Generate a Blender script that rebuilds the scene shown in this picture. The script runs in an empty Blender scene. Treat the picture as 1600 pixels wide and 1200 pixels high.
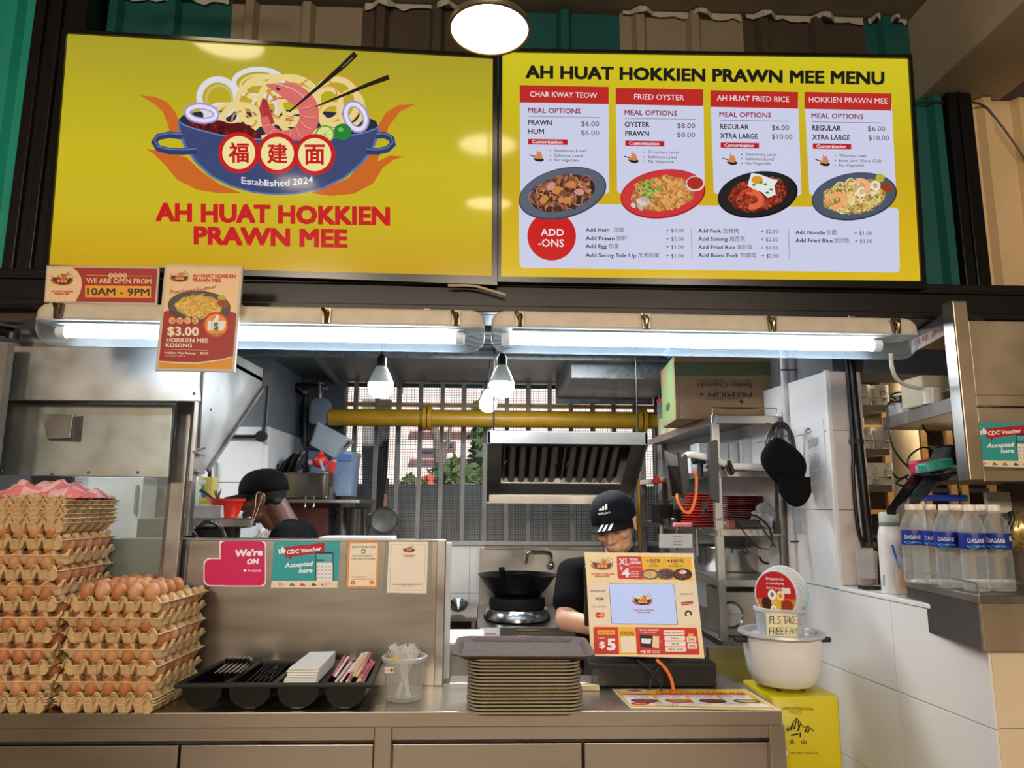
import bpy, bmesh, math, random
from mathutils import Vector, Matrix, Euler
R = math.radians
rnd = random.Random(7)
C = bpy.context.scene.collection
V = Vector

# ------------------------------------------------------------------ camera
F = 1110.0                                     # focal length in px of the 1600x1200 frame
CAM = V((0, 0, 1.52))
CM = Matrix.Rotation(R(-2.0), 3, 'Z') @ Matrix.Rotation(R(90 + 9.47), 3, 'X') @ Matrix.Rotation(R(.35), 3, 'Z')
cd = bpy.data.cameras.new('camera'); co = bpy.data.objects.new('camera', cd); C.objects.link(co)
co.matrix_world = Matrix.Translation(CAM) @ CM.to_4x4()
cd.sensor_width = 36; cd.lens = 36 * F / 1600; cd.clip_start = .02; cd.clip_end = 200
bpy.context.scene.camera = co

# ------------------------------------------------------------------ world, daylight, hall lamps, exposure
sc = bpy.context.scene
w = bpy.data.worlds.new('world'); sc.world = w; w.use_nodes = True
nt = w.node_tree; bg = nt.nodes['Background']
sky = nt.nodes.new('ShaderNodeTexSky'); sky.sky_type = 'HOSEK_WILKIE'; sky.turbidity = 5
sky.sun_direction = V((.3, .5, .8)).normalized()
nt.links.new(sky.outputs[0], bg.inputs[0]); bg.inputs[1].default_value = 3.0
sun = bpy.data.lights.new('sun', 'SUN'); sun.energy = 7; sun.angle = R(3); sun.color = (1, .95, .87)
so = bpy.data.objects.new('sun', sun); C.objects.link(so); so.rotation_euler = Euler((R(48), 0, R(20)))

def area(name, loc, size, power, col, rot=(0, 0, 0)):
    l = bpy.data.lights.new(name, 'AREA'); l.energy = power; l.color = col; l.shape = 'RECTANGLE'
    l.size, l.size_y = size
    o = bpy.data.objects.new(name, l); C.objects.link(o); o.location = loc; o.rotation_euler = Euler(rot)
    return o
area('hall_lamp', (-2.2, -4.9, 3.0), (.8, .8), 150, (1, .83, .64), (R(50), 0, 0))
area('hall_lamp', (2.2, -4.9, 3.0), (.8, .8), 150, (1, .83, .64), (R(50), 0, 0))
area('hall_lamp', (0, -4.9, 3.0), (1.2, .6), 110, (1, .84, .66), (R(50), 0, 0))
area('stall_lamp', (2.2, 3.2, 2.27), (.5, .5), 30, (1, .78, .52))
area('stall_lamp', (-2.0, 3.2, 2.27), (.4, .4), 22, (.93, .97, 1))
area('kitchen_fill', (.2, 3.3, 2.27), (.9, .3), 30, (.93, .97, 1))  # added overhead fill without a fixture, brightens the kitchen
vs = sc.view_settings
sc.display_settings.display_device = 'sRGB'
vs.view_transform = 'Standard'; vs.look = 'None'; vs.exposure = 0.0; vs.gamma = 1; vs.use_curve_mapping = False

# ------------------------------------------------------------------ photo pixel -> point in the room
def ray(x, y):
    return (CM @ V(((x - 800) / F, -(y - 600) / F, -1))).normalized()
def P(x, y, Y):                                # where the line of sight meets the upright plane at depth Y
    d = ray(x, y); return CAM + d * (Y / d.y)
def PZ(x, y, Z):                               # ... the level plane at height Z
    d = ray(x, y); return CAM + d * ((Z - CAM.z) / d.z)
def PP(x, y, o, n):                            # ... any plane
    d = ray(x, y); return CAM + d * ((V(o) - CAM).dot(n) / d.dot(n))

# ------------------------------------------------------------------ materials
def lin(c):
    c = c / 255; return c / 12.92 if c <= .04045 else ((c + .055) / 1.055) ** 2.4
def L3(c): return (lin(c[0]), lin(c[1]), lin(c[2]))
MC = {}
def mat(name, col, rough=.5, metal=0, nz=.08, scale=20, bump=0, spec=.5, stretch=(1, 1, 1), emit=0, rv=0, trans=0, coat=0, dirt=None, sheen=0):
    if name in MC: return MC[name]
    m = bpy.data.materials.new(name); m.use_nodes = True; MC[name] = m
    n = m.node_tree.nodes; l = m.node_tree.links; b = n['Principled BSDF']
    c = L3(col)
    tc = n.new('ShaderNodeTexCoord'); mp = n.new('ShaderNodeMapping'); mp.inputs['Scale'].default_value = stretch
    l.new(tc.outputs['Object'], mp.inputs[0])
    tx = n.new('ShaderNodeTexNoise'); tx.inputs['Scale'].default_value = scale; tx.inputs['Detail'].default_value = 5
    l.new(mp.outputs[0], tx.inputs['Vector'])
    rp = n.new('ShaderNodeValToRGB'); e = rp.color_ramp.elements
    e[0].position = .3; e[1].position = .7
    e[0].color = (*[max(0, k * (1 - nz)) for k in c], 1); e[1].color = (*[min(1, k * (1 + nz)) for k in c], 1)
    l.new(tx.outputs['Fac'], rp.inputs[0])
    out = rp.outputs[0]
    if dirt:                                   # (colour, scale, threshold): blotches of wear
        t2 = n.new('ShaderNodeTexNoise'); t2.inputs['Scale'].default_value = dirt[1]; t2.inputs['Detail'].default_value = 8
        l.new(tc.outputs['Object'], t2.inputs['Vector'])
        r2 = n.new('ShaderNodeValToRGB'); r2.color_ramp.elements[0].position = dirt[2]; r2.color_ramp.elements[1].position = min(1, dirt[2] + .28)
        l.new(t2.outputs['Fac'], r2.inputs[0])
        mx = n.new('ShaderNodeMixRGB'); mx.inputs['Color2'].default_value = (*L3(dirt[0]), 1)
        l.new(r2.outputs[0], mx.inputs[0]); l.new(out, mx.inputs['Color1']); out = mx.outputs[0]
    l.new(out, b.inputs['Base Color'])
    b.inputs['Roughness'].default_value = rough; b.inputs['Metallic'].default_value = metal
    b.inputs['Specular IOR Level'].default_value = spec
    b.inputs['Transmission Weight'].default_value = trans
    if coat: b.inputs['Coat Weight'].default_value = coat; b.inputs['Coat Roughness'].default_value = .08
    if sheen: b.inputs['Sheen Weight'].default_value = sheen
    if rv:
        mr = n.new('ShaderNodeMapRange'); mr.inputs['To Min'].default_value = max(.02, rough - rv); mr.inputs['To Max'].default_value = rough + rv
        mr.inputs['From Min'].default_value = .3; mr.inputs['From Max'].default_value = .7
        l.new(tx.outputs['Fac'], mr.inputs['Value']); l.new(mr.outputs[0], b.inputs['Roughness'])
    if bump:
        bp = n.new('ShaderNodeBump'); bp.inputs['Strength'].default_value = bump; bp.inputs['Distance'].default_value = .01
        l.new(tx.outputs['Fac'], bp.inputs['Height']); l.new(bp.outputs[0], b.inputs['Normal'])
    if emit:
        b.inputs['Emission Color'].default_value = (*c, 1); b.inputs['Emission Strength'].default_value = emit
    return m

def clear(name, col, alpha, rough=.08, tint=1.0):      # thin clear plastic or glass: see-through plus gloss
    if name in MC: return MC[name]
    m = bpy.data.materials.new(name); m.use_nodes = True; MC[name] = m
    n = m.node_tree.nodes; l = m.node_tree.links; n.remove(n['Principled BSDF'])
    t = n.new('ShaderNodeBsdfTransparent'); t.inputs[0].default_value = (*[1 - (1 - k) * tint * .5 for k in L3(col)], 1)
    p = n.new('ShaderNodeBsdfPrincipled'); p.inputs['Base Color'].default_value = (*L3(col), 1); p.inputs['Roughness'].default_value = rough
    lw = n.new('ShaderNodeLayerWeight'); lw.inputs[0].default_value = .5
    pw = n.new('ShaderNodeMath'); pw.operation = 'POWER'; pw.inputs[1].default_value = 4; l.new(lw.outputs['Facing'], pw.inputs[0])
    fr = n.new('ShaderNodeMath'); fr.operation = 'MULTIPLY_ADD'; fr.inputs[1].default_value = .6; fr.inputs[2].default_value = .035; l.new(pw.outputs[0], fr.inputs[0])
    ns = n.new('ShaderNodeTexNoise'); ns.inputs['Scale'].default_value = 9; ns.inputs['Detail'].default_value = 6
    tc = n.new('ShaderNodeTexCoord'); l.new(tc.outputs['Object'], ns.inputs['Vector'])
    a = n.new('ShaderNodeMath'); a.operation = 'MULTIPLY_ADD'; a.inputs[1].default_value = alpha * .8; a.inputs[2].default_value = alpha * .6
    l.new(ns.outputs['Fac'], a.inputs[0])
    ad = n.new('ShaderNodeMath'); ad.operation = 'ADD'; ad.use_clamp = True
    l.new(a.outputs[0], ad.inputs[0]); l.new(fr.outputs[0], ad.inputs[1])
    mx = n.new('ShaderNodeMixShader'); l.new(ad.outputs[0], mx.inputs[0]); l.new(t.outputs[0], mx.inputs[1]); l.new(p.outputs[0], mx.inputs[2])
    l.new(mx.outputs[0], n['Material Output'].inputs[0]); return m

def ink(col, glow=False):                              # print colour; glow = a backlit display's colour
    k = ('lit_%02x%02x%02x' if glow else 'ink_%02x%02x%02x') % tuple(int(c) for c in col)
    if k in MC: return MC[k]
    if not glow: return mat(k, col, rough=.42, nz=.03, scale=40, spec=.35)
    m = bpy.data.materials.new(k); m.use_nodes = True; MC[k] = m
    b = m.node_tree.nodes['Principled BSDF']; b.inputs['Base Color'].default_value = (.004, .004, .004, 1)
    b.inputs['Roughness'].default_value = .09; b.inputs['Emission Color'].default_value = (*L3(col), 1); b.inputs['Emission Strength'].default_value = .93
    b.inputs['Specular IOR Level'].default_value = .45
    return m
def lamp(name, col, e):
    if name in MC: return MC[name]
    m = bpy.data.materials.new(name); m.use_nodes = True; MC[name] = m
    b = m.node_tree.nodes['Principled BSDF']; b.inputs['Emission Color'].default_value = (*L3(col), 1); b.inputs['Emission Strength'].default_value = e
    b.inputs['Base Color'].default_value = (.8, .8, .8, 1)
    return m

steel = mat('brushed_steel', (160, 155, 148), .33, 1, .035, 3, .0, stretch=(.6, 1, 5), rv=.05)
steelw = mat('worn_steel', (158, 155, 150), .40, 1, .16, 5, .05, rv=.12, dirt=((120, 112, 100), 7, .62))
steelc = mat('counter_steel', (190, 182, 170), .30, 1, .03, 3, .0, stretch=(.5, 3, 3), rv=.05)
steeld = mat('dark_steel', (92, 90, 88), .42, .9, .15, 12, .04, rv=.1)
steelp = mat('polished_steel', (190, 189, 187), .2, 1, .06, 8)
galv = mat('galvanised_sheet', (112, 116, 118), .5, .6, .35, 40, .12, rv=.12)
hoodm = mat('grease_filmed_steel', (186, 187, 184), .40, .85, .16, 6, .04, rv=.12, dirt=((166, 164, 152), 14, .62))
blackp = mat('black_plastic', (14, 13, 14), .42, 0, .1, 30)
blackg = mat('black_gloss', (14, 14, 16), .22, 0, .1, 30)
blackm = mat('black_painted_steel', (20, 17, 18), .34, .2, .2, 14, .03)
whitep = mat('white_plastic', (226, 224, 220), .4, 0, .03, 20)
greyp = mat('grey_plastic', (128, 128, 128), .5, 0, .06, 20)
chrome = mat('chrome', (215, 215, 215), .09, 1, .03, 20)
card = mat('pulp_board', (212, 180, 134), .95, 0, .14, 60, .35)
cardb = mat('brown_cardboard', (146, 116, 84), .85, 0, .08, 30, .05)
egg = mat('brown_eggshell', (190, 122, 78), .45, 0, .10, 9, spec=.4)
egg2 = mat('pale_brown_eggshell', (206, 148, 104), .45, 0, .10, 9, spec=.4)
tilew = mat('white_glazed_tile', (232, 230, 228), .14, 0, .02, 3, .01)
tilec = mat('cream_glazed_tile', (226, 208, 180), .2, 0, .04, 3, .01)
grout = mat('grey_grout', (150, 146, 140), .9, 0, .1, 40)
conc = mat('painted_concrete', (150, 143, 128), .8, 0, .12, 5, .1, dirt=((128, 120, 104), 2.5, .6))
concl = mat('light_painted_concrete', (176, 164, 144), .8, 0, .08, 5, .1)
teal = mat('teal_corrugated_steel', (24, 86, 84), .34, 0, .12, 5, .02, coat=.3)
greige = mat('greige_corrugated_steel', (138, 126, 106), .36, 0, .08, 5, .02, coat=.3)
brownc = mat('brown_corrugated_steel', (70, 60, 52), .36, 0, .1, 5, .02, coat=.3)
beigec = mat('beige_corrugated_steel', (206, 178, 136), .34, 0, .05, 5, .02, coat=.3)
yelpipe = mat('yellow_gas_pipe', (180, 134, 22), .4, 0, .14, 12, .05, dirt=((110, 84, 24), 14, .64))
orange = mat('orange_cable_sheath', (232, 118, 36), .4)
redp = mat('red_plastic', (214, 48, 28), .35, 0, .06)
cloth = mat('black_cotton', (13, 13, 15), .95, 0, .25, 14, .12, spec=.15)
capm = mat('black_cap_twill', (9, 9, 11), .9, 0, .3, 40, .1, spec=.15)
capn = mat('navy_cap_twill', (12, 15, 21), .85, 0, .3, 40, .1, spec=.2)
skin1 = mat('dark_brown_skin', (96, 62, 46), .5, 0, .1, 14, .05)
skin2 = mat('light_tan_skin', (218, 166, 134), .48, 0, .08, 14, .04)
hairm = mat('black_hair', (14, 12, 12), .5, 0, .4, 60, .4, stretch=(4, 4, 1))
clr = clear('clear_plastic', (235, 238, 238), .09)
glassm = clear('clear_glass', (210, 225, 220), .07, .03)
dusty = clear('grease_filmed_glass', (176, 186, 176), .24, .25, .5)
frost = clear('frosted_plastic', (215, 222, 228), .45, .35)
frostb = clear('bluish_storage_plastic', (165, 185, 215), .55, .3)
water = clear('bottled_water', (238, 242, 244), .10, .04)
lensm = clear('ribbed_lamp_cover', (228, 238, 243), .05, .12)

# ------------------------------------------------------------------ mesh builder (world coordinates)
WM = {}
class G:
    def __init__(s): s.v = []; s.f = []; s.mi = []; s.sm = []
    def add(s, vs, fs, mi=0, sm=False):
        k = len(s.v); s.v += [V(a) for a in vs]
        for f in fs: s.f.append([k + i for i in f]); s.mi.append(mi); s.sm.append(sm)
        return s
    def box(s, a, b, mi=0):
        x0, y0, z0 = a; x1, y1, z1 = b
        if x0 > x1: x0, x1 = x1, x0
        if y0 > y1: y0, y1 = y1, y0
        if z0 > z1: z0, z1 = z1, z0
        return s.add([(x0, y0, z0), (x1, y0, z0), (x1, y1, z0), (x0, y1, z0), (x0, y0, z1), (x1, y0, z1), (x1, y1, z1), (x0, y1, z1)],
                     [(0, 3, 2, 1), (4, 5, 6, 7), (0, 1, 5, 4), (1, 2, 6, 5), (2, 3, 7, 6), (3, 0, 4, 7)], mi)
    def rbox(s, c, size, M=None, mi=0):
        g = G(); h = V(size) / 2; g.box(-h, h); M = M or Matrix.Identity(3)
        return s.add([M @ v + V(c) for v in g.v], g.f, mi)
    def bar(s, a, b, w, h=None, mi=0, up=(0, 0, 1)):       # square bar between two points
        a = V(a); b = V(b); d = (b - a); L = d.length; d.normalize(); u = V(up)
        if abs(d.dot(u)) > .98: u = V((0, 1, 0))
        x = d.cross(u).normalized(); z = x.cross(d); M = Matrix((x, d, z)).transposed()
        return s.rbox((a + b) / 2, (w, L, h or w), M, mi)
    def prism(s, pts, d, mi=0):
        n = len(pts); p = [V(a) for a in pts]; d = V(d)
        fs = [tuple(range(n)), tuple(range(2 * n - 1, n - 1, -1))] + [(i, i + n, (i + 1) % n + n, (i + 1) % n) for i in range(n)]
        return s.add(p + [a + d for a in p], fs, mi)
    def poly(s, pts, mi=0): return s.add(pts, [tuple(range(len(pts)))], mi)
    def tube(s, pts, r, n=8, mi=0, cap=True, closed=False):
        pts = [V(p) for p in pts]; N = len(pts); rs = r if isinstance(r, (list, tuple)) else [r] * N
        vs = []; prev = None
        for i, p in enumerate(pts):
            a = pts[(i - 1) % N] if (closed or i) else p; b = pts[(i + 1) % N] if (closed or i < N - 1) else p
            t = (b - a).normalized()
            if prev is None:
                u = V((0, 0, 1)) if abs(t.z) < .9 else V((1, 0, 0)); x = t.cross(u).normalized()
            else:
                x = (prev - t * prev.dot(t)).normalized()
            prev = x; y = t.cross(x)
            for k in range(n): a2 = 2 * math.pi * k / n; vs.append(p + (x * math.cos(a2) + y * math.sin(a2)) * rs[i])
        fs = []
        for i in range(N if closed else N - 1):
            j = (i + 1) % N
            for k in range(n): fs.append((i * n + k, i * n + (k + 1) % n, j * n + (k + 1) % n, j * n + k))
        if cap and not closed: fs += [tuple(range(n - 1, -1, -1)), tuple(range((N - 1) * n, N * n))]
        return s.add(vs, fs, mi, True)
    def cyl(s, a, b, r, n=16, mi=0): return s.tube([a, b], r, n, mi)
    def lathe(s, prof, c, n=24, mi=0, M=None, sx=1, sy=1):
        vs = []; fs = []; c = V(c); k = len(prof)
        for j in range(n):
            a = 2 * math.pi * j / n
            for (r, z) in prof:
                p = V((r * math.cos(a) * sx, r * math.sin(a) * sy, z)); vs.append((M @ p if M else p) + c)
        for j in range(n):
            for i in range(k - 1): fs.append((j * k + i, ((j + 1) % n) * k + i, ((j + 1) % n) * k + i + 1, j * k + i + 1))
        return s.add(vs, fs, mi, True)
    def sph(s, c, r, n=12, mi=0, M=None):
        r = (r, r, r) if isinstance(r, (int, float)) else r
        m = n // 2; prof = [(math.sin(math.pi * i / m), -math.cos(math.pi * i / m)) for i in range(m + 1)]
        prof[0] = (.001, -1); prof[-1] = (.001, 1)
        g = G(); g.lathe(prof, (0, 0, 0), n)
        M = M or Matrix.Identity(3)
        return s.add([M @ V((v.x * r[0], v.y * r[1], v.z * r[2])) + V(c) for v in g.v], g.f, mi, True)
    def sheet(s, f, nu, nv, mi=0, sm=True):                # f(u, v) in 0..1
        vs = [f(i / nu, j / nv) for j in range(nv + 1) for i in range(nu + 1)]; w_ = nu + 1
        return s.add(vs, [(j * w_ + i, j * w_ + i + 1, (j + 1) * w_ + i + 1, (j + 1) * w_ + i) for j in range(nv) for i in range(nu)], mi, sm)
    def rloft(s, c, lv, n=4, mi=0, M=None, cap0=True, cap1=False, sm=True):   # stack of rounded rectangles (halfx, halfy, r, z)
        c = V(c); vs = []; k = 4 * (n + 1)
        for hx, hy, r, z in lv:
            r = min(r, hx, hy)
            for cx, cy, a in ((hx - r, hy - r, 0), (-hx + r, hy - r, 90), (-hx + r, -hy + r, 180), (hx - r, -hy + r, 270)):
                for i in range(n + 1):
                    t = R(a + 90 * i / n); p = V((cx + r * math.cos(t), cy + r * math.sin(t), z)); vs.append((M @ p if M else p) + c)
        L = len(lv); fs = [(j * k + i, j * k + (i + 1) % k, (j + 1) * k + (i + 1) % k, (j + 1) * k + i) for j in range(L - 1) for i in range(k)]
        if cap0: fs.append(tuple(range(k - 1, -1, -1)))
        if cap1: fs.append(tuple(range((L - 1) * k, L * k)))
        return s.add(vs, fs, mi, sm)
    def build(s, name, mats, parent=None, bevel=0, label=None, kind=None, solid=0, weld=False, seg=2):
        if not isinstance(mats, (list, tuple)): mats = [mats]
        me = bpy.data.meshes.new(name)
        if parent is not None: T = WM[parent].inverted(); base = WM[parent]
        else:
            xs = [v.x for v in s.v]; ys = [v.y for v in s.v]; zs = [v.z for v in s.v]
            c = V(((min(xs) + max(xs)) / 2, (min(ys) + max(ys)) / 2, min(zs))); T = Matrix.Translation(-c); base = Matrix.Translation(c)
        me.from_pydata([T @ v for v in s.v], [], s.f)
        for m in mats: me.materials.append(m)
        me.polygons.foreach_set('material_index', s.mi); me.polygons.foreach_set('use_smooth', s.sm); me.update()
        if weld:
            bm = bmesh.new(); bm.from_mesh(me); bmesh.ops.remove_doubles(bm, verts=bm.verts, dist=1e-5); bm.to_mesh(me); bm.free()
        me.validate()
        if any(s.sm): me.set_sharp_from_angle(angle=R(42))
        o = bpy.data.objects.new(name, me); C.objects.link(o)
        if parent is not None: o.parent = parent; WM[o] = base
        else: o.matrix_world = base; WM[o] = base
        if bevel:
            b = o.modifiers.new('bevel', 'BEVEL'); b.width = bevel; b.segments = seg; b.limit_method = 'ANGLE'; b.angle_limit = R(40); b.harden_normals = False
        if solid:
            b = o.modifiers.new('solid', 'SOLIDIFY'); b.thickness = solid
        if label: o['label'] = label
        if kind: o['kind'] = kind
        return o
def thing(name, label, cat, loc=(0, 0, 0), group=None, kind=None):
    o = bpy.data.objects.new(name, None); C.objects.link(o); o.location = loc; o.empty_display_size = .05
    WM[o] = Matrix.Translation(V(loc)); tag(o, label, cat, group, kind); return o
def tag(o, label=None, cat=None, group=None, kind=None):
    if label: o['label'] = label
    if cat: o['category'] = cat
    if group: o['group'] = group
    if kind: o['kind'] = kind
    return o
def struct(o, label=None, cat=None): return tag(o, label, cat, None, 'structure')
def dup(o, loc=None, rz=None, label=None, parent=None, d=None):
    c = o.copy(); C.objects.link(c)
    if parent is not None: c.parent = parent
    if loc is not None: c.location = loc
    if d is not None: c.location = V(o.location) + V(d)
    if rz is not None: c.rotation_euler = (0, 0, rz)
    if label: c['label'] = label
    for ch in list(o.children): dup(ch, parent=c)
    return c
def arc(c, r, a0, a1, n, ax=V((1, 0, 0)), ay=V((0, 0, 1))):
    return [V(c) + ax * r * math.cos(R(a0 + (a1 - a0) * i / n)) + ay * r * math.sin(R(a0 + (a1 - a0) * i / n)) for i in range(n + 1)]
def smooth_pts(pts, n=6):                              # Catmull-Rom through points
    p = [V(a) for a in pts]; p = [p[0] * 2 - p[1]] + p + [p[-1] * 2 - p[-2]]; out = []
    for i in range(1, len(p) - 2):
        for k in range(n):
            t = k / n; a, b, c, d = p[i - 1:i + 3]
            out.append(.5 * ((2 * b) + (c - a) * t + (2 * a - 5 * b + 4 * c - d) * t * t + (3 * b - a - 3 * c + d) * t ** 3))
    return out + [p[-2]]

# ------------------------------------------------------------------ flat print: shapes and lettering on a plane
TM = {}
def glyphs(s, bold):
    k = (s, bold)
    if k not in TM:
        c = bpy.data.curves.new('t', 'FONT'); c.body = s; c.resolution_u = 2; c.offset = bold; c.space_character = 1 + bold
        o = bpy.data.objects.new('t', c); m = bpy.data.meshes.new_from_object(o)
        TM[k] = ([(v.co.x, v.co.y) for v in m.vertices], [tuple(p.vertices) for p in m.polygons])
        bpy.data.objects.remove(o); bpy.data.meshes.remove(m); bpy.data.curves.remove(c)
    return TM[k]
class Print:
    def __init__(s, o, n, glow=False, eps=.0004, k=0.0, base=.0006):
        s.o = V(o); s.n = V(n).normalized(); s.glow = glow; s.eps = eps; s.k = k; s.g = G(); s.mats = []; s.base = base
        if s.n.dot(CAM - s.o) < 0: s.n = -s.n
        s.xf = lambda x, y: (x, y)
    def at(s, x, y, l=0):
        x, y = s.xf(x, y); return PP(x, y, s.o + s.n * (s.base + s.eps * l), s.n)
    def m(s, col):
        k = ink(col, s.glow)
        if k not in s.mats: s.mats.append(k)
        return s.mats.index(k)
    def poly(s, pts, col, l=1):
        vs = [s.at(x, y, l) for x, y in pts]; n = len(vs)
        a = sum((pts[i][0] * pts[(i + 1) % n][1] - pts[(i + 1) % n][0] * pts[i][1]) for i in range(n))
        if a > 0: vs.reverse()
        s.g.add(vs, [tuple(range(n))], s.m(col))
    def rect(s, x0, y0, x1, y1, col, l=1, k=None, r=0, ky=0):
        k = s.k if k is None else k
        if not r: pts = [(x0, y0), (x1, y0), (x1, y1), (x0, y1)]
        else:
            pts = []
            for (cx, cy, a) in ((x1 - r, y0 + r, -90), (x1 - r, y1 - r, 0), (x0 + r, y1 - r, 90), (x0 + r, y0 + r, 180)):
                pts += [(cx + r * math.cos(R(a + t)), cy + r * math.sin(R(a + t))) for t in (0, 22, 45, 68, 90)]
        s.poly([(x + ky * (y - y0), y + k * (x - x0)) for x, y in pts], col, l)
    def ell(s, cx, cy, rx, ry, col, l=1, rot=0, n=28):
        c_, s_ = math.cos(R(rot)), math.sin(R(rot))
        s.poly([(cx + rx * math.cos(t) * c_ - ry * math.sin(t) * s_, cy + rx * math.cos(t) * s_ + ry * math.sin(t) * c_) for t in [2 * math.pi * i / n for i in range(n)]], col, l)
    def line(s, pts, w, col, l=1, closed=False):
        N = len(pts); ws = w if isinstance(w, (list, tuple)) else [w] * N; a = []; b = []
        for i in range(N):
            p = pts[(i - 1) % N] if (closed or i) else pts[i]; q = pts[(i + 1) % N] if (closed or i < N - 1) else pts[i]
            dx, dy = q[0] - p[0], q[1] - p[1]; d = math.hypot(dx, dy) or 1; nx, ny = -dy / d * ws[i] / 2, dx / d * ws[i] / 2
            a.append(s.at(pts[i][0] + nx, pts[i][1] + ny, l)); b.append(s.at(pts[i][0] - nx, pts[i][1] - ny, l))
        s.g.add(a + b, [(i, (i + 1) % N, (i + 1) % N + N, i + N) for i in range(N if closed else N - 1)], s.m(col))
    def ring(s, cx, cy, rx, ry, w, col, l=1, rot=0, a0=0, a1=360, n=26):
        c_, s_ = math.cos(R(rot)), math.sin(R(rot)); pts = []
        for i in range(n + (a1 - a0 < 360)):
            t = R(a0 + (a1 - a0) * i / n); pts.append((cx + rx * math.cos(t) * c_ - ry * math.sin(t) * s_, cy + rx * math.cos(t) * s_ + ry * math.sin(t) * c_))
        s.line(pts, w, col, l, closed=(a1 - a0 >= 360))
    def T(s, txt, x0, x1, yb, h, col, l=8, bold=0.0, k=None, it=0, box=False, up=False, shadow=None):
        k = s.k if k is None else k
        if bold > .011:                                # heavy lettering: the same outline struck four times
            o0 = 0 if 'M' in txt else .008
            b = (bold - o0) * h / .72
            for i, (dx, dy) in enumerate(((-b, -b), (b, -b), (-b, b), (b, b))):
                s.T(txt, x0 + b + dx, x1 - b + dx, yb + dy * .8, h, col, l + .25 * i, o0, k, it, box, up)
            return
        if 'M' in txt: bold = 0
        vs, fs = glyphs(txt, bold)
        if not vs: return
        ax, bx = min(v[0] for v in vs), max(v[0] for v in vs); ay, by = (min(v[1] for v in vs), max(v[1] for v in vs)) if box else (0, .72)
        sx = (x1 - x0) / (bx - ax or 1); sy = h / (by - ay); out = []
        for gx, gy in vs:
            dx = (gx - ax) * sx + it * (gy - ay) * sy; dy = -(gy - ay) * sy + k * (gx - ax) * sx
            if up: out.append(s.at(x1 - dx, yb - h - dy, l))
            else: out.append(s.at(x0 + dx, yb + dy, l))
        if not up or True:
            f0 = fs[0]; a, b, c = [out[i] for i in f0[:3]]
            if (b - a).cross(c - a).dot(s.n) < 0: fs = [tuple(reversed(f)) for f in fs]
        s.g.add(out, fs, s.m(col))
    def build(s, name, parent, label=None): return s.g.build(name, s.mats, parent, label=label)
# ================================================================== THE SETTING
g = G(); g.box((-6, -6, -.05), (6, 4.75, 0)); fl = struct(g.build('floor', mat('quarry_floor_tile', (120, 104, 88), .45, 0, .12, 6)))
g = G(); g.box((-6, -6, 3.293), (6, 2.45, 3.4)); struct(g.build('ceiling', conc))
g = G(); g.box((1.54, -6, 2.965), (1.84, 2.36, 3.29)); struct(g.build('trim_1', concl, bevel=.006))        # concrete beam running to the facade
g = G(); g.box((-6, -6.1, 0), (6, -6, 3.3)); struct(g.build('wall_back', mat('cream_wall_paint', (172, 160, 142), .8)))
g = G(); g.box((-6.1, -6, 0), (-6, 4.75, 3.3)); struct(g.build('wall_left', mat('cream_wall_paint', (196, 176, 146))))
g = G(); g.box((6, -6, 0), (6.1, 4.75, 3.3)); struct(g.build('wall_right', mat('cream_wall_paint', (196, 176, 146))))
g = G(); g.box((-6, 2.38, 2.3), (6, 2.45, 3.293)); wf = struct(g.build('wall_front', mat('dull_board', (60, 58, 54), .8)))
g = G(); g.box((1.75, 2.335, 0), (6, 2.38, 3.293)); g.box((-6, 2.3, 0), (-1.75, 2.38, 3.293)); struct(g.build('wall_front', mat('brown_wall_paint', (84, 72, 62), .8)))

# corrugated facade strips above and beside the screens
def corrugated(x0, x1, y, z0, z1, m, label, off=.07, pitch=.2, lean=0):
    prof = []; x = x0; prof.append((x0, 0)); c = x0 + off
    while c < x1 - .01:
        for dx, dy in ((-.028, 0), (-.014, -.026), (.014, -.026), (.028, 0)):
            if x0 < c + dx < x1: prof.append((c + dx, dy))
        c += pitch
    prof.append((x1, 0)); n = len(prof); vs = []
    for z in (z0, z1):
        for px_, dy in prof: vs.append((px_, y + dy, z))
    for z in (z0, z1):
        for px_, dy in prof: vs.append((px_, y + dy + .004, z))
    g = G(); g.add(vs, [(i, i + 1, i + 1 + n, i + n) for i in range(n - 1)] + [(2 * n + i + 1, 2 * n + i, 3 * n + i, 3 * n + i + 1) for i in range(n - 1)] +
                   [(n + i, n + i + 1, 3 * n + i + 1, 3 * n + i) for i in range(n - 1)])
    o = struct(g.build('trim_2', m), label)
    c = x0 + off + pitch / 2
    while c < x1 - .03:
        if z1 > 3.1: G().sph((c, y - .001, 3.085), (.006, .004, .006), 8).build('rivet', blackm, o)
        c += pitch / 2
    return o
xs = [P(px, 30, 2.32).x for px in (150, 362, 566, 765, 968, 1160, 1350, 1418)]
ms = [teal, greige, brownc, teal, greige, brownc, teal]
nm = ['teal', 'greige', 'dark brown', 'teal', 'greige', 'dark brown', 'teal']
wh = ['above left part of the logo screen', 'above the middle of the logo screen', 'above right end of the logo screen', 'above left end of the menu screen', 'above second quarter of the menu screen', 'above third quarter of the menu screen', 'above right corner of the menu screen']
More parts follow.
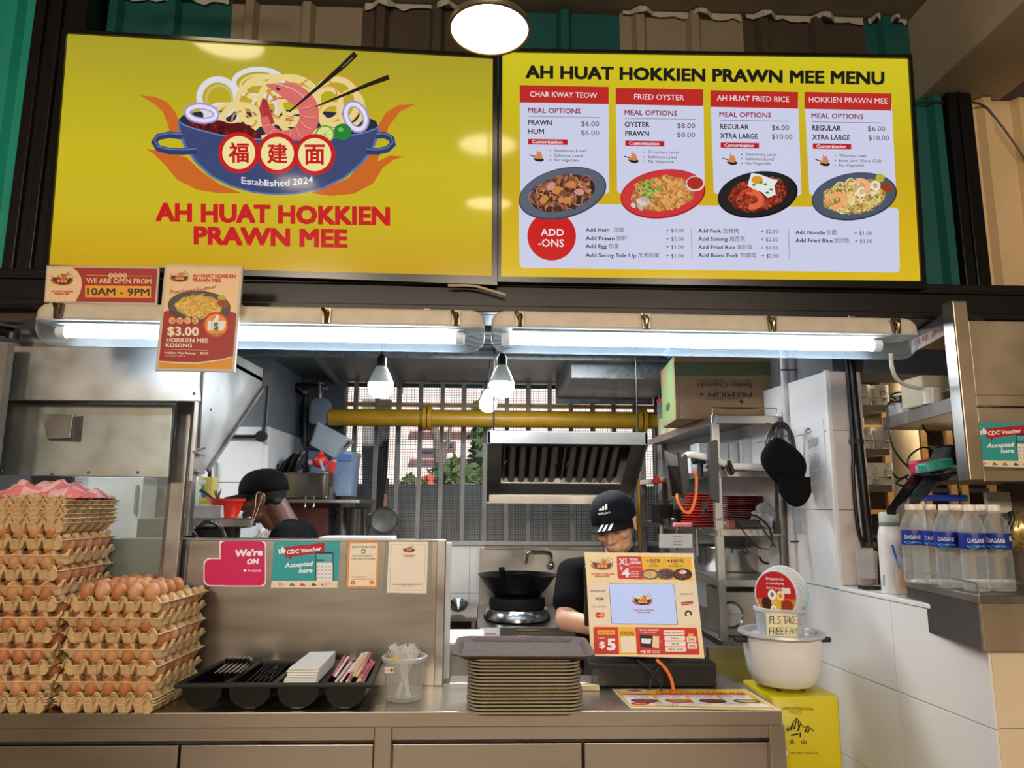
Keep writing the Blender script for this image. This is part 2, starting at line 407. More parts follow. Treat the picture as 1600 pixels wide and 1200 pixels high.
for i in range(7):
    o = corrugated(xs[i], xs[i + 1], 2.32, 2.2, 3.285 - .01 * (i % 2), ms[i], '%s corrugated strip %s' % (nm[i], wh[i]))
    if i > 3 or i in (0, 2):                                  # peeling white sealant along the top edge
        g = G(); n = 16; a, b = xs[i] + .01, xs[i + 1] - .01
        top = [(a + (b - a) * k / n, 2.312 - .028 * (k % 8 in (2, 3)), 3.287) for k in range(n + 1)]
        bot = [(p[0], p[1], 3.276 - rnd.random() * .020) for p in top]
        for k in range(n): g.add([top[k], top[k + 1], bot[k + 1], bot[k]], [(0, 1, 2, 3)])
        g.build('sealant', mat('white_sealant', (170, 166, 154), .8), o, solid=.003)
px0, px1 = P(1485, 180, 2.25).x, P(1523, 180, 2.25).x
corrugated(1.47, px0 + .04, 2.30, 2.2, 2.962, teal, 'teal corrugated strip right of the menu screen', off=.12)
corrugated(px1 - .02, 2.3, 2.30, 2.2, 2.962, beigec, 'beige corrugated strip at far right above the beam', off=.09, pitch=.13)
corrugated(-1.9, P(52, 100, 2.22).x, 2.22, 2.2, 3.285, mat('lit_teal_corrugated_steel', (34, 150, 134), .36, 0, .08, 6), 'brightly lit teal corrugated strip at the left edge', off=.3)  # the light falling on this strip is put into its brighter teal
g = G()
xa = P(56, 100, 2.24).x
g.box((xa, 2.2, 2.1), (P(150, 60, 2.3).x + .02, 2.32, 3.285)); g.box((xa + .02, 2.185, 2.1), (xa + .045, 2.2, 3.285)); g.box((xa + .075, 2.185, 2.1), (xa + .10, 2.2, 3.285))
struct(g.build('trim_3', blackm, bevel=.003), 'black steel post left of the logo screen')
g = G(); g.box((px0, 2.255, 2.2), (px1, 2.296, 2.962)); g.box((px0 + .035, 2.247, 2.2), (px0 + .045, 2.255, 2.962))
struct(g.build('trim_4', blackg, bevel=.003), 'black steel post right of the menu screen')
# black beam under the screens
g = G(); g.box((-1.95, 2.16, 2.10), (2.4, 2.30, 2.225)); g.box((-1.95, 2.13, 2.10), (2.4, 2.16, 2.122)); g.box((-1.95, 2.15, 2.19), (2.4, 2.16, 2.2))
struct(g.build('trim_5', blackm, bevel=.003), 'black steel beam spanning the stall front')
g = G(); g.tube(smooth_pts([P(1432, 160, 2.28), P(1470, 160, 2.27), P(1530, 162, 2.27), P(1560, 190, 2.27), P(1610, 260, 2.27)], 5), .0035, 6)
tag(g.build('loose_cable', blackp), 'thin black cable hanging under the concrete beam at top right', 'cable')

# ---- kitchen shell
KZ = 2.302
wallk = mat('kitchen_grey_paint', (112, 116, 120), .6, 0, .1, 5)
g = G(); g.box((-2.7, 2.45, KZ), (2.6, 4.75, KZ + .05)); kc = struct(g.build('ceiling', galv))
def rafter(px0, py0, px1, py1, w=.02, h=.05):
    a = PZ(px0, py0, KZ); b = PZ(px1, py1, KZ); g = G(); g.bar((a.x, a.y, KZ - h / 2), (b.x, b.y, KZ - h / 2), w, h); g.bar((a.x, a.y, KZ - .004), (b.x, b.y, KZ - .004), w + .05, .008)
    return g.build('ceiling_rail', galv, kc)
rafter(494, 545, 532, 597); rafter(600, 550, 628, 604); rafter(912, 556, 888, 597); rafter(420, 560, 447, 580, .01, .01)
g = G(); g.bar((-2, 3.62, KZ - .03), (1.6, 3.62, KZ - .03), .03, .04); g.bar((-2, 2.9, KZ - .03), (1.6, 2.9, KZ - .03), .03, .04); g.build('ceiling_rail', galv, kc)
g = G(); a = P(872, 597, 4.4); b = P(1008, 597, 4.4); g.box((a.x, 3.7, KZ - .13), (b.x + .05, 4.45, KZ - .001)); g.box((a.x - .01, 4.45, KZ - .16), (b.x + .06, 4.47, KZ - .001))
tag(g.build('extractor_duct', galv, bevel=.004), 'boxed galvanised duct on the kitchen ceiling above the cooker hood', 'duct')

# left: white tiled pier facing the counter, its side running back
xp = P(417, 700, 3.9).x; zt = P(417, 667, 3.9).z; YB = 4.64
pier = G(); pier.box((-2.7, 3.9, 0), (xp, YB + .1, KZ)); pw = struct(pier.build('wall_pier', wallk))
def tiles(parent, x0, x1, z0, z1, y, w=.6, h=.3, m=tilew, nrm='Y', x=None):
    """separate glazed tiles on an upright face; nrm Y: faces the viewer, nrm X: faces +x at x"""
    zz = z1
    while zz > z0 + .02:
        zb = max(z0, zz - h); a = x0
        while a < x1 - .02:
            b = min(x1, a + w); g = G(); e = .0015
            if nrm == 'Y': g.box((a + e, y - .008, zb + e), (b - e, y, zz - e))
            else: g.box((x, a + e, zb + e), (x + .008, b - e, zz - e))
            g.build('tile', m, parent)
            a = b
        zz = zb
tiles(pw, -1.62, xp, .86, zt, 3.9, .45)
tiles(pw, 3.9, YB, 1.0, zt, 0, .6, nrm='X', x=xp)
g = G(); g.box((xp - .012, 3.885, .9), (xp + .012, 3.9, zt)); g.build('corner_trim', whitep, pw, bevel=.003)
# back wall with the barred opening
xw0, xw1 = P(535, 720, YB).x, P(1034, 720, YB).x; ZW = 1.265
bw = G(); bw.box((-2.7, YB, 0), (1.6, YB + .1, ZW)); bw.box((-2.7, YB, ZW), (xw0, YB + .1, KZ)); bw.box((xw1, YB, ZW), (1.6, YB + .1, KZ))
wb = struct(bw.build('wall_back', wallk))
tiles(wb, xp + .01, xw0 - .13, .9, 1.5, YB, .3); tiles(wb, xw0 + .5, P(758, 900, YB).x, .3, ZW - .01, YB, .33)
g = G(); g.box((xw0, YB - .03, ZW - .015), (xw1, YB + .1, ZW + .012)); g.build('window_sill', mat('grey_sill_paint', (170, 172, 172), .5), wb, bevel=.003)
win = thing('window_1', 'barred kitchen opening filled with square wire mesh', None, ((xw0 + xw1) / 2, YB, ZW), kind='structure')
barm = mat('grey_painted_bar', (128, 122, 116), .5, .3, .12, 20); bard = mat('dark_green_bar', (40, 56, 52), .5, .3, .1)
x = P(552, 720, YB).x; sp = (P(1034, 720, YB).x - x) / 14.2
while x < xw1:
    G().box((x - .014, YB - .01, ZW), (x + .014, YB + .018, KZ)).build('bar', barm, win); x += sp
for zz, m_ in ((P(700, 602, YB).z, bard), (P(700, 632, YB).z, yelpipe)):
    G().box((xw0, YB + .02, zz - .012), (xw1, YB + .04, zz + .012)).build('cross_bar', m_, win)
g = G(); n = 0; x = xw0; s_ = .0165
while x < xw1: g.box((x - .0014, YB + .044, ZW), (x + .0014, YB + .047, KZ)); x += s_
z = ZW
while z < KZ: g.box((xw0, YB + .047, z - .0014), (xw1, YB + .05, z + .0014)); z += s_
g.build('wire_mesh', mat('dark_wire', (58, 54, 52), .5, .5), win, kind='stuff')

# ---- right-hand tiled wall: tall part, jamb, half wall towards the viewer
WA = V((1.300, 2.8, 0)); WD = V((-.0964, .99534, 0)); WN = V((-.99534, -.0964, 0))     # along the wall (away), facing into the stall
def W(s, z, off=0): return WA + WD * s + V((0, 0, z)) - V((0, 0, 0)) + WN * off
sc_ = -.13                                                                             # corner of the tall part
ZL = 1.22
def wslab(g, s0, s1, z0, z1, o0, o1, mi=0):
    p = [W(s0, z0, o0), W(s1, z0, o0), W(s1, z0, o1), W(s0, z0, o1)]; g.prism(p, (0, 0, z1 - z0), mi); return g
g = G(); wslab(g, sc_, 1.95, 0, 2.03, 0, -.13); wr = struct(g.build('wall_right', grout))
g = G(); wslab(g, sc_, 1.95, 2.03, KZ, -.03, -.16); wslab(g, sc_, sc_ + .2, 2.03, KZ, -.03, -.8); struct(g.build('wall_right', wallk))
send = -.82
g = G(); wslab(g, send, sc_, 0, ZL - .012, -.006, -.13); wh_ = struct(g.build('wall_right', grout))
z = ZL - .012
rows = [(.926, ZL - .012), (.63, .926), (.33, .63), (.03, .33)]
for r_, (z0, z1) in enumerate(rows):
    s = send; off = (.35, .35, .35, .35)[r_]; ed = [send]; q = -.42 + .0 * r_
    ed += [e for e in (-.42, .18, .78, 1.38) if e > send] + [1.9]
    for i in range(len(ed) - 1):
        g = G(); wslab(g, ed[i] + .0012, ed[i + 1] - .0012, z0 + .0012, z1 - .0012, .006, -.006); g.build('tile', tilew, wh_ if ed[i + 1] <= sc_ else wr, bevel=.001)
for z0, z1 in ((ZL - .01, 1.50), (1.50, 1.80), (1.80, 2.03)):
    for a, b in ((sc_ + .006, .40), (.40, 1.0), (1.0, 1.9)):
        g = G(); wslab(g, a + .0012, b - .0012, z0 + .0012, z1 - .0012, .006, -.002); g.build('tile', tilew, wr, bevel=.001)
g = G(); wslab(g, sc_ - .010, sc_ + .006, ZL - .01, 2.035, .008, -.01); g.build('corner_trim', whitep, wr, bevel=.003)
g = G(); wslab(g, send - .01, sc_, ZL - .012, ZL + .004, .010, -.14); g.build('ledge', tilew, wh_, bevel=.004, seg=3)
# jamb tiles facing the viewer
jn = WD
for z0, z1 in ((ZL + .005, 1.50), (1.50, 1.80), (1.80, 2.03)):
    g = G(); g.prism([W(sc_ - .012, z0 + .0012, -.008), W(sc_ - .012, z0 + .0012, -.135), W(sc_, z0 + .0012, -.135), W(sc_, z0 + .0012, -.008)], (0, 0, z1 - z0 - .0024)); g.build('tile', mat('blush_glazed_tile', (214, 200, 192), .2, 0, .03, 4), wr)
# end face of the half wall and cream tiles of the neighbour's front
e0 = W(send, 0, 0)
g = G(); g.box((e0.x + .12, e0.y + .012, 0), (2.6, e0.y + .1, 1.14)); nf = struct(g.build('wall_front', grout))
for z0, z1 in ((.93, 1.13), (.63, .93), (.33, .63), (.03, .33)):
    xq = e0.x
    for w_ in (.12, .6, .6):
        g = G(); g.box((xq + .0012, e0.y - .002, z0 + .0012), (xq + w_ - .0012, e0.y + .012, z1 - .0012)); g.build('tile', tilec, nf, bevel=.001); xq += w_

# ---- outdoors behind the mesh
g = G(); g.box((-8, 4.75, -.05), (8, 26, 0)); struct(g.build('ground', mat('outdoor_paving', (150, 146, 138), .9, 0, .1, 3)))
hs = thing('house', 'pale pink house with a red tiled lean-to roof seen through the wire mesh', 'building', (0.2, 9.4, 0))
g = G(); g.box((-4.5, 9.4, 0), (5.5, 9.6, 5.5)); g.build('wall', mat('pale_pink_render', (240, 222, 216), .8, 0, .04, 3), hs)
for (xa, xb, ya, yb) in ((690, 712, 690, 703), (655, 680, 700, 712)):
    p, q = P(xa, ya, 9.38), P(xb, yb, 9.38)
    w_ = G().box((p.x, 9.36, q.z), (q.x, 9.4, p.z)).build('window', mat('shutter_grey', (110, 100, 100), .6), hs)
    G().box((p.x + .03, 9.35, q.z + .03), (q.x - .03, 9.36, p.z - .03)).build('pane', mat('dark_pane', (70, 74, 80), .1), w_)
for (ya, yb) in ((672, 676), (716, 719)):
    p, q = P(640, ya, 9.3), P(760, yb, 9.3); G().box((p.x, 9.3, q.z), (q.x, 9.4, p.z)).build('ledge', mat('pink_ledge', (206, 150, 150), .8), hs)
p, q = P(636, 757, 8.2), P(712, 735, 8.9)
g = G(); g.add([(p.x - .3, 8.2, p.z - .1), (q.x + .5, 8.2, p.z - .1), (q.x, 8.9, q.z), (p.x + .3, 8.9, q.z)], [(0, 1, 2, 3)])
rf = g.build('roof', mat('red_roof_tile', (190, 70, 62), .8, 0, .2, 20, .2), hs, solid=.05)
tr = thing('tree', 'leafy green tree with a slim pale trunk outside the wire mesh', 'tree', (P(688, 700, 7).x, 7, 0))
g = G(); g.tube([P(700, 765, 7) - V((0, 0, 1.6)), P(692, 765, 7), P(688, 735, 7), P(684, 690, 7), P(672, 640, 7)], [.07, .065, .055, .045, .03], 8); g.tube([P(688, 735, 7), P(700, 690, 7), P(706, 650, 7)], [.03, .025, .02], 6)
g.build('trunk', mat('pale_bark', (120, 112, 100), .9, 0, .2, 20, .3), tr)
g = G(); rr = random.Random(3)
for cx, cy, sx_, sy_, n_ in ((722, 742, 40, 22, 700), (752, 680, 14, 50, 500), (745, 745, 26, 18, 300), (640, 752, 12, 8, 60)):
    for i in range(n_):
        c = P(cx + rr.gauss(0, .45) * sx_, cy + rr.gauss(0, .45) * sy_, 6.6 + rr.random() * .8); a = rr.random() * 6.28; L = .035 + rr.random() * .035; t = rr.uniform(-.8, .8)
        u = V((math.cos(a), t * .5, math.sin(a))).normalized() * L; v_ = V((-math.sin(a), t, math.cos(a))).normalized() * L * .45
        g.add([c - u, c - v_, c + u, c + v_], [(0, 1, 2, 3)])
g.build('foliage', mat('leaf_green', (66, 88, 42), .7, 0, .35, 4), tr, kind='stuff')
g = G(); g.box((-3, 5.35, 0), (3, 5.42, P(700, 757, 5.4).z)); struct(g.build('wall_outside', mat('pale_grey_render', (188, 188, 180), .8, 0, .25, 3)), 'low grey wall standing just outside the wire mesh')
pl = thing('plank_bundle', 'dark poles leaning outside the wire mesh', 'poles', (P(600, 760, 5.1).x, 5.1, 0))
for i, (x0, y0, x1, y1) in enumerate(((596, 668, 583, 760), (604, 668, 590, 760), (573, 668, 563, 755), (582, 668, 570, 755))):
    a, b = P(x1, y1, 4.95), P(x0, y0, 5.25); a = a + (a - b) * (a.z / (b.z - a.z)); b = b + (b - a) * .1; a.y = 5.05; b.y = 5.25; a.z = 0
    G().bar(a, b, .05).build('pole', (mat('navy_pole', (30, 34, 46), .6) if i < 2 else mat('grey_pole', (120, 124, 124), .6)), pl)
# ================================================================== SCREENS, POSTERS AND OTHER PRINT
RED = (200, 28, 34); CRM = (240, 216, 172); NAVY = (60, 72, 116); WHT = (240, 240, 246); BLK = (26, 24, 22); YEL = (240, 186, 48)
def logo(p, X0, Y0, s, l=2, small=False):
    """bowl of noodles with flames, prawn, chopsticks and three red discs; (X0,Y0) top left of its 1000x370 field, s = scale"""
    f = lambda pts: [(X0 + (x - 310) * s, Y0 + (y - 45) * s) for x, y in pts]
    def cp(pts, n=4):
        q = smooth_pts([(a, b, 0) for a, b in pts] + [(pts[0][0], pts[0][1], 0)], n)[:-1]; return f([(v.x, v.y) for v in q])
    q1 = lambda x, y: (X0 + (x - 310) * s, Y0 + (y - 45) * s)
    FL = (206, 104, 38) if not small else (222, 92, 34)
    p.poly(f([(315, 203), (370, 208), (415, 228), (445, 265), (462, 310), (462, 350), (425, 346), (418, 310), (400, 265), (370, 235)]), FL, l)
    p.poly(f([(338, 395), (385, 400), (440, 412), (485, 425), (530, 470), (600, 520), (680, 552), (600, 553), (520, 540), (450, 505), (405, 450), (365, 412)]), FL, l)
    p.poly(f([(1300, 235), (1240, 238), (1195, 265), (1168, 310), (1160, 350), (1195, 348), (1205, 315), (1245, 262)]), FL, l)
    p.poly(f([(1262, 422), (1210, 418), (1165, 440), (1175, 405), (1130, 415), (1060, 500), (925, 552), (1000, 563), (1080, 555), (1150, 518), (1185, 462), (1225, 432)]), FL, l)
    bowl = NAVY if not small else (58, 58, 72)
    inn = (38, 44, 62)
    p.poly(f([(450, 295), (470, 275), (520, 262), (700, 255), (900, 255), (1100, 270), (1160, 295), (1170, 318), (1100, 345), (800, 375), (560, 345)]), inn, l + 1)
    NO = (236, 212, 140); NE = (212, 150, 66); LV = (226, 222, 232)
    if small:
        for cx, cy, rx, ry in ((600, 230, 60, 60), (740, 170, 90, 50), (760, 250, 80, 70), (860, 220, 90, 80), (960, 220, 80, 80), (1030, 240, 65, 80), (680, 290, 60, 40)):
            p.ring(*q1(cx, cy), rx * s, ry * s, 34 * s, NO if cx != 860 else NE, l + 2, n=12)
    else:
        k = 0
        for cx, cy, rx, ry, c, w_ in ((595, 212, 66, 66, LV, 22), (600, 218, 46, 50, (200, 190, 110), 9), (740, 158, 88, 48, LV, 18), (745, 170, 70, 40, NO, 8), (610, 275, 60, 40, LV, 14), (790, 180, 100, 44, NO, 18),
                                      (740, 232, 78, 74, NO, 20), (742, 236, 58, 56, NE, 7), (760, 250, 44, 44, LV, 10), (850, 222, 104, 84, NO, 22), (852, 226, 84, 66, NE, 8), (880, 230, 60, 56, NO, 16),
                                      (1020, 222, 86, 88, NE, 10), (1016, 226, 78, 80, NO, 22), (1000, 232, 58, 64, NE, 7), (990, 236, 46, 56, NO, 16), (950, 200, 70, 60, NE, 6), (680, 285, 66, 48, NO, 20),
                                      (690, 290, 44, 32, NE, 6), (640, 270, 50, 36, NO, 14), (1070, 250, 44, 60, NO, 16), (900, 300, 80, 40, NO, 18), (740, 320, 50, 36, NO, 16), (1010, 280, 50, 46, NO, 14)):
            p.ring(*q1(cx, cy), rx * s, ry * s, w_ * s, c, l + 2 + k * .12, n=30); k += 1
    L = l + 6
    p.poly(cp([(486, 306), (520, 294), (560, 298), (600, 292), (640, 304), (680, 300), (720, 322), (752, 356), (700, 372), (600, 350), (520, 326)], 3), (92, 18, 22), L)
    if not small:
        for i in range(26):
            a = rnd.random(); x = 500 + a * 235; y = 308 + a * 34 + rnd.uniform(-10, 14); p.ell(*q1(x, y), rnd.uniform(5, 11) * s, rnd.uniform(3, 6) * s, ((60, 10, 16), (130, 34, 34))[i % 2], L + .3, n=7, rot=rnd.random() * 90)
        for cx, cy, rx, ry, rot in ((538, 268, 52, 26, 6), (1088, 280, 34, 48, -24)):
            p.ring(*q1(cx, cy), rx * s, ry * s, 24 * s, (170, 146, 220), L + .3, rot); p.ring(*q1(cx, cy), (rx - 1) * s, (ry - 1) * s, 13 * s, (232, 228, 242), L + .6, rot)
    # prawn
    PR = (218, 112, 104)
    if not small:
        p.poly(f([(755, 212), (772, 222), (798, 300), (775, 320), (752, 290), (742, 250)]), (188, 62, 62), L + .5)
        for i in range(4): p.line(f([(756 + i * 3, 218), (766 + i * 7, 305)]), 2.2 * s, (150, 40, 44), L + .7)
    sp_ = smooth_pts([(768, 166, 0), (820, 180, 0), (872, 200, 0), (915, 240, 0), (918, 300, 0), (880, 345, 0), (820, 352, 0), (776, 322, 0), (760, 280, 0)], 5); ws = []
    N = len(sp_)
    for i in range(N):
        t = i / (N - 1); ws.append((8 + 62 * min(1, t * 4.5) if t < .5 else 70 - 44 * (t - .5) * 2) * s)
    p.line(f([(v.x, v.y) for v in sp_]), ws, PR if not small else (226, 96, 60), L + 1)
    if not small:
        for i in range(12, N - 2, 3):
            a, b = sp_[i], sp_[i + 1]; d = (b - a).normalized(); n_ = V((-d.y, d.x, 0)); w_ = ws[i] / s * .46
            p.line(f([((a + n_ * w_).x, (a + n_ * w_).y), ((a + d * 7).x, (a + d * 7).y), ((a - n_ * w_).x, (a - n_ * w_).y)]), [1.5 * s, 3.4 * s, 1.5 * s], (238, 160, 148), L + 1.4)
            p.line(f([((a + n_ * w_).x + d.x * 5, (a + n_ * w_).y + d.y * 5), ((a + d * 12).x, (a + d * 12).y), ((a - n_ * w_).x, (a - n_ * w_).y)]), 1.6 * s, (190, 76, 74), L + 1.4)
        p.line(f([(v.x + 16 * 0, v.y - 14) for v in sp_[3:14]]), 3 * s, (244, 190, 180), L + 1.5)
        for i in range(5): p.line(f([(800 + i * 9, 205 + i * 2), (782 + i * 6, 228 - i * 3)]), 2.5 * s, (196, 70, 70), L + 1.5)
        for i in range(4): p.line(f([(868 - i * 3, 282 + i * 4), (838 + i * 4, 276 + i * 10)]), 2.5 * s, (196, 70, 70), L + 1.5)
        p.ell(*q1(811, 179), 7 * s, 7 * s, (16, 14, 14), L + 1.8); p.ell(*q1(813, 176), 2 * s, 2 * s, (240, 240, 240), L + 2)
    # chopsticks
    CK = (34, 28, 24)
    p.line(f([(850, 262), (980, 152), (1040, 100), (1088, 54)]), [6 * s, 14 * s, 20 * s, 22 * s], CK, L + 2.4)
    p.line(f([(943, 244), (1060, 196), (1130, 166), (1206, 138)]), [4 * s, 11 * s, 14 * s, 18 * s], CK, L + 2.4)
    if not small: p.line(f([(1040, 103), (1076, 68)]), 2.4 * s, (150, 140, 110), L + 2.7)
    # bowl front
    rim = [(452, 292), (470, 308), (520, 325), (600, 345), (700, 358), (810, 364), (920, 362), (1020, 354), (1110, 340), (1160, 322), (1171, 312)]
    body = [(1170, 350), (1150, 400), (1110, 450), (1050, 500), (970, 538), (880, 556), (800, 560), (720, 552), (640, 530), (570, 495), (515, 445), (475, 390), (456, 340)]
    p.poly(f(rim + body), (88, 116, 176) if not small else bowl, L + 2.8)
    p.poly(f([(a + (812 - a) * .008, b + 1) for a, b in rim] + [(a + (812 - a) * .022, b - 6) for a, b in body]), bowl, L + 3.1)
    p.line(f(rim), 5 * s, (100, 128, 188) if not small else (90, 90, 100), L + 3.4)
    for h in ([(470, 349), (420, 344), (382, 352), (368, 370), (382, 392), (420, 402), (470, 404), (520, 400)], [(1160, 347), (1190, 345), (1215, 358), (1220, 378), (1200, 396), (1165, 404), (1125, 402)]):
        p.line(f(h), 24 * s, (44, 60, 106) if not small else bowl, L + 3.5)
        if not small: p.line(f([(a, b - 6) for a, b in h]), 5 * s, (92, 120, 180), L + 3.8)
    if not small:
        p.ell(*q1(978, 342), 34 * s, 32 * s, (110, 168, 54), L + 3.9); p.ell(*q1(978, 343), 28 * s, 27 * s, (226, 230, 150), L + 4.1)
        for i in range(8): p.line([q1(978, 343), q1(978 + 24 * math.cos(i * .785), 343 + 24 * math.sin(i * .785))], 2 * s, (150, 190, 80), L + 4.3)
        p.ell(*q1(1041, 334), 32 * s, 30 * s, (34, 132, 52), L + 3.9); p.ell(*q1(1034, 326), 10 * s, 8 * s, (110, 190, 90), L + 4.1)
    for i, ch in enumerate('福建面'):
        cx, cy = ((670, 408), (808, 411), (941, 415))[i]
        p.ell(*q1(cx, cy), 74 * s, 74 * s, RED if not small else (230, 90, 40), L + 4.6 + i * .2); p.ell(*q1(cx, cy), 59 * s, 59 * s, (244, 228, 160) if not small else (246, 170, 80), L + 5.4, n=30)
        if not small: p.T(ch, *[q1(cx - 36, 0)[0], q1(cx + 36, 0)[0]], q1(0, cy + 35)[1], 70 * s, (196, 24, 30), L + 5.9, .022, box=True)
        else: p.ring(*q1(cx, cy), 20 * s, 20 * s, 12 * s, (200, 80, 30), L + 5.8, n=8)

def dish(p, cx, cy, rx, ry, rot, plate, foods, n, l=3, seed=1, inner=None):
    r_ = random.Random(seed); c_, s_ = math.cos(R(rot)), math.sin(R(rot))
    p.ell(cx, cy, rx, ry, tuple(max(0, c - 30) for c in plate), l, rot, 40); p.ell(cx - rx * .005, cy - ry * .02, rx * .97, ry * .95, plate, l + .3, rot, 40)
    p.ell(cx, cy, rx * .74, ry * .70, inner or tuple(max(0, int(c * .4)) for c in plate), l + .6, rot, 32)
    for i in range(n):
        t = r_.random() * 6.283; d = math.sqrt(r_.random()) * .70; x, y = rx * d * math.cos(t), ry * d * math.sin(t) * .94; X, Y = cx + x * c_ - y * s_, cy + x * s_ + y * c_
        c = foods[r_.randrange(len(foods))]; a = r_.uniform(.035, .085) * rx
        if r_.random() < .5: p.ell(X, Y, a, a * r_.uniform(.3, .8), c, l + 1 + i * 1.6 / n, r_.random() * 180, 7)
        else: p.ring(X, Y, a * 1.3, a * .9, max(.5, a * .28), c, l + 1 + i * 1.6 / n, r_.random() * 180, 20, r_.uniform(120, 300), 6)

# ---- the two wall screens, tipped a little towards the viewer
TN = V((0, -math.cos(R(3.7)), -math.sin(R(3.7)))); TO = P(770, 440, 2.13)
def screen(quad, outer, label):
    q = [PP(x, y, TO, TN) for x, y in quad]; o_ = [PP(x, y, TO, TN) for x, y in outer]
    c = sum(o_, V()) / 4; c.z = min(v.z for v in o_); t = thing('wall_screen', label, 'screen', c)
    g = G(); g.prism([v - TN * .012 for v in o_], -TN * .035); g.build('back_case', blackp, t, bevel=.004)
    g = G()
    for i in range(4):
        j = (i + 1) % 4; g.prism([o_[i] - TN * .012, o_[j] - TN * .012, q[j] - TN * .012, q[i] - TN * .012], TN * .020)
    g.build('bezel', blackg, t); return t, q
s1, q1_ = screen([(106, 53), (770, 92), (768, 432), (77, 415)], [(99, 47), (777, 87), (777, 446), (69, 420)], 'large screen at left with yellow noodle bowl logo')
s2, q2_ = screen([(785, 82), (1418, 92), (1438, 440), (783, 433)], [(780, 77), (1423, 87), (1446, 452), (778, 441)], 'large screen at right showing the yellow priced menu')
def grad(p, q, cs, n=48):
    a, b, c, d = [V((x, y, 0)) for x, y in q]
    for i in range(n):
        t0, t1 = i / n, (i + 1) / n; t = (t0 + t1) / 2 * (len(cs) - 1); k = min(int(t), len(cs) - 2); f_ = t - k
        col = tuple(int(cs[k][j] * (1 - f_) + cs[k + 1][j] * f_) for j in range(3))
        p.poly([tuple(v)[:2] for v in (a.lerp(d, t0), b.lerp(c, t0), b.lerp(c, t1), a.lerp(d, t1))], col, 0)
p = Print(TO, TN, glow=True, eps=.00012, base=.0002)
grad(p, [(106, 53), (770, 92), (768, 432), (77, 415)], [(172, 160, 44), (190, 174, 36), (204, 186, 34), (206, 182, 36), (202, 160, 26)])
logo(p, 80 + 310 * .4375, 60 + 45 * .4375, .4375)
E2 = glyphs('Established 2024', .006); p.k = 0
def bent(p, txt, x0, x1, yb, h, col, l, bold, bend, k=0, it=0):
    n = len(txt); wd = [0.3 if c in " '" else (.28 if c in 'lit1' else (.95 if c in 'mwMW' else .62)) for c in txt]; tot = sum(wd); a = x0
    for c, w_ in zip(txt, wd):
        w2 = w_ / tot * (x1 - x0); u = ((a + w2 / 2) - x0) / (x1 - x0); sl = -bend * 4 * (2 * u - 1) / (x1 - x0)
        if c != ' ': p.T(c, a + w2 * .06, a + w2 * .94, yb - bend * (2 * u - 1) ** 2 + k * (a - x0) , h, col, l, bold, k=sl + k, it=it)
        a += w2
bent(p, 'Established 2024', 376.6, 489.5, 291, 10.5, (226, 228, 238), 16, .012, 5.5)
p.T('AH HUAT HOKKIEN', 243, 609.5, 344.5, 27.5, RED, 14, .05, k=.018); p.T('PRAWN MEE', 302.5, 543, 380.5, 27, RED, 14, .05, k=.022)
p.build('display', s1, 'backlit yellow display with the bowl logo and red lettering')

p = Print(TO, TN, glow=True, eps=.00012, k=.016, base=.0002)
grad(p, [(785, 82), (1418, 92), (1438, 440), (783, 433)], [(212, 198, 36), (206, 188, 30), (202, 172, 28), (214, 178, 28), (222, 186, 34)])
PW = (208, 210, 236)
p.T('AH HUAT HOKKIEN PRAWN MEE MENU', 821, 1382, 121.5, 19.5, BLK, 8, .044, k=.018)
cards = [(812, 951, 133, 160, 300, .006, 'CHAR KWAY TEOW', 828, 933, 151), (962, 1099, 137, 163, 302, .015, 'FRIED OYSTER', 991, 1069, 155), (1110, 1247, 141, 167, 303, .035, 'AH HUAT FRIED RICE', 1120, 1233, 157), (1257, 1393, 143.5, 170, 305, .05, 'HOKKIEN PRAWN MEE', 1264, 1387, 159.5)]
p.rect(810, 317.5, 1404, 418.5, PW, 1.5, k=.012, r=6, ky=.02)
for (x0, x1, y0, y1, y2, ky, t, tx0, tx1, tb) in cards:
    p.rect(x0, y0 + 8, x1, y2, PW, 1, r=5, ky=ky, k=.02); p.rect(x0, y0, x1, y1, (190, 42, 36), 2, k=.02); p.T(t, tx0, tx1, tb, 8.6, (236, 226, 236), 4, .008, k=.02)
MO = (140, 28, 58)
det = [(825, 907, 176, 938, 182, [('PRAWN', 825, 862, 195), ('HUM', 825, 850, 209)], [('$6.00', 908, 936, 197), ('$6.00', 908, 936, 211)], (825, 887, 217), [('Sweetness Level', 866, 915, 237), ('Saltiness Level', 866, 910, 244.7), ('No Vegetable', 866, 905, 252)], (840, 245)),
       (976, 1058, 179.5, 1087, 185, [('OYSTER', 976, 1015, 198), ('PRAWN', 977, 1014, 212)], [('$8.00', 1058, 1086, 200), ('$8.00', 1058, 1086, 214)], (977, 1038, 219.5), [('Crispiness Level', 1013, 1060, 239.5), ('Saltiness Level', 1013, 1057, 247), ('No Vegetable', 1013, 1053, 254)], (988, 247)),
       (1124, 1205, 182.5, 1236, 188, [('REGULAR', 1125, 1170, 201.5), ('XTRA LARGE', 1125, 1184, 216)], [('$6.00', 1206, 1233, 203), ('$10.00', 1206, 1238, 217)], (1126, 1186, 222.5), [('Sweetness Level', 1165, 1213, 243), ('Saltiness Level', 1165, 1209, 250), ('No Vegetable', 1165, 1205, 257)], (1142, 250)),
       (1268, 1349, 184.5, 1379, 190.5, [('REGULAR', 1269, 1314, 203.5), ('XTRA LARGE', 1269, 1328, 218)], [('$6.00', 1356, 1383, 204.5), ('$10.00', 1357, 1389, 219)], (1270, 1330, 224), [('Wetness Level', 1311, 1353, 245), ('Extra Lard / Extra Chilli', 1311, 1377, 252.7), ('No Vegetable', 1311, 1350, 260)], (1287, 252))]
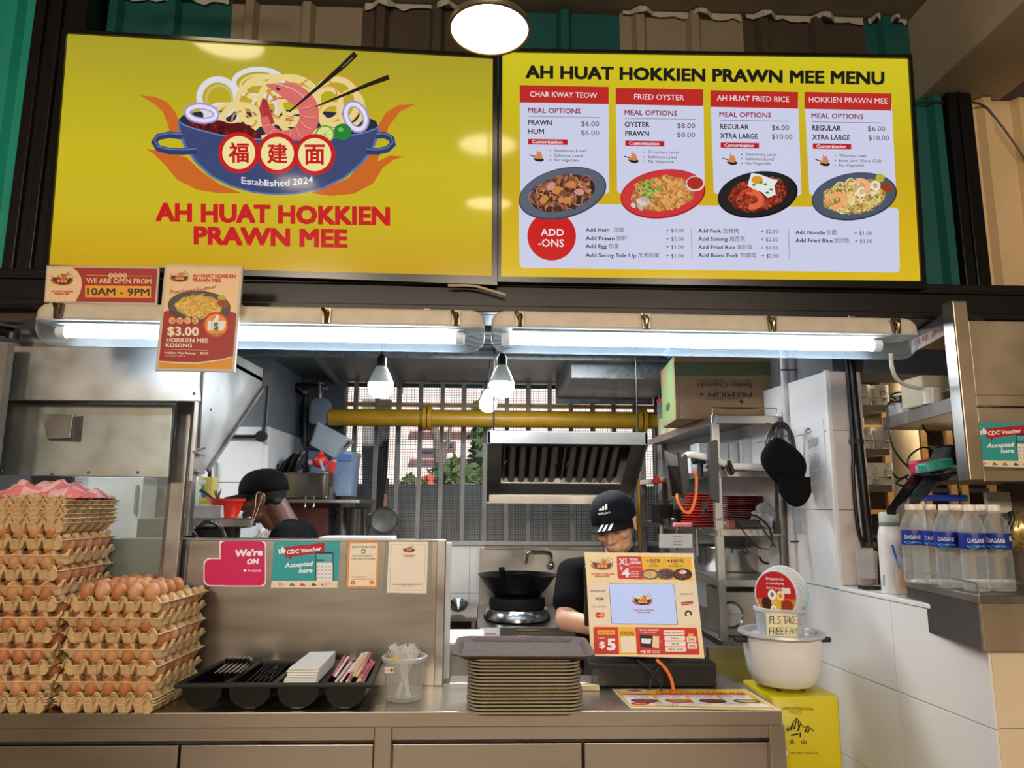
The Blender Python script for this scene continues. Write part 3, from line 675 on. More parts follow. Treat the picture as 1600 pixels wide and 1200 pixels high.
for (a, b, yb, ue, uy, items, pr, (ca, cb, cy), bl, (ix, iy)) in det:
    p.T('MEAL OPTIONS', a, b, yb, 8, MO, 5, .018); p.line([(a, uy), (ue, uy + 1.6)], .7, (90, 90, 110), 4)
    for t, x0, x1, y in items: p.T(t, x0, x1, y, 8, BLK, 5, .02)
    for t, x0, x1, y in pr: p.T(t, x0, x1, y, 8, (40, 38, 40), 5)
    p.rect(ca, cy, cb, cy + 8.4, (186, 26, 38), 4); p.T('Customisation', ca + 6, cb - 8, cy + 6.6, 5.2, (240, 236, 240), 6, .02)
    for t, x0, x1, y in bl: p.T(t, x0, x1, y, 4.6, (50, 48, 52), 5); p.ell(x0 - 6, y - 2, 1, 1, (40, 38, 40), 5, n=8)
    p.line([(ix - 13, iy - 3), (ix - 4, iy)], 1.4, (30, 28, 28), 5); p.ell(ix + 2, iy + 4, 8, 3.6, (30, 28, 28), 5, 8, 14)
    p.poly([(ix - 4, iy + 3), (ix - 6, iy - 3), (ix - 2, iy - 1), (ix - 1, iy - 12), (ix + 2, iy - 6), (ix + 4, iy - 9), (ix + 8, iy), (ix + 6, iy + 4)], (214, 132, 84), 6)
dish(p, 879, 302, 70, 39, -14, (92, 98, 116), [(130, 80, 56), (168, 104, 66), (96, 56, 42), (200, 140, 90), (178, 110, 96), (70, 40, 34)], 300, 6, 1, (60, 36, 30))
for x, y in ((861, 291), (892, 288), (850, 312), (905, 300), (886, 313), (870, 297)): p.ell(x, y, 8, 5.5, ((206, 134, 66), (204, 150, 136))[x % 2], 9, x, 12)
dish(p, 1036, 303, 67, 38, -8, (206, 54, 58), [(214, 150, 74), (230, 176, 100), (190, 120, 60), (224, 160, 90)], 260, 6, 2, (170, 110, 60))
r2 = random.Random(5)
for i in range(60): p.ell(1011 + r2.gauss(0, 8), 297 + r2.gauss(0, 7), r2.uniform(2, 4), r2.uniform(1, 2.4), ((110, 160, 60), (150, 190, 90), (70, 120, 44))[i % 3], 9.2, r2.random() * 180, 6)
for i in range(14): p.ell(1002 + r2.gauss(0, 10), 320 + r2.gauss(0, 4.5), 4.6, 3.6, ((214, 206, 196), (190, 178, 168))[i % 2], 9.3 + i * .05, r2.random() * 90, 9)
p.ell(1086, 287, 15, 12, (222, 200, 200), 9.4); p.ell(1086, 286, 12.6, 9.6, (176, 44, 36), 9.8)
dish(p, 1184, 304, 63, 36, -8, (30, 28, 34), [(140, 44, 30), (170, 60, 38), (112, 32, 26), (190, 84, 50)], 300, 6, 3, (90, 26, 20))
p.poly([(1168, 290), (1174, 270), (1186, 272), (1200, 277), (1208, 280), (1216, 281), (1210, 290), (1212, 304), (1200, 309), (1190, 300), (1178, 296)], (232, 232, 232), 9.2); p.ell(1183, 281, 9, 6.5, (226, 150, 46), 9.6)
for x, y in ((1178, 289), (1196, 288), (1205, 296), (1199, 301), (1189, 285)): p.ell(x, y, 3, 2, (60, 140, 50), 9.7, n=7)
p.ring(1172, 311, 17, 12, 9, (226, 104, 66), 9.5, 10, -120, 90); p.line([(1156, 305), (1164, 298), (1176, 297)], 6, (206, 60, 40), 9.7)
dish(p, 1335, 307, 67, 37, -8, (78, 88, 104), [(222, 190, 110), (236, 208, 140), (210, 160, 80), (240, 220, 170), (120, 140, 60)], 320, 6, 4, (150, 120, 60))
for x, y in ((1346, 300), (1368, 290)): p.ring(x, y, 6, 6, 4, (236, 228, 214), 9.4, n=14)
p.ring(1305, 314, 14, 9, 8, (240, 168, 110), 9.4, -20, -150, 120); p.ring(1346, 290, 11, 8, 7, (240, 178, 140), 9.5, 20, -170, 80); p.ell(1375, 278, 7, 7, (180, 180, 50), 9.6); p.ell(1386, 293, 11, 7, (140, 64, 40), 9.5, 20)
p.ell(862, 369, 38, 38, (206, 30, 30), 5.5, n=40); p.T('ADD', 845, 881, 368, 11, (246, 236, 240), 8, .012); p.T('-ONS', 841, 881, 385, 12, (246, 236, 240), 8, .012)
for t, cn, xa, xb, ca, cb, y, pr, pa in (('Add Hum', '加蛤', 915, 952, 959, 975, 362, '+ $2.00', 1041), ('Add Prawn', '加虾', 915, 960, 963, 980, 375, '+ $2.00', 1041), ('Add Egg', '加蛋', 915, 948, 951, 967, 387.5, '+ $1.00', 1041), ('Add Sunny Side Up', '加太阳蛋', 915, 994, 997, 1030, 401.5, '+ $1.00', 1041),
                          ('Add Pork', '加猪肉', 1091, 1127, 1130, 1154, 363.5, '+ $2.00', 1189), ('Add Sotong', '加苏东', 1091, 1137, 1140, 1164, 376, '+ $2.00', 1189), ('Add Fried Rice', '加炒饭', 1091, 1149, 1152, 1176, 389, '+ $1.00', 1189), ('Add Roast Pork', '加燒肉', 1091, 1154, 1157, 1181, 401.5, '+ $2.00', 1190),
                          ('Add Noodle', '加面', 1243, 1289, 1292, 1307, 366, '+ $1.00', 1335), ('Add Fried Rice', '加炒饭', 1243, 1301, 1303, 1327, 378.5, '+ $1.00', 1336)):
    p.T(t, xa, xb, y, 6.2, (34, 30, 30), 5, .018, k=.008); p.T(cn, ca, cb, y + 1, 8, (60, 56, 60), 5, box=True, k=.005); p.T(pr, pa, pa + 27, y + 1, 6, (60, 56, 60), 5, k=.008)
for x in (1080, 1232): p.line([(x, 357 + (x > 1100)), (x + 1.5, 406)], .8, (130, 130, 150), 4)
p.build('display', s2, 'backlit display with four dishes, prices and add-ons')

# ---- paper posters
def sheetprint(name, label, cat, quad, Y, col, slope=None, tilt=0, border=None, thick=.002, plane=None, group=None):
    n = V((0, -1, 0)) if plane is None else plane[1]; o = P(quad[0][0], quad[0][1], Y) if plane is None else plane[0]
    pts = [PP(x, y, o, n) for x, y in quad]; c = sum(pts, V()) / 4; c.z = min(v.z for v in pts)
    t = thing(name, label, cat, c, group); nn = n.normalized()
    if nn.dot(CAM - o) < 0: nn = -nn
    g = G(); g.prism([v + nn * .0002 for v in pts], -nn * thick); g.build('backing', ink(border or col), t)
    return t, Print(o, n, eps=.00015, base=.0004)
t, p = sheetprint('opening_hours_sign', 'small red and cream sign with 10AM - 9PM opening hours', 'sign', [(73, 415), (249, 417), (245, 476), (69, 472)], 2.06, (205, 190, 175), border=(198, 190, 180), thick=.006); p.k = .012
p.poly([(75, 417.5), (246, 420), (242, 473), (71, 470.5)], (170, 58, 52), 1)
p.poly([(75, 417.5), (113, 418), (121, 424), (127, 434), (128, 446), (125, 458), (118, 471), (71, 470.5)], (238, 208, 168), 2)
logo(p, 77, 424, .0405, 3, True); p.T('AH HUAT HOKKIEN', 80, 114, 456.5, 3, RED, 6, .03); p.T('PRAWN MEE', 85, 108, 460.5, 3, RED, 6, .03)
p.T('WE ARE OPEN FROM', 135, 236.5, 442, 7.6, (240, 214, 178), 6, .02); p.rect(133, 446, 236, 464.5, (240, 170, 62), 4, k=.01); p.T('10AM - 9PM', 136, 233.5, 461, 11.6, (64, 56, 54), 6, .028)
p.line([(135, 430), (237, 431.5)], .6, (238, 208, 168), 3)
for i, ch in enumerate('福建虾面'): p.ell(173 + i * 7.3, 430.3, 3.8, 3.8, (238, 208, 168), 5, n=14); p.T(ch, 170.8 + i * 7.3, 175.4 + i * 7.3, 432.5, 4.6, (150, 60, 40), 6, box=True)
p.build('print', t)
for x in (95, 225): a = P(x, 455, 2.068); G().box((a.x - .01, 2.067, a.z - .01), (a.x + .01, 2.13, a.z + .01)).build('bracket', blackp, t)
t, p = sheetprint('promotion_poster', 'framed $3.00 noodle poster hanging in front of the left tube light', 'poster', [(258, 413), (379.5, 417), (366, 581), (242.5, 579)], 1.97, (205, 190, 175), border=(206, 196, 184), thick=.010)
p.xf = lambda x, y: (x / 4, 380 + y / 4); p.k = .02
p.poly([(1046, 148), (1500, 162), (1450, 786), (990, 778)], (240, 206, 164), 1)
p.poly([(1024, 428), (1130, 400), (1400, 410), (1478, 440), (1456, 706), (1380, 726), (1220, 746), (994, 736)], (164, 48, 50), 2)
p.poly([(993, 742), (1230, 753), (1380, 733), (1455, 712), (1450, 786), (990, 778)], (224, 156, 44), 2); p.line([(993, 739), (1110, 748), (1230, 750), (1380, 730), (1456, 709)], 6, (240, 226, 200), 3)
logo(p, 1056, 172, .132, 3, True)
p.T('AH HUAT HOKKIEN', 1205, 1472, 212, 22, RED, 6, .034); p.T('PRAWN MEE', 1205, 1380, 240, 22, RED, 6, .034)
bent(p, 'True Umami Goodness', 1056, 1346, 322, 24, (190, 44, 40), 6, .01, 8, k=-.12, it=.3)
dish(p, 1245, 395, 196, 98, 3, (84, 82, 84), [(232, 196, 90), (240, 210, 120), (214, 166, 60), (200, 150, 60)], 380, 3, 9, (190, 150, 60)); p.ell(1385, 340, 24, 18, (190, 180, 60), 7); p.ell(1395, 378, 36, 24, (150, 74, 44), 7, 20)
for i, ch in enumerate('福建虾面'): p.ell(1076 + i * 48, 484, 22, 22, (236, 150, 62), 7.2); p.ell(1076 + i * 48, 484, 18, 18, (240, 206, 164), 7.4); p.T(ch, 1063 + i * 48, 1089 + i * 48, 497, 26, (150, 50, 40), 8, box=True)
p.T('$3.00', 1046, 1243, 574, 54, (244, 232, 214), 7, .04); p.T('HOKKIEN MEE', 1040, 1300, 616, 25, (244, 232, 214), 7, .03); p.T('KOSONG', 1036, 1200, 648, 25, (244, 232, 214), 7, .03)
p.line([(1036, 663), (1302, 670)], 2, (230, 190, 180), 5); p.T('Hokkien Mee Kosong', 1030, 1222, 690, 14, (244, 226, 206), 7, .03); p.T('$3.50', 1252, 1302, 693, 13, (244, 226, 206), 7, .03); p.T('with Sunny Side Up', 1030, 1160, 706, 9, (240, 216, 200), 7, it=.2)
p.ell(1350, 512, 82, 82, (200, 50, 40), 7.6, n=36); p.ell(1350, 512, 70, 70, (238, 150, 66), 7.8, n=36)
p.poly([(1298, 484), (1322, 484), (1322, 545), (1298, 545)], WHT, 8); p.poly([(1326, 490), (1345, 468), (1352, 446), (1366, 448), (1368, 470), (1362, 484), (1408, 484), (1412, 500), (1404, 512), (1408, 522), (1398, 532), (1398, 545), (1326, 545)], WHT, 8)
p.T('$', 1334, 1366, 540, 46, (46, 140, 80), 9, .04); bent(p, 'BUDGET MEAL', 1302, 1394, 578, 11, (90, 120, 60), 9, .03, 10)
p.build('print', t)
for x in (275, 360): a = P(x, 462, 1.98); G().tube([a, V((a.x, 2.13, a.z))], .002, 5).build('hook', blackp, t)

# ---- steel splash panel behind the left part of the counter, with its stickers
YP = 2.575; PO = V((0, YP, 1)); PN = V((0, -1, 0)); ztop = P(500, 844, YP).z
g = G(); g.box((-1.6, YP, .9), (P(690, 900, YP).x, YP + .035, ztop)); g.box((-1.6, YP - .002, ztop - .004), (P(693, 900, YP).x, YP + .04, ztop + .004))
spn = thing('splash_panel', 'upright brushed steel panel behind the counter carrying the stickers', 'panel', (-.6, YP, .9))
g.build('sheet', steel, spn, bevel=.002)
g = G(); a = P(682, 900, YP).x; g.box((a, YP - .006, .9), (a + .03, YP + .04, ztop + .002)); g.build('end_post', steelw, spn, bevel=.002)
g = G(); a = P(290, 900, YP).x; g.box((a, YP - .003, .9), (a + .004, YP, ztop)); g.build('seam', steeld, spn)
t, p = sheetprint('delivery_sticker', 'bright pink sticker reading We\'re ON on the steel panel', 'sticker', [(343, 845), (413, 845), (413, 916), (343, 916)], 0, (238, 226, 232), plane=(PO, PN), thick=.001)
def rr_(x0, y0, x1, y1, r, n=5):
    o_ = []
    for cx, cy, a in ((x1 - r, y0 + r, -90), (x1 - r, y1 - r, 0), (x0 + r, y1 - r, 90), (x0 + r, y0 + r, 180)): o_ += [(cx + r * math.cos(R(a + 90 * i / n)), cy + r * math.sin(R(a + 90 * i / n))) for i in range(n + 1)]
    return o_
for d, c, l in ((0, (244, 232, 238), 1), (1.6, (206, 30, 88), 3)):
    p.poly(rr_(343 + d, 844 + d, 415.5 - d, 916.5 - d, 8), c, l); p.poly(rr_(318 + d, 872 + d, 372 - d, 916 - d, 10), c, l + .1)
p.xf = lambda x, y: (280 + x * .2625, 830 + y * .2625)
p.T("We're", 330, 496, 152, 40, WHT, 6, .05, k=-.06, it=.1); p.T('ON', 402, 470, 196, 30, WHT, 6, .05, k=-.05, it=.1); p.T('foodpanda', 408, 488, 240, 13, WHT, 6, .02); p.rect(384, 227, 399, 241, WHT, 6, r=4)
p.build('print', t)
def cdc(name, label, plane, xf, quad):
    t, p = sheetprint(name, label, 'sign', quad, 0, (40, 150, 146), plane=plane, thick=.001)
    p.xf = xf
    p.poly([(566, 56), (960, 54), (944, 296), (550, 296)], (46, 158, 158), 1); p.poly([(550, 296), (944, 296), (940, 337), (545, 336)], (238, 214, 188), 1)
    p.poly([(648, 150), (672, 150), (664, 170)], (130, 16, 26), 2); p.poly([(618, 96), (866, 68), (864, 126), (632, 158)], (180, 28, 44), 3)
    p.T('CDC Voucher', 640, 846, 137, 25, WHT, 6, .035, k=-.11); p.T('Accepted', 628, 792, 216, 27, WHT, 6, .04, k=-.07, it=.2); p.T('here', 712, 792, 248, 27, WHT, 6, .04, k=-.05, it=.2)
    p.poly([(590, 110), (602, 108), (604, 134), (594, 136)], WHT, 6); p.poly([(606, 104), (614, 90), (622, 92), (622, 104), (632, 104), (634, 118), (630, 130), (608, 132)], WHT, 6)
    for a, b in ((588, 92), (600, 86), (584, 104)): p.ell(a, b, 3, 3, (230, 200, 80), 6, n=8)
    p.rect(812, 124, 918, 296, (30, 40, 48), 4, k=0, r=8); p.rect(817, 134, 913, 190, (90, 170, 176), 5); p.rect(817, 188, 913, 296, (236, 232, 226), 5.2); p.rect(817, 168, 862, 178, (40, 90, 100), 6)
    for i in range(4):
        for j in range(4): p.T(('$2', '$5', '$10', '$2')[i], 822 + i * 23, 836 + i * 23, 214 + j * 22, 9, (90, 90, 96), 7)
    p.ring(602, 316, 8, 8, 4, (190, 40, 50), 4, n=10); p.T('CDC', 612, 634, 320, 8, (190, 60, 60), 4)
    for a, c in ((672, (80, 130, 60)), (735, (200, 60, 50)), (802, (60, 60, 60))): p.poly([(a - 16, 324), (a - 6, 306), (a + 4, 312), (a + 18, 322)], c, 4); p.line([(a - 18, 326), (a + 20, 324)], 2, (120, 60, 50), 4.5)
    p.T('South East', 862, 902, 315, 7, (60, 60, 60), 4); p.T('CDC', 862, 884, 326, 7, (60, 60, 60), 4); p.ell(852, 318, 6, 6, (190, 60, 60), 4, n=10)
    p.build('print', t); return t
cdc('voucher_sign', 'teal CDC Voucher sign on the steel panel beside the pink sticker', (PO, PN), lambda x, y: (280 + x * .2625, 830 + y * .2625), [(428.5, 844.7), (532, 844.2), (526.7, 918.5), (423, 918.2)])
pad = mat('taped_clear_pocket', (190, 184, 172), .25, 0, .1, 30)
for nm_, lb, qd, pk in (('voucher_notice', 'orange-bordered notice about digital cards in a clear pocket', [(544, 846), (593, 845.5), (589, 919), (541, 918.5)], [(541, 845), (594, 845), (590, 922), (539, 921)]),
                    ('payment_notice', 'cream payment notice with bowl logo at the panel\'s right end', [(608, 846), (669, 846), (666.5, 927.5), (604, 926)], [(602, 845), (676, 846), (674, 937), (597, 936)])):
    t, p = sheetprint(nm_, lb, 'notice', qd, 0, (238, 222, 200), plane=(PO, PN), thick=.001)
    G().prism([PP(x, y, PO + PN * .00005, PN) for x, y in pk], PN * .0001).build('clear_pocket', clear('clear_pocket_film', (230, 228, 220), .10, .1), t)
    p.xf = lambda x, y: (280 + x * .2625, 830 + y * .2625)
    if nm_ == 'voucher_notice':
        p.poly([(1006, 62), (1192, 60), (1180, 340), (994, 336)], (222, 150, 76), 1); p.poly([(1018, 74), (1180, 72), (1168, 328), (1006, 326)], (240, 220, 190), 2)
        p.T('SCAN THE QR CODE', 1028, 1168, 99, 12, BLK, 5, .01); p.rect(1084, 108, 1108, 132, (60, 150, 90), 4, r=5); p.rect(1090, 114, 1102, 126, WHT, 5)
        p.T('FOR YOUR DIGITAL', 1030, 1152, 152, 10, BLK, 5, .01); p.T('CARD AND VOUCHERS', 1022, 1166, 169, 10, BLK, 5, .01)
        p.T('No physical cards or', 1028, 1128, 275, 8, (170, 50, 40), 5, .02); p.T('vouchers will be issued.', 1028, 1150, 288, 8, (170, 50, 40), 5, .02)
        for x in (1033, 1145): p.ell(x, 306, 13, 13, (206, 100, 50), 4, n=16); p.ell(x, 306, 6, 6, (240, 190, 140), 5, n=10)
    else:
        p.line([(1262, 80), (1466, 80), (1456, 352), (1252, 348)], 1.5, (110, 90, 80), 2, closed=True)
        logo(p, 1328, 84, .082, 3, True); p.T('AH HUAT HOKKIEN', 1332, 1402, 146, 6, RED, 5, .03); p.T('PRAWN MEE', 1344, 1390, 154, 6, RED, 5, .03)
        p.T('AH HUAT HOKKIEN PRAWN MEE PTE LTD', 1272, 1444, 320, 7, (50, 40, 44), 5, .02); p.T('UEN: 202430', 1320, 1392, 331, 6, (50, 40, 44), 5)
    p.build('print', t)
# ================================================================== COUNTER AND WHAT STANDS ON IT
ORD = ['lowest', 'second', 'third', 'fourth', 'fifth', 'sixth', 'seventh', 'eighth', 'ninth', 'tenth', 'eleventh', 'twelfth', 'thirteenth', 'fourteenth', 'fifteenth', 'sixteenth', 'seventeenth']
CX = P(1222, 1112, 2.27).x
ct = thing('service_counter', 'long stainless steel service counter across the front of the stall', 'counter', (-.4, 2.4, 0))
g = G(); g.box((-1.9, 2.27, .855), (CX, 2.61, .90)); g.box((P(700, 1080, 2.54).x, 2.61, .86), (CX - .02, 2.72, .90)); g.build('countertop', steelc, ct, bevel=.003)
g = G(); g.box((-1.9, 2.285, .815), (CX - .03, 2.32, .855)); g.build('rail', steelc, ct, bevel=.002)
for x0, x1 in ((584, 612), (1203, 1228)):
    a, b = P(x0, 1160, 2.275).x, P(x1, 1160, 2.275).x; G().box((a, 2.275, 0), (b, 2.33, .857)).build('post', steelc, ct, bevel=.003)
for x0, x1 in ((-300, 278), (282, 583), (613, 909), (913, 1200)):
    a, b = P(x0, 1180, 2.30).x, P(x1, 1180, 2.30).x; d_ = G().box((a, 2.298, .12), (b, 2.315, .80)).build('door', steelc, ct, bevel=.002)
G().box((-1.9, 2.33, 0), (CX - .03, 2.35, .85)).build('inner_panel', steeld, ct)
G().box((-1.9, 2.35, .0), (CX - .04, 2.7, .10)).build('plinth', steeld, ct)
G().box((-1.9, 2.68, .0), (CX - .04, 2.70, .858)).build('back_panel', steelw, ct)

# ---- egg trays
TP = .050
def trayh(x, y):
    out = abs(x) > 2 * TP; a = (abs(x) / TP - 2) * .5 if out else x / TP - round(x / TP); q = y / TP - .5; b = q - round(q); m = max(abs(a), abs(b)); s_ = .030
    h = min(1, max(0, (m - .27) / .19)) * s_; d = max(.5 - abs(a), .5 - abs(b)); k = min(1, max(0, 1 - (d - .11) / .15)) * .0155
    if out: d = max(abs(abs(x) / TP - 2.5), .5 - abs(b)); k = min(1, max(0, 1 - (d - .11) / .15)) * .0155 * (1 if abs(x) < 2.8 * TP else 0)
    return max(h, s_ if k > 0 else 0) + k
def tray_mesh():
    g = G(); n = 60; L = 3 * TP
    g.sheet(lambda u, v: V(((u - .5) * 2 * L, (v - .5) * 2 * L, trayh((u - .5) * 2 * L * .9999, (v - .5) * 2 * L * .9999))), n, n, sm=False)
    k = n + 1; idx = [i for i in range(k)] + [j * k + n for j in range(1, k)] + [n * k + i for i in range(n - 1, -1, -1)] + [j * k for j in range(n - 1, 0, -1)]
    m = len(idx); base = len(g.v)
    for i in idx: p = g.v[i]; g.v.append(V((p.x * 1.012, p.y * 1.012, p.z - .0025)))
    for i in range(m): g.f.append([idx[i], base + i, base + (i + 1) % m, idx[(i + 1) % m]]); g.mi.append(0); g.sm.append(False)
    return g
tray0 = tray_mesh().build('egg_tray', card, solid=.0022)
egg0 = G().lathe([(.0005, -.028), (.009, -.0262), (.0165, -.020), (.0212, -.009), (.0218, 0), (.0200, .010), (.0155, .019), (.009, .0255), (.0005, .028)], (0, 0, 0), 14).build('egg', egg)
used = {'t': False, 'e': False}
def put(o, k, loc, rz, label, group, cat, mat_=None, rot=None):
    if not used[k]: used[k] = True; c = o
    else: c = o.copy(); C.objects.link(c)
    c.matrix_world = Matrix.Translation(V(loc)) @ Matrix.Rotation(rz, 4, 'Z') @ (rot or Matrix.Identity(4)); tag(c, label, cat, group); return c
eggb = egg0.copy(); eggb.data = egg0.data.copy(); eggb.data.materials[0] = egg2; ne = 0
re_ = random.Random(11)
def stack(cx, cy, z0, layers, rz, which, lab, nested=0, nbot=2, full_top=False):
    global ne
    z = z0 + .003
    for i in range(nbot):
        put(tray0, 't', (cx + re_.uniform(-.003, .003), cy, z), rz + re_.uniform(-.01, .01), 'empty egg tray nested %s under %s' % ('lowest' if i == 0 else 'second lowest', lab), 'egg trays on the counter', 'egg tray'); z += .008
    for i in range(layers):
        flat = i % 2; r = rz + re_.uniform(-.025, .025) + (math.pi / 2 if flat else 0); ox, oy = re_.uniform(-.004, .004), re_.uniform(-.003, .003)
        tl = '%s filled tray from the bottom of %s' % (ORD[i] if i else 'lowest', lab) if i else 'lowest filled tray of ' + lab
        put(tray0, 't', (cx + ox, cy + oy, z), r, 'pulp egg tray, ' + tl, 'egg trays on the counter', 'egg tray')
        M = Matrix.Rotation(r, 3, 'Z')
        for a in range(5):
            for b in range(6):
                x, y = (a - 2) * TP, (b - 2.5) * TP; p = M @ V((x, y, 0)); lx, ly = Matrix.Rotation(-rz, 3, 'Z') @ p * 1, 0
                q = Matrix.Rotation(-rz, 3, 'Z') @ p
                front = q.y < -2.2 * TP + (.0 if flat else .0) or (q.y < -1.9 * TP); right = q.x > 1.9 * TP
                top = full_top and i == layers - 1
                if top: keep = not (q.x > 0 and q.y > 1.2 * TP)
                else: keep = front or (right and which)
                if top and (q.y < -1.4 * TP and re_.random() < .0): keep = False
                if not keep: continue
                if not top and not which and q.x < -1.0 * TP: continue
                o = egg0 if re_.random() < .6 else eggb
                ez = z + .0295
                ci = int(round(q.x / TP + (2.5 if flat == 0 and False else 0))) if False else sorted(set(round((Matrix.Rotation(-rz, 3, 'Z') @ (M @ V(((aa - 2) * TP, (bb - 2.5) * TP, 0)))).x / TP * 2) for aa in range(5) for bb in range(6))); cx_i = min(range(len(ci)), key=lambda k: abs(ci[k] - q.x / TP * 2)); ri = sorted(set(round((Matrix.Rotation(-rz, 3, 'Z') @ (M @ V(((aa - 2) * TP, (bb - 2.5) * TP, 0)))).y / TP * 2) for aa in range(5) for bb in range(6))); ry_i = min(range(len(ri)), key=lambda k: abs(ri[k] - q.y / TP * 2)); o6 = ('first', 'second', 'third', 'fourth', 'fifth', 'sixth')
                lab2 = 'brown egg, %s from left, %s row, %s filled tray up, %s' % (o6[cx_i], ('front', 'second', 'third', 'fourth', 'fifth', 'sixth')[ry_i], ORD[i] if i else 'first', 'taller left stack' if 'taller' in lab else 'shorter right stack')
                ne += 1; rr0 = Euler((re_.uniform(-.12, .12), re_.uniform(-.12, .12), 0)).to_matrix().to_4x4()
                if o is eggb: c = eggb.copy(); C.objects.link(c); c.matrix_world = Matrix.Translation((cx + ox + p.x, cy + oy + p.y, ez)) @ rr0; tag(c, lab2, 'egg', 'brown eggs in the trays')
                else: put(egg0, 'e', (cx + ox + p.x, cy + oy + p.y, ez), 0, lab2, 'brown eggs in the trays', 'egg', rot=rr0)
        z += .0452
    if nested:
        z += .006
        for i in range(nested):
            put(tray0, 't', (cx + re_.uniform(-.004, .004), cy + re_.uniform(-.003, .003), z), rz + re_.uniform(-.02, .02), 'empty egg tray, %s of the nested empties on top of %s' % (ORD[i], lab), 'egg trays on the counter', 'egg tray'); z += .0135
    return z
LX = PZ(85, 1112, .9).x - .154; zl = stack(LX, 2.245 + .154, .9, 11, 0, True, 'the taller left stack', nested=6)
RX_ = PZ(262, 1112, .9).x - .160; stack(RX_, 2.232 + .162, .9, 7, R(-3), True, 'the shorter right stack', full_top=True)
# crumpled checked towel on the tall stack
m_ = bpy.data.materials.new('pink_checked_towel'); m_.use_nodes = True; nn_ = m_.node_tree.nodes; ll_ = m_.node_tree.links; b_ = nn_['Principled BSDF']; b_.inputs['Roughness'].default_value = .95
uvn = nn_.new('ShaderNodeUVMap'); ck = nn_.new('ShaderNodeTexChecker'); ck.inputs['Scale'].default_value = 6; ck.inputs['Color1'].default_value = (*L3((232, 96, 104)), 1); ck.inputs['Color2'].default_value = (*L3((236, 214, 200)), 1)
wv = nn_.new('ShaderNodeTexNoise'); wv.inputs['Scale'].default_value = 5; mxx = nn_.new('ShaderNodeMixRGB'); mxx.inputs[0].default_value = .5; mxx.inputs['Color2'].default_value = (*L3((240, 150, 150)), 1)
ll_.new(uvn.outputs[0], ck.inputs['Vector']); ll_.new(ck.outputs[0], mxx.inputs['Color1']); ll_.new(mxx.outputs[0], b_.inputs['Base Color'])
from mathutils import noise as mnoise
def towel(u, v):
    x, y = (u - .5) * 2, (v - .5) * 2; r = math.hypot(x, y)
    h = .062 * max(0, 1 - (max(abs(x), abs(y))) ** 2.2) * (.55 + .75 * abs(mnoise.noise(V((x * 1.7 + 3, y * 1.9, 1)))) + .5 * mnoise.noise(V((x * 3.4, y * 3, 5)))) + .012 * abs(mnoise.noise(V((x * 7, y * 7, 2))))
    n2 = mnoise.noise(V((x * 2, y * 2, 9)))
    return V((LX + .012 + x * .145 * (1 + .2 * n2), 2.40 + y * .11 * (1 + .25 * mnoise.noise(V((x * 2, y * 2, 4)))), zl + .022 + max(0, h)))
g = G(); g.sheet(towel, 60, 44); o = g.build('towel', m_, solid=.003); uvl = o.data.uv_layers.new(name='UVMap')
for lp in o.data.loops:
    vi = lp.vertex_index; uvl.data[lp.index].uv = ((vi % 61) / 60, (vi // 61) / 44)
tag(o, 'crumpled pink and white checked towel on top of the taller egg stack', 'towel')

# ---- black four-bin cutlery holder
x0, x1 = P(272, 1066, 2.29).x, P(582, 1064, 2.29).x; bx0, bx1 = P(345, 1030, 2.48).x, P(598, 1030, 2.48).x
hz0, hz1 = .972, 1.0; y0, y1 = 2.285, 2.485
hd = thing('cutlery_holder', 'black plastic cutlery holder with four rounded bins beside the eggs', 'cutlery holder', ((x0 + x1) / 2, 2.38, .9))
def hp(u, v, dz=0): a = V((x0, y0, hz0)).lerp(V((x1, y0, hz0)), u); b = V((bx0, y1, hz1)).lerp(V((bx1, y1, hz1)), u); p_ = a.lerp(b, v); p_.z += dz; return p_
g = G(); eds = [0, .245, .49, .735, 1.0]
def strip(u0, v0, u1, v1, th=.010):
    p_ = [hp(u0, v0), hp(u1, v0), hp(u1, v1), hp(u0, v1)]; g.prism([a + V((0, 0, .004)) for a in p_], (0, 0, -th))
strip(0, 0, 1, .07, .013); strip(0, .93, 1, 1, .013)
for e in (0.0, .235, .48, .725, .965): strip(e, .07, min(1, e + .035), .93)
g.build('rim', blackp, hd, bevel=.003)
for i in range(4):
    u0, u1 = (.035, .27, .515, .76)[i], (.235, .48, .725, .965)[i]; g = G(); n = 14; vs = []
    for v in (.05, .95):
        a, b = hp(u0, v), hp(u1, v); cx_ = (a + b) / 2; hw = (b.x - a.x) / 2; zt_ = a.z - .002; zb_ = .903; rr1 = min(hw, (zt_ - zb_) * .75)
        for k in range(n + 1):
            if k == 0: q = V((a.x, a.y, zt_))
            elif k == n: q = V((b.x, b.y, zt_))
            else:
                t = math.pi * (k - 1) / (n - 2); q = V((cx_.x - hw * math.cos(t), a.y, zb_ + rr1 - rr1 * math.sin(t)))
            vs.append(q)
    fs = [(k, k + 1, k + 1 + n + 1, k + n + 1) for k in range(n)] + [tuple(range(n, -1, -1)), tuple(range(n + 1, 2 * n + 2))]
    g.add(vs, fs, 0, True); g.build('bin', blackg, hd)
blk = mat('black_cutlery_plastic', (18, 18, 20), .2)
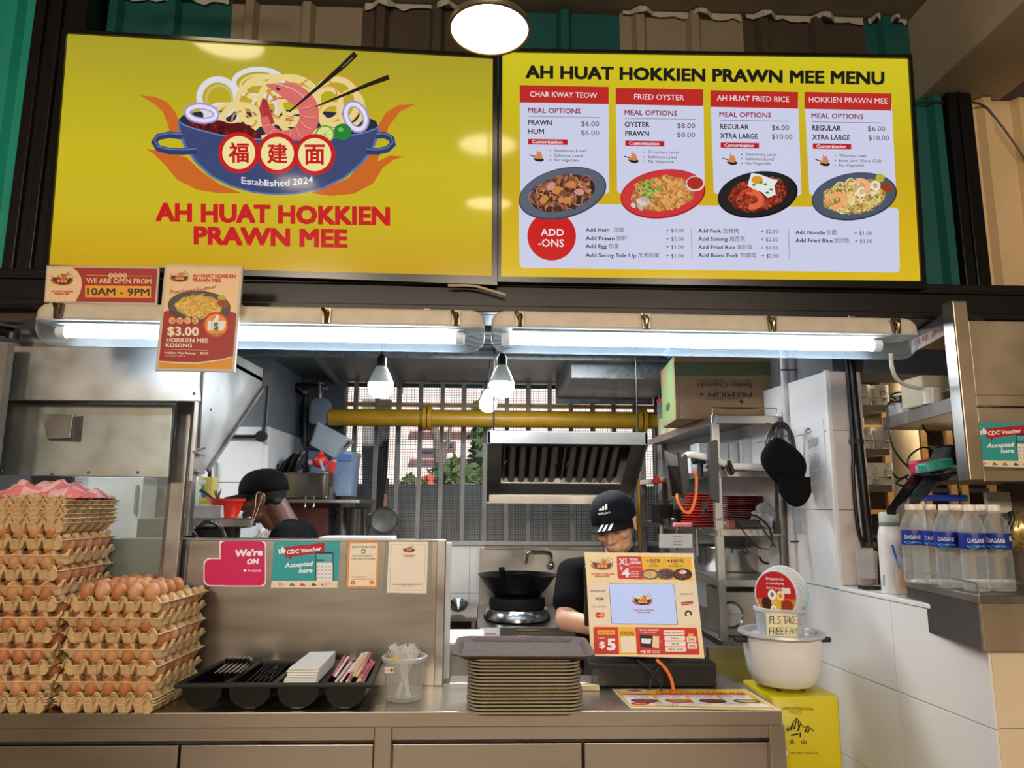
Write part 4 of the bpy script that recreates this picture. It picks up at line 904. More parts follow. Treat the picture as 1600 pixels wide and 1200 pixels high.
def spoon(loc, rz, tilt, fork=False, col=None, L=.15):
    g = G(); pts = smooth_pts([(0, -L / 2, 0), (0, 0, .003), (0, L * .28, -.001)], 4); g.tube(pts, [.003] * len(pts), 6)
    if not fork: g.sph((0, L * .42, -.002), (.017, .026, .0045), 10)
    else:
        g.sph((0, L * .34, 0), (.012, .012, .0015), 8)
        for k in (-1.5, -.5, .5, 1.5): g.tube([(k * .006, L * .38, 0), (k * .0065, L * .5, .003)], [.0016, .0009], 4)
    o = g.build('spoon' if not fork else 'fork', col or blk); M = Matrix.Translation(V(loc)) @ Matrix.Rotation(rz, 4, 'Z') @ Matrix.Rotation(tilt, 4, 'X')
    o.matrix_world = M; return o
s0 = spoon(hp(.08, .45, -.006), 1.2, .25)
for i in range(11):
    o = s0 if i == 0 else s0.copy()
    if i: C.objects.link(o)
    p_ = hp(.07 + .014 * i, .72, .0 + .003 * (i % 2)); o.matrix_world = Matrix.Translation(p_) @ Matrix.Rotation(R(8), 4, 'Z') @ Matrix.Rotation(R(70), 4, 'Y') @ Matrix.Rotation(R(6), 4, 'X')
    tag(o, 'black plastic spoon in the leftmost bin of the cutlery holder', 'spoon', 'black spoons in the leftmost bin')
k0 = None
for i in range(9):
    a = hp(.30 + .017 * i, .22, -.02); b = hp(.32 + .016 * ((i * 5) % 9), .80, .004); g = G(); g.tube([a, b], .0028, 6)
    tag(g.build('straw', blk), 'thin black stick in the second bin of the cutlery holder', 'stick', 'black sticks in the second bin')
nap = mat('white_paper', (236, 234, 228), .8, 0, .03)
for i in range(7):
    g = G(); e = .006 * i; a = [hp(.535 + rnd.uniform(-.005, .005), .12 + .02 * i, -.008 + e), hp(.70, .12 + .02 * i, -.008 + e), hp(.715, .9, -.002 + e), hp(.56, .9, -.004 + e)]; g.prism(a, (0, 0, .0035))
    tag(g.build('napkin', nap), 'white paper napkin, %s of the pile in the third bin' % (ORD[i] if i < 6 else 'topmost'), 'napkin', 'napkins in the third bin')
wr_ = [mat('pink_printed_wrapper', (206, 110, 130), .35), mat('cream_wrapper', (226, 200, 160), .4), mat('white_wrapper', (230, 218, 214), .35)]
for i in range(26):
    u = .775 + rnd.random() * .165; v = .1 + rnd.random() * .25; a = hp(u, v, -.01 + i * .0011); b = hp(min(.985, u + rnd.uniform(.0, .035)), v + .58, .006 + i * .0012); g = G(); g.bar(a, b, .0075, .0045)
    tag(g.build('wrapped_chopsticks', wr_[i % 3], bevel=.001), 'paper-wrapped chopsticks in the rightmost bin of the cutlery holder', 'chopsticks', 'wrapped chopsticks in the rightmost bin')

# ---- clear tub of white forks
c = PZ(634, 1084, .9); c.y = 2.41; c.z = .9
tb = thing('fork_tub', 'clear plastic tub of white forks standing beside the cutlery holder', 'tub', c)
sc1 = .5 * 68 / 498
G().lathe([(.0, .002), (sc1 * .78, .002), (sc1 * .83, .012), (sc1 * .95, .122), (sc1 * 1.03, .124), (sc1 * 1.03, .131), (sc1 * .92, .131), (sc1 * .80, .014), (.0, .006)], c, 32).build('tub', clear('soft_clear_plastic', (236, 236, 232), .12, .2), tb)
G().lathe([(sc1 * 1.04, .119), (sc1 * 1.06, .123), (sc1 * 1.06, .131), (sc1 * 1.0, .134), (sc1 * .98, .131)], c, 32).build('rim', clear('rim_plastic', (225, 226, 226), .45, .2), tb)
pr = Print(c + V((0, -sc1 * .96, .1)), (0, -1, .06), eps=.0004, base=.003)
pr.rect(613, 1026, 622, 1031, (222, 170, 40), 1); pr.rect(601, 1042, 615, 1052, (226, 214, 196), 1); pr.T('HUAT', 603, 610, 1049, 3, (90, 70, 60), 3); pr.ell(612, 1047, 2.4, 2.8, (120, 80, 50), 3); pr.build('sticker', tb)
rf_ = random.Random(4)
for i in range(15):
    a = rf_.random() * 6.28; b_0 = c + V((math.cos(a) * .026, math.sin(a) * .026, .010)); a2 = a + math.pi + rf_.uniform(-.7, .7); b1 = c + V((math.cos(a2) * .045, math.sin(a2) * .040, .145 + rf_.random() * .022))
    d = (b1 - b_0).normalized(); x_ = d.cross(V((math.sin(a * 3), -1, .1))).normalized(); g = G(); g.bar(b_0, b_0.lerp(b1, .66), .0065, .0025, up=x_)
    m1 = b_0.lerp(b1, .66); m2 = b_0.lerp(b1, .80); g.prism([m1 - x_ * .003, m1 + x_ * .003, m2 + x_ * .012, m2 - x_ * .012], d.cross(x_) * .002)
    for k in (-1.5, -.5, .5, 1.5): g.bar(m2 + x_ * k * .007, b1 + x_ * k * .0072, .0038, .0018, up=x_)
    tag(g.build('fork', whitep), 'white plastic fork standing in the clear tub', 'fork', 'white forks in the clear tub')

# ---- stack of brown serving trays
brn = mat('brown_tray_plastic', (84, 66, 58), .7, 0, .3, 120, .15, spec=.3); brn2 = mat('olive_tray_rim', (166, 156, 134), .5, 0, .08, 20); brn3 = mat('sand_tray_rim', (176, 152, 112), .5, 0, .08, 20)
c = P(816, 1112, 2.36); c.z = .9; c.y = 2.312; c.x *= .985
def serving(z, hx, hy, mt, name_lab, dx=0, rz=0, mt2=None):
    t = thing('serving_tray', name_lab, 'tray', (c.x + dx, c.y, z), 'brown serving trays')
    M = Matrix.Rotation(rz, 3, 'Z')
    g = G(); g.rloft((c.x + dx, c.y, z), [(hx - .030, hy - .030, .03, .0), (hx - .018, hy - .018, .036, .009), (hx - .004, hy - .004, .045, .0125), (hx, hy, .045, .0138), (hx, hy, .045, .0175), (hx - .003, hy - .003, .044, .0185), (hx - .012, hy - .012, .04, .0165), (hx - .026, hy - .026, .03, .003)], 5, M=M, cap0=True, cap1=True)
    g.build('tray_body', mt, t); return t
N_ = 16
for i in range(N_):
    lb = '%s brown serving tray from the bottom of the stack' % ORD[i] if i else 'lowest brown serving tray of the stack on the counter edge'
    serving(.9 + .001 + i * .0098, .168 + (.004 if i < 7 else 0), .125, brn3 if i == 6 else brn2, lb, dx=(.003 if i < 7 else 0) + rnd.uniform(-.001, .001))
serving(.9 + .001 + N_ * .0098 + .006, .212, .155, brn, 'larger dark brown tray lying on top of the tray stack', rz=R(-1.5), dx=0)

# ---- cash drawer and payment display
x0, x1 = P(922, 1050, 2.54).x, P(1120, 1050, 2.54).x; zt_ = P(1000, 1037, 2.54).z
dr = thing('cash_drawer', 'black steel cash drawer under the payment display', 'cash drawer', ((x0 + x1) / 2, 2.6, .9))
G().box((x0, 2.545, .902), (x1, 2.70, zt_)).build('case', blackp, dr, bevel=.003)
G().box((x0 + .006, 2.538, .908), (x1 - .006, 2.545, zt_ - .012)).build('drawer_front', blackm, dr, bevel=.002)
q = [(913, 863), (1083, 864.5), (1101, 1029), (929, 1024.5)]; bn = V((0.03, -math.cos(R(7)), math.sin(R(7)))).normalized(); bo = P(1010, 1027, 2.555)
t, p = sheetprint('payment_display', 'cream and red payment display board with lit screen in front of the cook', 'display board', q, 0, (240, 214, 168), plane=(bo, bn), thick=.006)
pp = [PP(x, y, bo, bn) - bn * .010 for x, y in q]
G().prism([pp[0].lerp(pp[2], .12), pp[1].lerp(pp[3], .12), pp[2].lerp(pp[0], .12), pp[3].lerp(pp[1], .12)], -bn * .03).build('tablet_case', blackp, t, bevel=.006)
cc = PP(1010, 950, bo, bn) - bn * .05; G().box((cc.x - .09, cc.y + .02, zt_ + .002), (cc.x + .09, cc.y + .14, zt_ + .014)).cyl((cc.x, cc.y + .08, zt_ + .01), (cc.x, cc.y + .02, cc.z), .018).build('stand', blackp, t)
g = G(); a = P(912, 885, 2.66); b = P(926, 977, 2.66); g.box((a.x, 2.64, b.z), (b.x + .02, 2.665, a.z)); g.build('cashier_screen', blackp, t, bevel=.003)
X_ = lambda v: 860 + v / 4; Y_ = lambda v: 760 + v / 4
p.xf = lambda x, y: (860 + x / 4, 760 + y / 4)
p.poly([(217, 412), (888, 420), (962, 1070), (252, 1060)], (242, 216, 170), 1); p.poly([(236, 603), (912, 607), (938, 866), (246, 862)], (238, 222, 196), 2)
logo(p, 245, 440, .158, 3, True); p.T('AH HUAT HOKKIEN', 255, 398, 552, 11, RED, 6, .03); p.T('PRAWN MEE', 280, 372, 567, 11, RED, 6, .03)
rb = (206, 46, 42)
p.poly([(420, 436), (568, 438), (582, 583), (430, 578), (420, 566), (414, 444)], rb, 3); p.poly([(568, 438), (880, 441), (888, 586), (582, 583)], (238, 184, 52), 3)
p.T('XL', 428, 492, 490, 42, WHT, 6, .02); p.T('YOUR', 492, 548, 464, 15, WHT, 6, .03); p.T('ORDER', 495, 565, 484, 15, WHT, 6, .03); p.T('JUST LIKE', 492, 568, 508, 8, (240, 180, 160), 6); p.T('$', 437, 450, 520, 20, WHT, 6, .02); p.T('4', 445, 495, 567, 56, WHT, 6, .04)
for i, s_ in enumerate(('Upsize', 'noodles and', 'ingredients')): p.T(s_, 500, 552, 536 + i * 14, 7, WHT, 6, .01)
p.T('+50%', 600, 688, 474, 21, (60, 34, 26), 6, .02); p.T('MORE', 624, 660, 488, 8, (60, 34, 26), 6, .02); p.T('NOODLES', 612, 674, 501, 8, (60, 34, 26), 6, .02)
p.T('+100%', 728, 833, 475, 21, (60, 34, 26), 6, .02); p.T('MORE', 765, 798, 489, 8, (60, 34, 26), 6, .02); p.T('INGREDIENTS', 742, 827, 502, 8, (60, 34, 26), 6, .02); p.line([(712, 452), (702, 506)], 1.5, (200, 140, 30), 5)
dish(p, 624, 550, 56, 33, 0, (96, 90, 88), [(222, 190, 110), (240, 214, 150), (240, 160, 110)], 90, 4, 6, (200, 170, 100)); dish(p, 722, 548, 56, 35, 0, (90, 84, 88), [(150, 80, 60), (190, 120, 90), (110, 60, 44)], 90, 6.5, 7); dish(p, 825, 550, 60, 37, 0, (34, 30, 32), [(150, 44, 30), (180, 70, 40)], 90, 9, 8)
p.ell(828, 535, 22, 12, WHT, 12); p.ell(824, 533, 9, 6, (236, 160, 40), 12.5)
p.T('PAYNOW', 253, 344, 661, 14, (116, 40, 96), 6, .02); p.T('VISA', 276, 334, 712, 19, (30, 50, 120), 6, .03, it=.25); p.T('GrabPay', 264, 349, 758, 15, (70, 150, 90), 6)
p.ell(299, 804, 18, 18, (206, 40, 36), 6); p.ell(324, 804, 18, 18, (234, 130, 40), 6.3); p.T('MasterCard', 288, 336, 807, 6, WHT, 7, .02)
p.T('SHOPBACK', 808, 876, 677, 9, BLK, 6, .02); p.line([(890, 660), (880, 672), (890, 678), (880, 686)], 3, (206, 50, 50), 6); p.poly([(815, 724), (890, 716), (893, 734), (822, 746)], (196, 40, 60), 6); p.T('HAPPY REWARDS', 826, 884, 738, 6, WHT, 7, k=-.08)
p.ring(862, 797, 17, 17, 11, (28, 24, 26), 6, -30, -200, 60)
p.poly([(276, 878), (905, 884), (916, 892), (932, 1042), (926, 1052), (284, 1048), (274, 1040), (268, 888)], rb, 3); p.poly([(422, 880), (531, 881), (544, 1050), (430, 1049)], (240, 186, 54), 4)
p.rect(294, 900, 404, 925, (240, 186, 54), 5, r=6); p.T('SIGN UP HERE!', 302, 397, 918, 11, (170, 40, 30), 7, .02); p.T('ONLY', 298, 342, 955, 12, WHT, 7); p.T('$', 305, 342, 1008, 38, WHT, 7, .04); p.T('5', 354, 408, 1021, 70, WHT, 7, .05)
p.T('SCAN HERE', 437, 521, 917, 11, (60, 30, 20), 7, .02); p.T('TO REGISTER', 436, 526, 932, 11, (60, 30, 20), 7, .02); p.poly([(438, 938), (530, 938), (538, 1040), (444, 1038)], (240, 226, 206), 5)
p.T("YOU'LL RECEIVE", 548, 676, 903, 11, WHT, 7, .03); p.T('E-CARD & PERKS', 565, 662, 917, 8, WHT, 7); p.poly([(558, 926), (640, 932), (634, 1012), (562, 1002)], (34, 28, 30), 5); p.poly([(568, 950), (630, 952), (626, 984), (570, 980)], WHT, 6, ); p.poly([(642, 934), (680, 938), (678, 1014), (636, 1004)], (240, 214, 180), 6)
p.T('+$10', 562, 628, 1041, 18, WHT, 7, .03); p.T('WORTH OF', 636, 684, 1032, 7, WHT, 7, .02); p.T('COUPONS', 636, 684, 1042, 7, WHT, 7, .02); p.ell(693, 968, 4, 4, WHT, 7, n=8)
for (a, b, c_, d_, s_, h_) in ((707, 899, 838, 928, '5% All Day Discount', 9), (712, 935, 842, 963, 'Rebates', 9), (715, 969, 846, 999, '20% OFF', 9), (718, 1004, 849, 1033, 'SPECIAL OFFERS', 9)):
    p.rect(a, b, c_, d_, (244, 234, 220), 5, r=6); n_ = len(s_) * 3.3; m_x = (a + c_) / 2; p.T(s_, max(a + 6, m_x - n_), min(c_ - 6, m_x + n_), d_ - 10, h_, (40, 30, 30), 7, .02)
p.rect(862, 920, 893, 938, (240, 186, 54), 6, r=3); p.T('NO', 868, 888, 934, 9, (150, 40, 30), 7, .02)
for a, b in ((852, 938), (857, 980)): p.rect(a, b, a + 60, b + 36, (240, 222, 206), 6, r=5); p.line([(a + 12, b + 8), (a + 48, b + 28)], 3, (200, 50, 50), 7); p.line([(a + 48, b + 8), (a + 12, b + 28)], 3, (200, 50, 50), 7.2); p.T('EXPIRY', a + 10, a + 50, b + 23, 9, (90, 60, 60), 6.6)
p.build('print', t)
p = Print(bo, bn, glow=True, eps=.00015, base=.002); p.xf = lambda x, y: (860 + x / 4, 760 + y / 4)
p.poly([(365, 606), (771, 610), (797, 863), (383, 859)], (20, 30, 60), 0); p.poly([(367, 608), (769, 612), (794, 861), (385, 857)], (196, 208, 242), 1)
logo(p, 505, 668, .145, 3, True); p.T('AH HUAT HOKKIEN', 521, 648, 779, 10, (190, 40, 50), 6, .03); p.T('PRAWN MEE', 545, 626, 793, 10, (190, 40, 50), 6, .03); p.build('screen', t, 'lit pale screen with the bowl logo')
for i, (pts, r_, m_, lb, nm_) in enumerate(([[P(1026, 1031, 2.52), P(1040, 1045, 2.5), P(1049, 1062, 2.5), PZ(1052, 1078, .906)], .006, orange, 'orange cable hanging down the front of the cash drawer', 'power_cable'], [[P(996, 1031, 2.52), P(1016, 1048, 2.5), P(1028, 1062, 2.5), PZ(1034, 1079, .905)], .003, blackp, 'thin black cable curving right over the cash drawer front', 'data_cable'], [[P(1047, 1030, 2.52), P(1028, 1045, 2.5), P(1018, 1060, 2.5), PZ(1015, 1078, .905)], .003, blackp, 'thin black cable curving left over the cash drawer front', 'data_cable'])):
    g = G(); g.tube(smooth_pts(pts, 6), r_, 8); tag(g.build(nm_, m_), lb, 'cable')
# small acrylic card holder left of the drawer, laminated menu lying flat
c1 = PZ(915, 1078, .9); g = G(); g.box((c1.x - .03, 2.50, .901), (c1.x + .045, 2.53, .916)); ch = thing('leaflet_holder', 'low leaflet block lying between the tray stack and the cash drawer', 'leaflet holder', (c1.x, 2.51, .9)); g.build('leaflets', ink((222, 200, 160)), ch)
G().box((c1.x - .03, 2.535, .901), (c1.x + .045, 2.539, .94)).build('acrylic_back', clr, ch)
zn = V((0, 0, 1)); mo = V((0, 2.4, .9))
t, p = sheetprint('table_menu', 'yellow laminated menu lying flat at the right end of the counter', 'menu', [(957, 1077), (1165, 1077), (1219, 1109), (984.5, 1105.5)], 0, (236, 232, 220), plane=(mo + V((0, 0, .003)), zn), thick=.002)
p.xf = lambda x, y: (680 + .35 * x, 1000 + .35 * y); p.poly([(798, 221), (1382, 221), (1522, 308), (872, 298)], (240, 186, 54), 1)
p.ell(885, 227, 62, 8, (244, 226, 196), 2, 2); p.ell(890, 226, 34, 4, (190, 80, 40), 3); p.T('AH HUAT', 985, 1132, 230, 6, RED, 4, .02); p.T('HOKKIEN PRAWN MEE', 985, 1380, 241, 8, RED, 4, .02)
for i in range(4):
    a = 830 + i * 142; p.poly([(a, 241), (a + 132, 242), (a + 172 + i * 4, 284), (a + 38 + i * 4, 282)], (244, 238, 228), 2); p.poly([(a, 241), (a + 132, 242), (a + 136, 246), (a + 3, 245)], (190, 44, 38), 3)
    p.T('$6.00', a + 88, a + 124, 257, 5, (60, 40, 40), 4); p.T(('CHAR KWAY TEOW', 'FRIED OYSTER', 'FRIED RICE', 'PRAWN MEE')[i], a + 14, a + 72, 254, 4, (150, 40, 40), 4)
p.poly([(862, 279), (1478, 284), (1500, 299), (874, 291)], (244, 238, 228), 2.5)
for i in range(4):
    cx_ = 935 + i * 152; p.ell(cx_, 271 + i * .6, 62, 9, ((60, 60, 66), (190, 44, 44), (36, 32, 34), (90, 80, 76))[i], 4, 2); p.ell(cx_, 270.6 + i * .6, 46, 6, ((150, 80, 54), (214, 140, 70), (150, 50, 36), (220, 180, 110))[i], 5, 2)
p.ell(915, 283, 42, 6.5, (200, 40, 36), 6); p.T('ADD-ONS', 892, 940, 286, 5, WHT, 7, .01)
for i in range(7): p.T('Add Prawn  $2.00', 985 + i % 3 * 150, 1085 + i % 3 * 150, 286 + i // 3 * 4.4, 2.6, (80, 60, 60), 5)
p.T('福建虾面', 1100, 1170, 297, 3, (200, 50, 40), 5); p.build('print', t)

# ---- yellow oil tin, rice cooker, tub of hand fans
c = P(1236, 1083, 2.58); cx = c.x; tz = .885
tin = thing('oil_tin', 'tall bright yellow cooking oil tin under the rice cooker', 'tin', (cx, 2.60, tz - .46))
ylt = mat('yellow_tin_paint', (206, 190, 14), .35, 0, .05, 4)
g = G(); g.rloft((cx, 2.60, tz - .46), [(.116, .116, .012, 0), (.119, .119, .012, .004), (.119, .119, .012, .456), (.116, .116, .012, .46)], 3, cap0=True, cap1=True, M=Matrix.Rotation(R(3), 3, 'Z')); g.build('tin_body', ylt, tin)
p = Print(V((cx, 2.60 - .1205, tz)), (.05, -1, 0), eps=.0003, base=.0015); p.k = .02
tr_ = (150, 90, 20)
p.T('CHENG INTERNATIONAL', 1222, 1272, 1109, 4.5, tr_, 2, .008); p.T('PTE. LTD.', 1234, 1252, 1115, 4, tr_, 2, .008)
p.line([(1228, 1143), (1232, 1134), (1235, 1138), (1240, 1128), (1245, 1122), (1250, 1128), (1253, 1133), (1258, 1137), (1262, 1134), (1267, 1138), (1272, 1143)], 1.2, BLK, 2)
for a, b, c_, d_ in ((1240, 1128, 1236, 1141), (1245, 1123, 1241, 1140), (1247, 1126, 1249, 1138), (1251, 1131, 1247, 1142), (1262, 1135, 1258, 1144), (1265, 1138, 1262, 1145), (1234, 1137, 1231, 1143)): p.line([(a, b), (c_, d_)], [1, 2.6], BLK, 2)
p.line([(1236, 1149), (1247, 1147)], 2.4, BLK, 2); p.line([(1250, 1144), (1251, 1152)], [1, 3], BLK, 2); p.T('泉', 1233.5, 1241.5, 1163, 8, BLK, 2, .008, box=True); p.T('山', 1252.5, 1260.5, 1162.5, 7, BLK, 2, .008, box=True)
p.ell(1225, 1177, 7, 8, (236, 220, 190), 2); p.ring(1225, 1177, 7, 8, 1, (190, 60, 50), 3); p.T('100% PURE COOKING OIL', 1236, 1279, 1178, 3.4, tr_, 2, .008); p.build('print', tin)
G().box((cx - .14, 2.47, 0), (cx + .13, 2.73, tz - .462)).build('low_stand', steelw); tag(C.objects[-1] if False else bpy.data.objects['low_stand'], 'plain steel box stand under the yellow oil tin', 'stand')
CCt = V((cx - .012, 2.61, tz + .012))
ck_ = thing('rice_cooker', 'large round white rice cooker on the yellow tin', 'rice cooker', CCt)
wc = mat('white_enamel', (222, 220, 218), .28, 0, .03, 6)
S = 1.06
G().lathe([(.001, 0), (.085 * S, .0), (.098 * S, .008), (.112 * S, .04), (.122 * S, .10), (.124 * S, .150), (.122 * S, .162), (.001, .162)], CCt, 40).build('body', wc, ck_)
G().lathe([(.118 * S, .158), (.134 * S, .163), (.140 * S, .170), (.138 * S, .178), (.128 * S, .181), (.117 * S, .178), (.110 * S, .165), (.106 * S, .10), (.001, .098)], CCt, 40).build('inner_pot_rim', mat('pale_grey_rim', (186, 188, 190), .35, .3), ck_)
G().lathe([(.109 * S, .160), (.105 * S, .101), (.0, .099)], CCt, 40).build('inner_pot', steeld, ck_)
for s_ in (-1, 1): G().rbox(CCt + V((s_ * .14 * S, -.01, .150)), (.045, .03, .018)).build('handle', blackp, ck_, bevel=.006, seg=3)
for a in (-.9, .9, 2.2, -2.2): G().cyl(CCt + V((.07 * math.cos(a), .07 * math.sin(a), -.011)), CCt + V((.07 * math.cos(a), .07 * math.sin(a), .002)), .008, 10).build('foot', blackp, ck_)
FT = CCt + V((-.004, -.012, .104)); ft = thing('fan_tub', 'clear plastic tub with handwritten sign sitting in the rice cooker', 'tub', FT)
G().lathe([(.0, .0), (.072, .0), (.075, .008), (.086, .152), (.088, .152), (.082, .150), (.073, .010), (0, .004)], FT, 36).build('tub', clear('tub_plastic', (232, 236, 238), .2, .2), ft)
G().lathe([(.085, .142), (.0905, .146), (.0905, .156), (.086, .159), (.083, .156)], FT, 36).build('rim', clear('rim_plastic', (225, 226, 226), .45, .2), ft)
p = Print(FT + V((0, -.0815, .07)), (0, -1, -.05), eps=.0004, base=.004); p.poly([(1196.5, 958), (1246, 960), (1246.5, 996), (1199, 995)], (232, 222, 180), 1)
hk = (40, 34, 40)
def hand(strokes, x0, y0, s, w=1.1):
    for st in strokes: p.line([(x0 + a * s, y0 + b * s * 1.0) for a, b in st], w, hk, 3)
LT = {'P': [[(0, 0), (0, 10)], [(0, 0), (5, 1), (5, 4), (0, 5)]], 'L': [[(0, 0), (0, 10), (4, 10)]], 'S': [[(5, 0), (1, 1), (1, 4), (5, 6), (4, 9), (0, 10)]], 'T': [[(0, 0), (7, 0)], [(3.5, 0), (3.5, 10)]], 'A': [[(0, 10), (3, 0), (6, 10)], [(1, 6), (5, 6)]],
      'K': [[(0, 0), (0, 10)], [(5, 0), (0, 5), (5, 10)]], 'E': [[(5, 0), (0, 0), (0, 10), (5, 10)], [(0, 5), (4, 5)]], 'F': [[(5, 0), (0, 0), (0, 10)], [(0, 5), (4, 5)]], 'R': [[(0, 10), (0, 0), (5, 1), (5, 4), (0, 5), (5, 10)]], 'N': [[(0, 10), (0, 0), (5, 10), (5, 0)]]}
x = 1203
for ch in 'PLS TAKE':
    if ch != ' ': hand(LT[ch], x, 963, 1.15)
    x += 5.6 if ch != ' ' else 3
x = 1202.5
for ch in 'FREE FAN':
    if ch != ' ': hand(LT[ch], x, 981, 1.0)
    x += 5.8 if ch != ' ' else 2
p.build('handwritten_label', ft, 'cream paper label handwritten PLS TAKE FREE FAN')
# ten round hand fans leaning in the tub
fr_ = [(190, 30, 36), (170, 206, 222), (60, 60, 64), (214, 220, 226)]
for i in range(10):
    u = i / 9; ctr = FT + V((-.026 + .072 * u, -.034 + .062 * u, .203 + .014 * math.sin(u * 3))); az = R(-30 - 8 * u); fn = thing('hand_fan', ('red printed round hand fan at the front of the fan tub' if i == 0 else '%s round pale-backed hand fan behind the red one' % ORD[i].replace('lowest', 'first').replace('second', 'next') if i < 9 else 'rearmost pale blue round hand fan in the fan tub'), 'fan', ctr, 'round hand fans in the tub')
    Mz = Matrix.Rotation(az, 3, 'Z') @ Matrix.Rotation(R(90 + 6), 3, 'X')
    g = G(); n = 36; rx, rz_ = .070, .084
    ring_ = [ctr + Mz @ V((rx * math.cos(2 * math.pi * k / n), rz_ * math.sin(2 * math.pi * k / n), 0)) for k in range(n)]; nn2 = Mz @ V((0, 0, 1))
    g.prism(ring_, -nn2 * .0025); g.build('fan_leaf', ink((236, 232, 232) if i else (226, 214, 210)), fn); g = G(); g.tube(ring_, .0022, 5, closed=True); g.build('rim', ink(fr_[1] if i in (8, 9) else fr_[3]), fn)
    G().bar(ctr + Mz @ V((0, -rz_, -.002)), ctr + Mz @ V((0, -rz_ - .05, -.002)), .014, .003).build('handle', whitep, fn)
    if i == 0:
        p = Print(ctr, nn2, eps=.0003, base=.001); q0 = p.at
        def at_(x, y, l=0, ctr=ctr, Mz=Mz, nn2=nn2, s=1): return ctr + Mz @ V((x, y, .0008 + l * .0003))
        p.at = at_; D = rx * .96
        p.ell(0, 0, D, rz_ * .96, (190, 30, 36), 1, n=36)
        def arc_(y0, c): pts = [(D * math.cos(t), rz_ * .96 * math.sin(t)) for t in [R(a) for a in range(0, 361, 8)] if rz_ * .96 * math.sin(t) < y0]; p.poly(sorted(pts, key=lambda q: math.atan2(q[1] + .05, q[0])), c, 2)
        arc_(-.01, (206, 120, 40)); p.ell(-.03, -.035, .018, .026, (60, 30, 24), 3, 20); p.ell(.034, -.04, .02, .026, (150, 50, 30), 3, -20); p.ell(.0, -.03, .016, .03, (226, 180, 60), 3.2, 10)
        p.ell(-.012, .0, .014, .018, WHT, 4); p.ell(.016, -.002, .013, .017, (240, 220, 170), 4); p.ell(-.012, .0, .006, .008, (120, 110, 110), 5); p.ell(.016, -.002, .006, .008, (220, 140, 40), 5); p.ell(-.01, -.05, .010, .013, WHT, 5); p.ell(-.01, -.05, .005, .006, (226, 150, 40), 6)
        for s_, y_ in (("Singapore's", .052), ('comfort', .036), ('food brand!', .020)):
            vs_, fs_ = glyphs(s_, .008); mx = max(v[0] for v in vs_); k_ = .060 / mx; p.g.add([at_(v[0] * k_ - .030, v[1] * min(k_, .013) + y_, 5) for v in vs_], fs_, p.m(WHT))
        p.rect(.022, .006, .05, .026, (228, 226, 222), 5); p.build('print', fn)
# ================================================================== LAMPS AND THE LEFT COOKING STATION
def one(name, label, cat, g, m, group=None, bevel=0, solid=0): return tag(g.build(name, m, bevel=bevel, solid=solid), label, cat, group)
def fixture(a, b, clips, label, tube):
    t = thing('tube_light', label, 'lamp', (a + b) / 2, 'tube lights along the stall front'); d = (b - a).normalized(); up = V((0, 0, 1)); fw = V((0, -1, 0)); L = (b - a).length
    def loft(prof, m, nm):
        g = G(); st = [(0, .45), (.006, .72), (.02, .92), (.04, 1), (L - .04, 1), (L - .02, .92), (L - .006, .72), (L, .45)]; n = len(prof); vs = []
        for s_, k in st:
            for y, z in prof: vs.append(a + d * s_ + fw * y * k + up * z * k)
        fs = [(i * n + j, i * n + (j + 1) % n, (i + 1) * n + (j + 1) % n, (i + 1) * n + j) for i in range(len(st) - 1) for j in range(n)] + [tuple(range(n - 1, -1, -1)), tuple(range((len(st) - 1) * n, len(st) * n))]
        g.add(vs, fs, 0, True); return g.build(nm, m, t)
    loft([(-.05, .0), (-.045, .035), (-.03, .048), (.03, .048), (.045, .035), (.05, .0)], mat('lamp_housing_grey', (206, 196, 182), .45), 'housing')
    loft([(-.052, -.001), (-.052, -.007), (.052, -.007), (.052, -.001)], mat('lamp_gasket', (190, 188, 182), .5), 'gasket')
    loft([(-.050, -.008), (-.046, -.045), (-.030, -.066), (.0, -.072), (.030, -.066), (.046, -.045), (.050, -.008)], lensm, 'cover')
    g = G(); g.box((0, 0, 0), (1, 1, 1)); M_ = None
    c0, c1 = a + d * tube[0] + up * -.030, a + d * tube[1] + up * -.030
    G().cyl(c0, c1, .0165, 16).build('tube', lamp('tube_glow', (222, 238, 255), 26), t)
    G().rbox((a + b) / 2 - up * .010, (L - .12, .07, .004)).build('reflector', mat('reflector_grey', (150, 156, 160), .5), t)
    for k, s_ in enumerate((tube[0] - .012, tube[1] + .012)): G().cyl(a + d * s_ + up * -.030 - d * .012, a + d * s_ + up * -.030 + d * .012, .019, 14).build('lamp_holder', whitep, t)
    for cpx in clips:
        s_ = (P(cpx, 500, a.y).x - a.x) / d.x; c = a + d * s_ + fw * .05
        g = G(); g.prism([c + up * .040 + d * x for x in (-.013, .013)] + [c + up * -.004 + d * x for x in (.011, -.011)], fw * .008)
        g.tube([c + up * .038 - d * .012 + fw * .006, c + up * .02 + fw * .016, c - up * .006 - d * .0 + fw * .008], .006, 8); g.sph(c + up * .022 + fw * .01, (.009, .006, .014), 10)
        g.build('clip', mat('bronze_chrome', (132, 120, 100), .22, 1), t)
fixture(P(65, 502, 2.05), P(757, 514, 2.05), (108, 517, 714), 'left tube light fixture with grey housing behind the noodle poster', (.075, 1.20))
fixture(P(768, 514, 2.05), P(1426, 526, 2.05), (811, 1003, 1195, 1383), 'right tube light fixture in grey weatherproof housing', (.055, 1.145))
for x, y in ((668, 486), (277, 474), (845, 491), (1330, 497), (115, 474)):
    c = P(x, y, 2.11); one('mounting_bracket', 'small steel mounting bracket above a tube light', 'bracket', G().rbox(c, (.022, .012, .014)), steelp, 'brackets above the tube lights', .002)
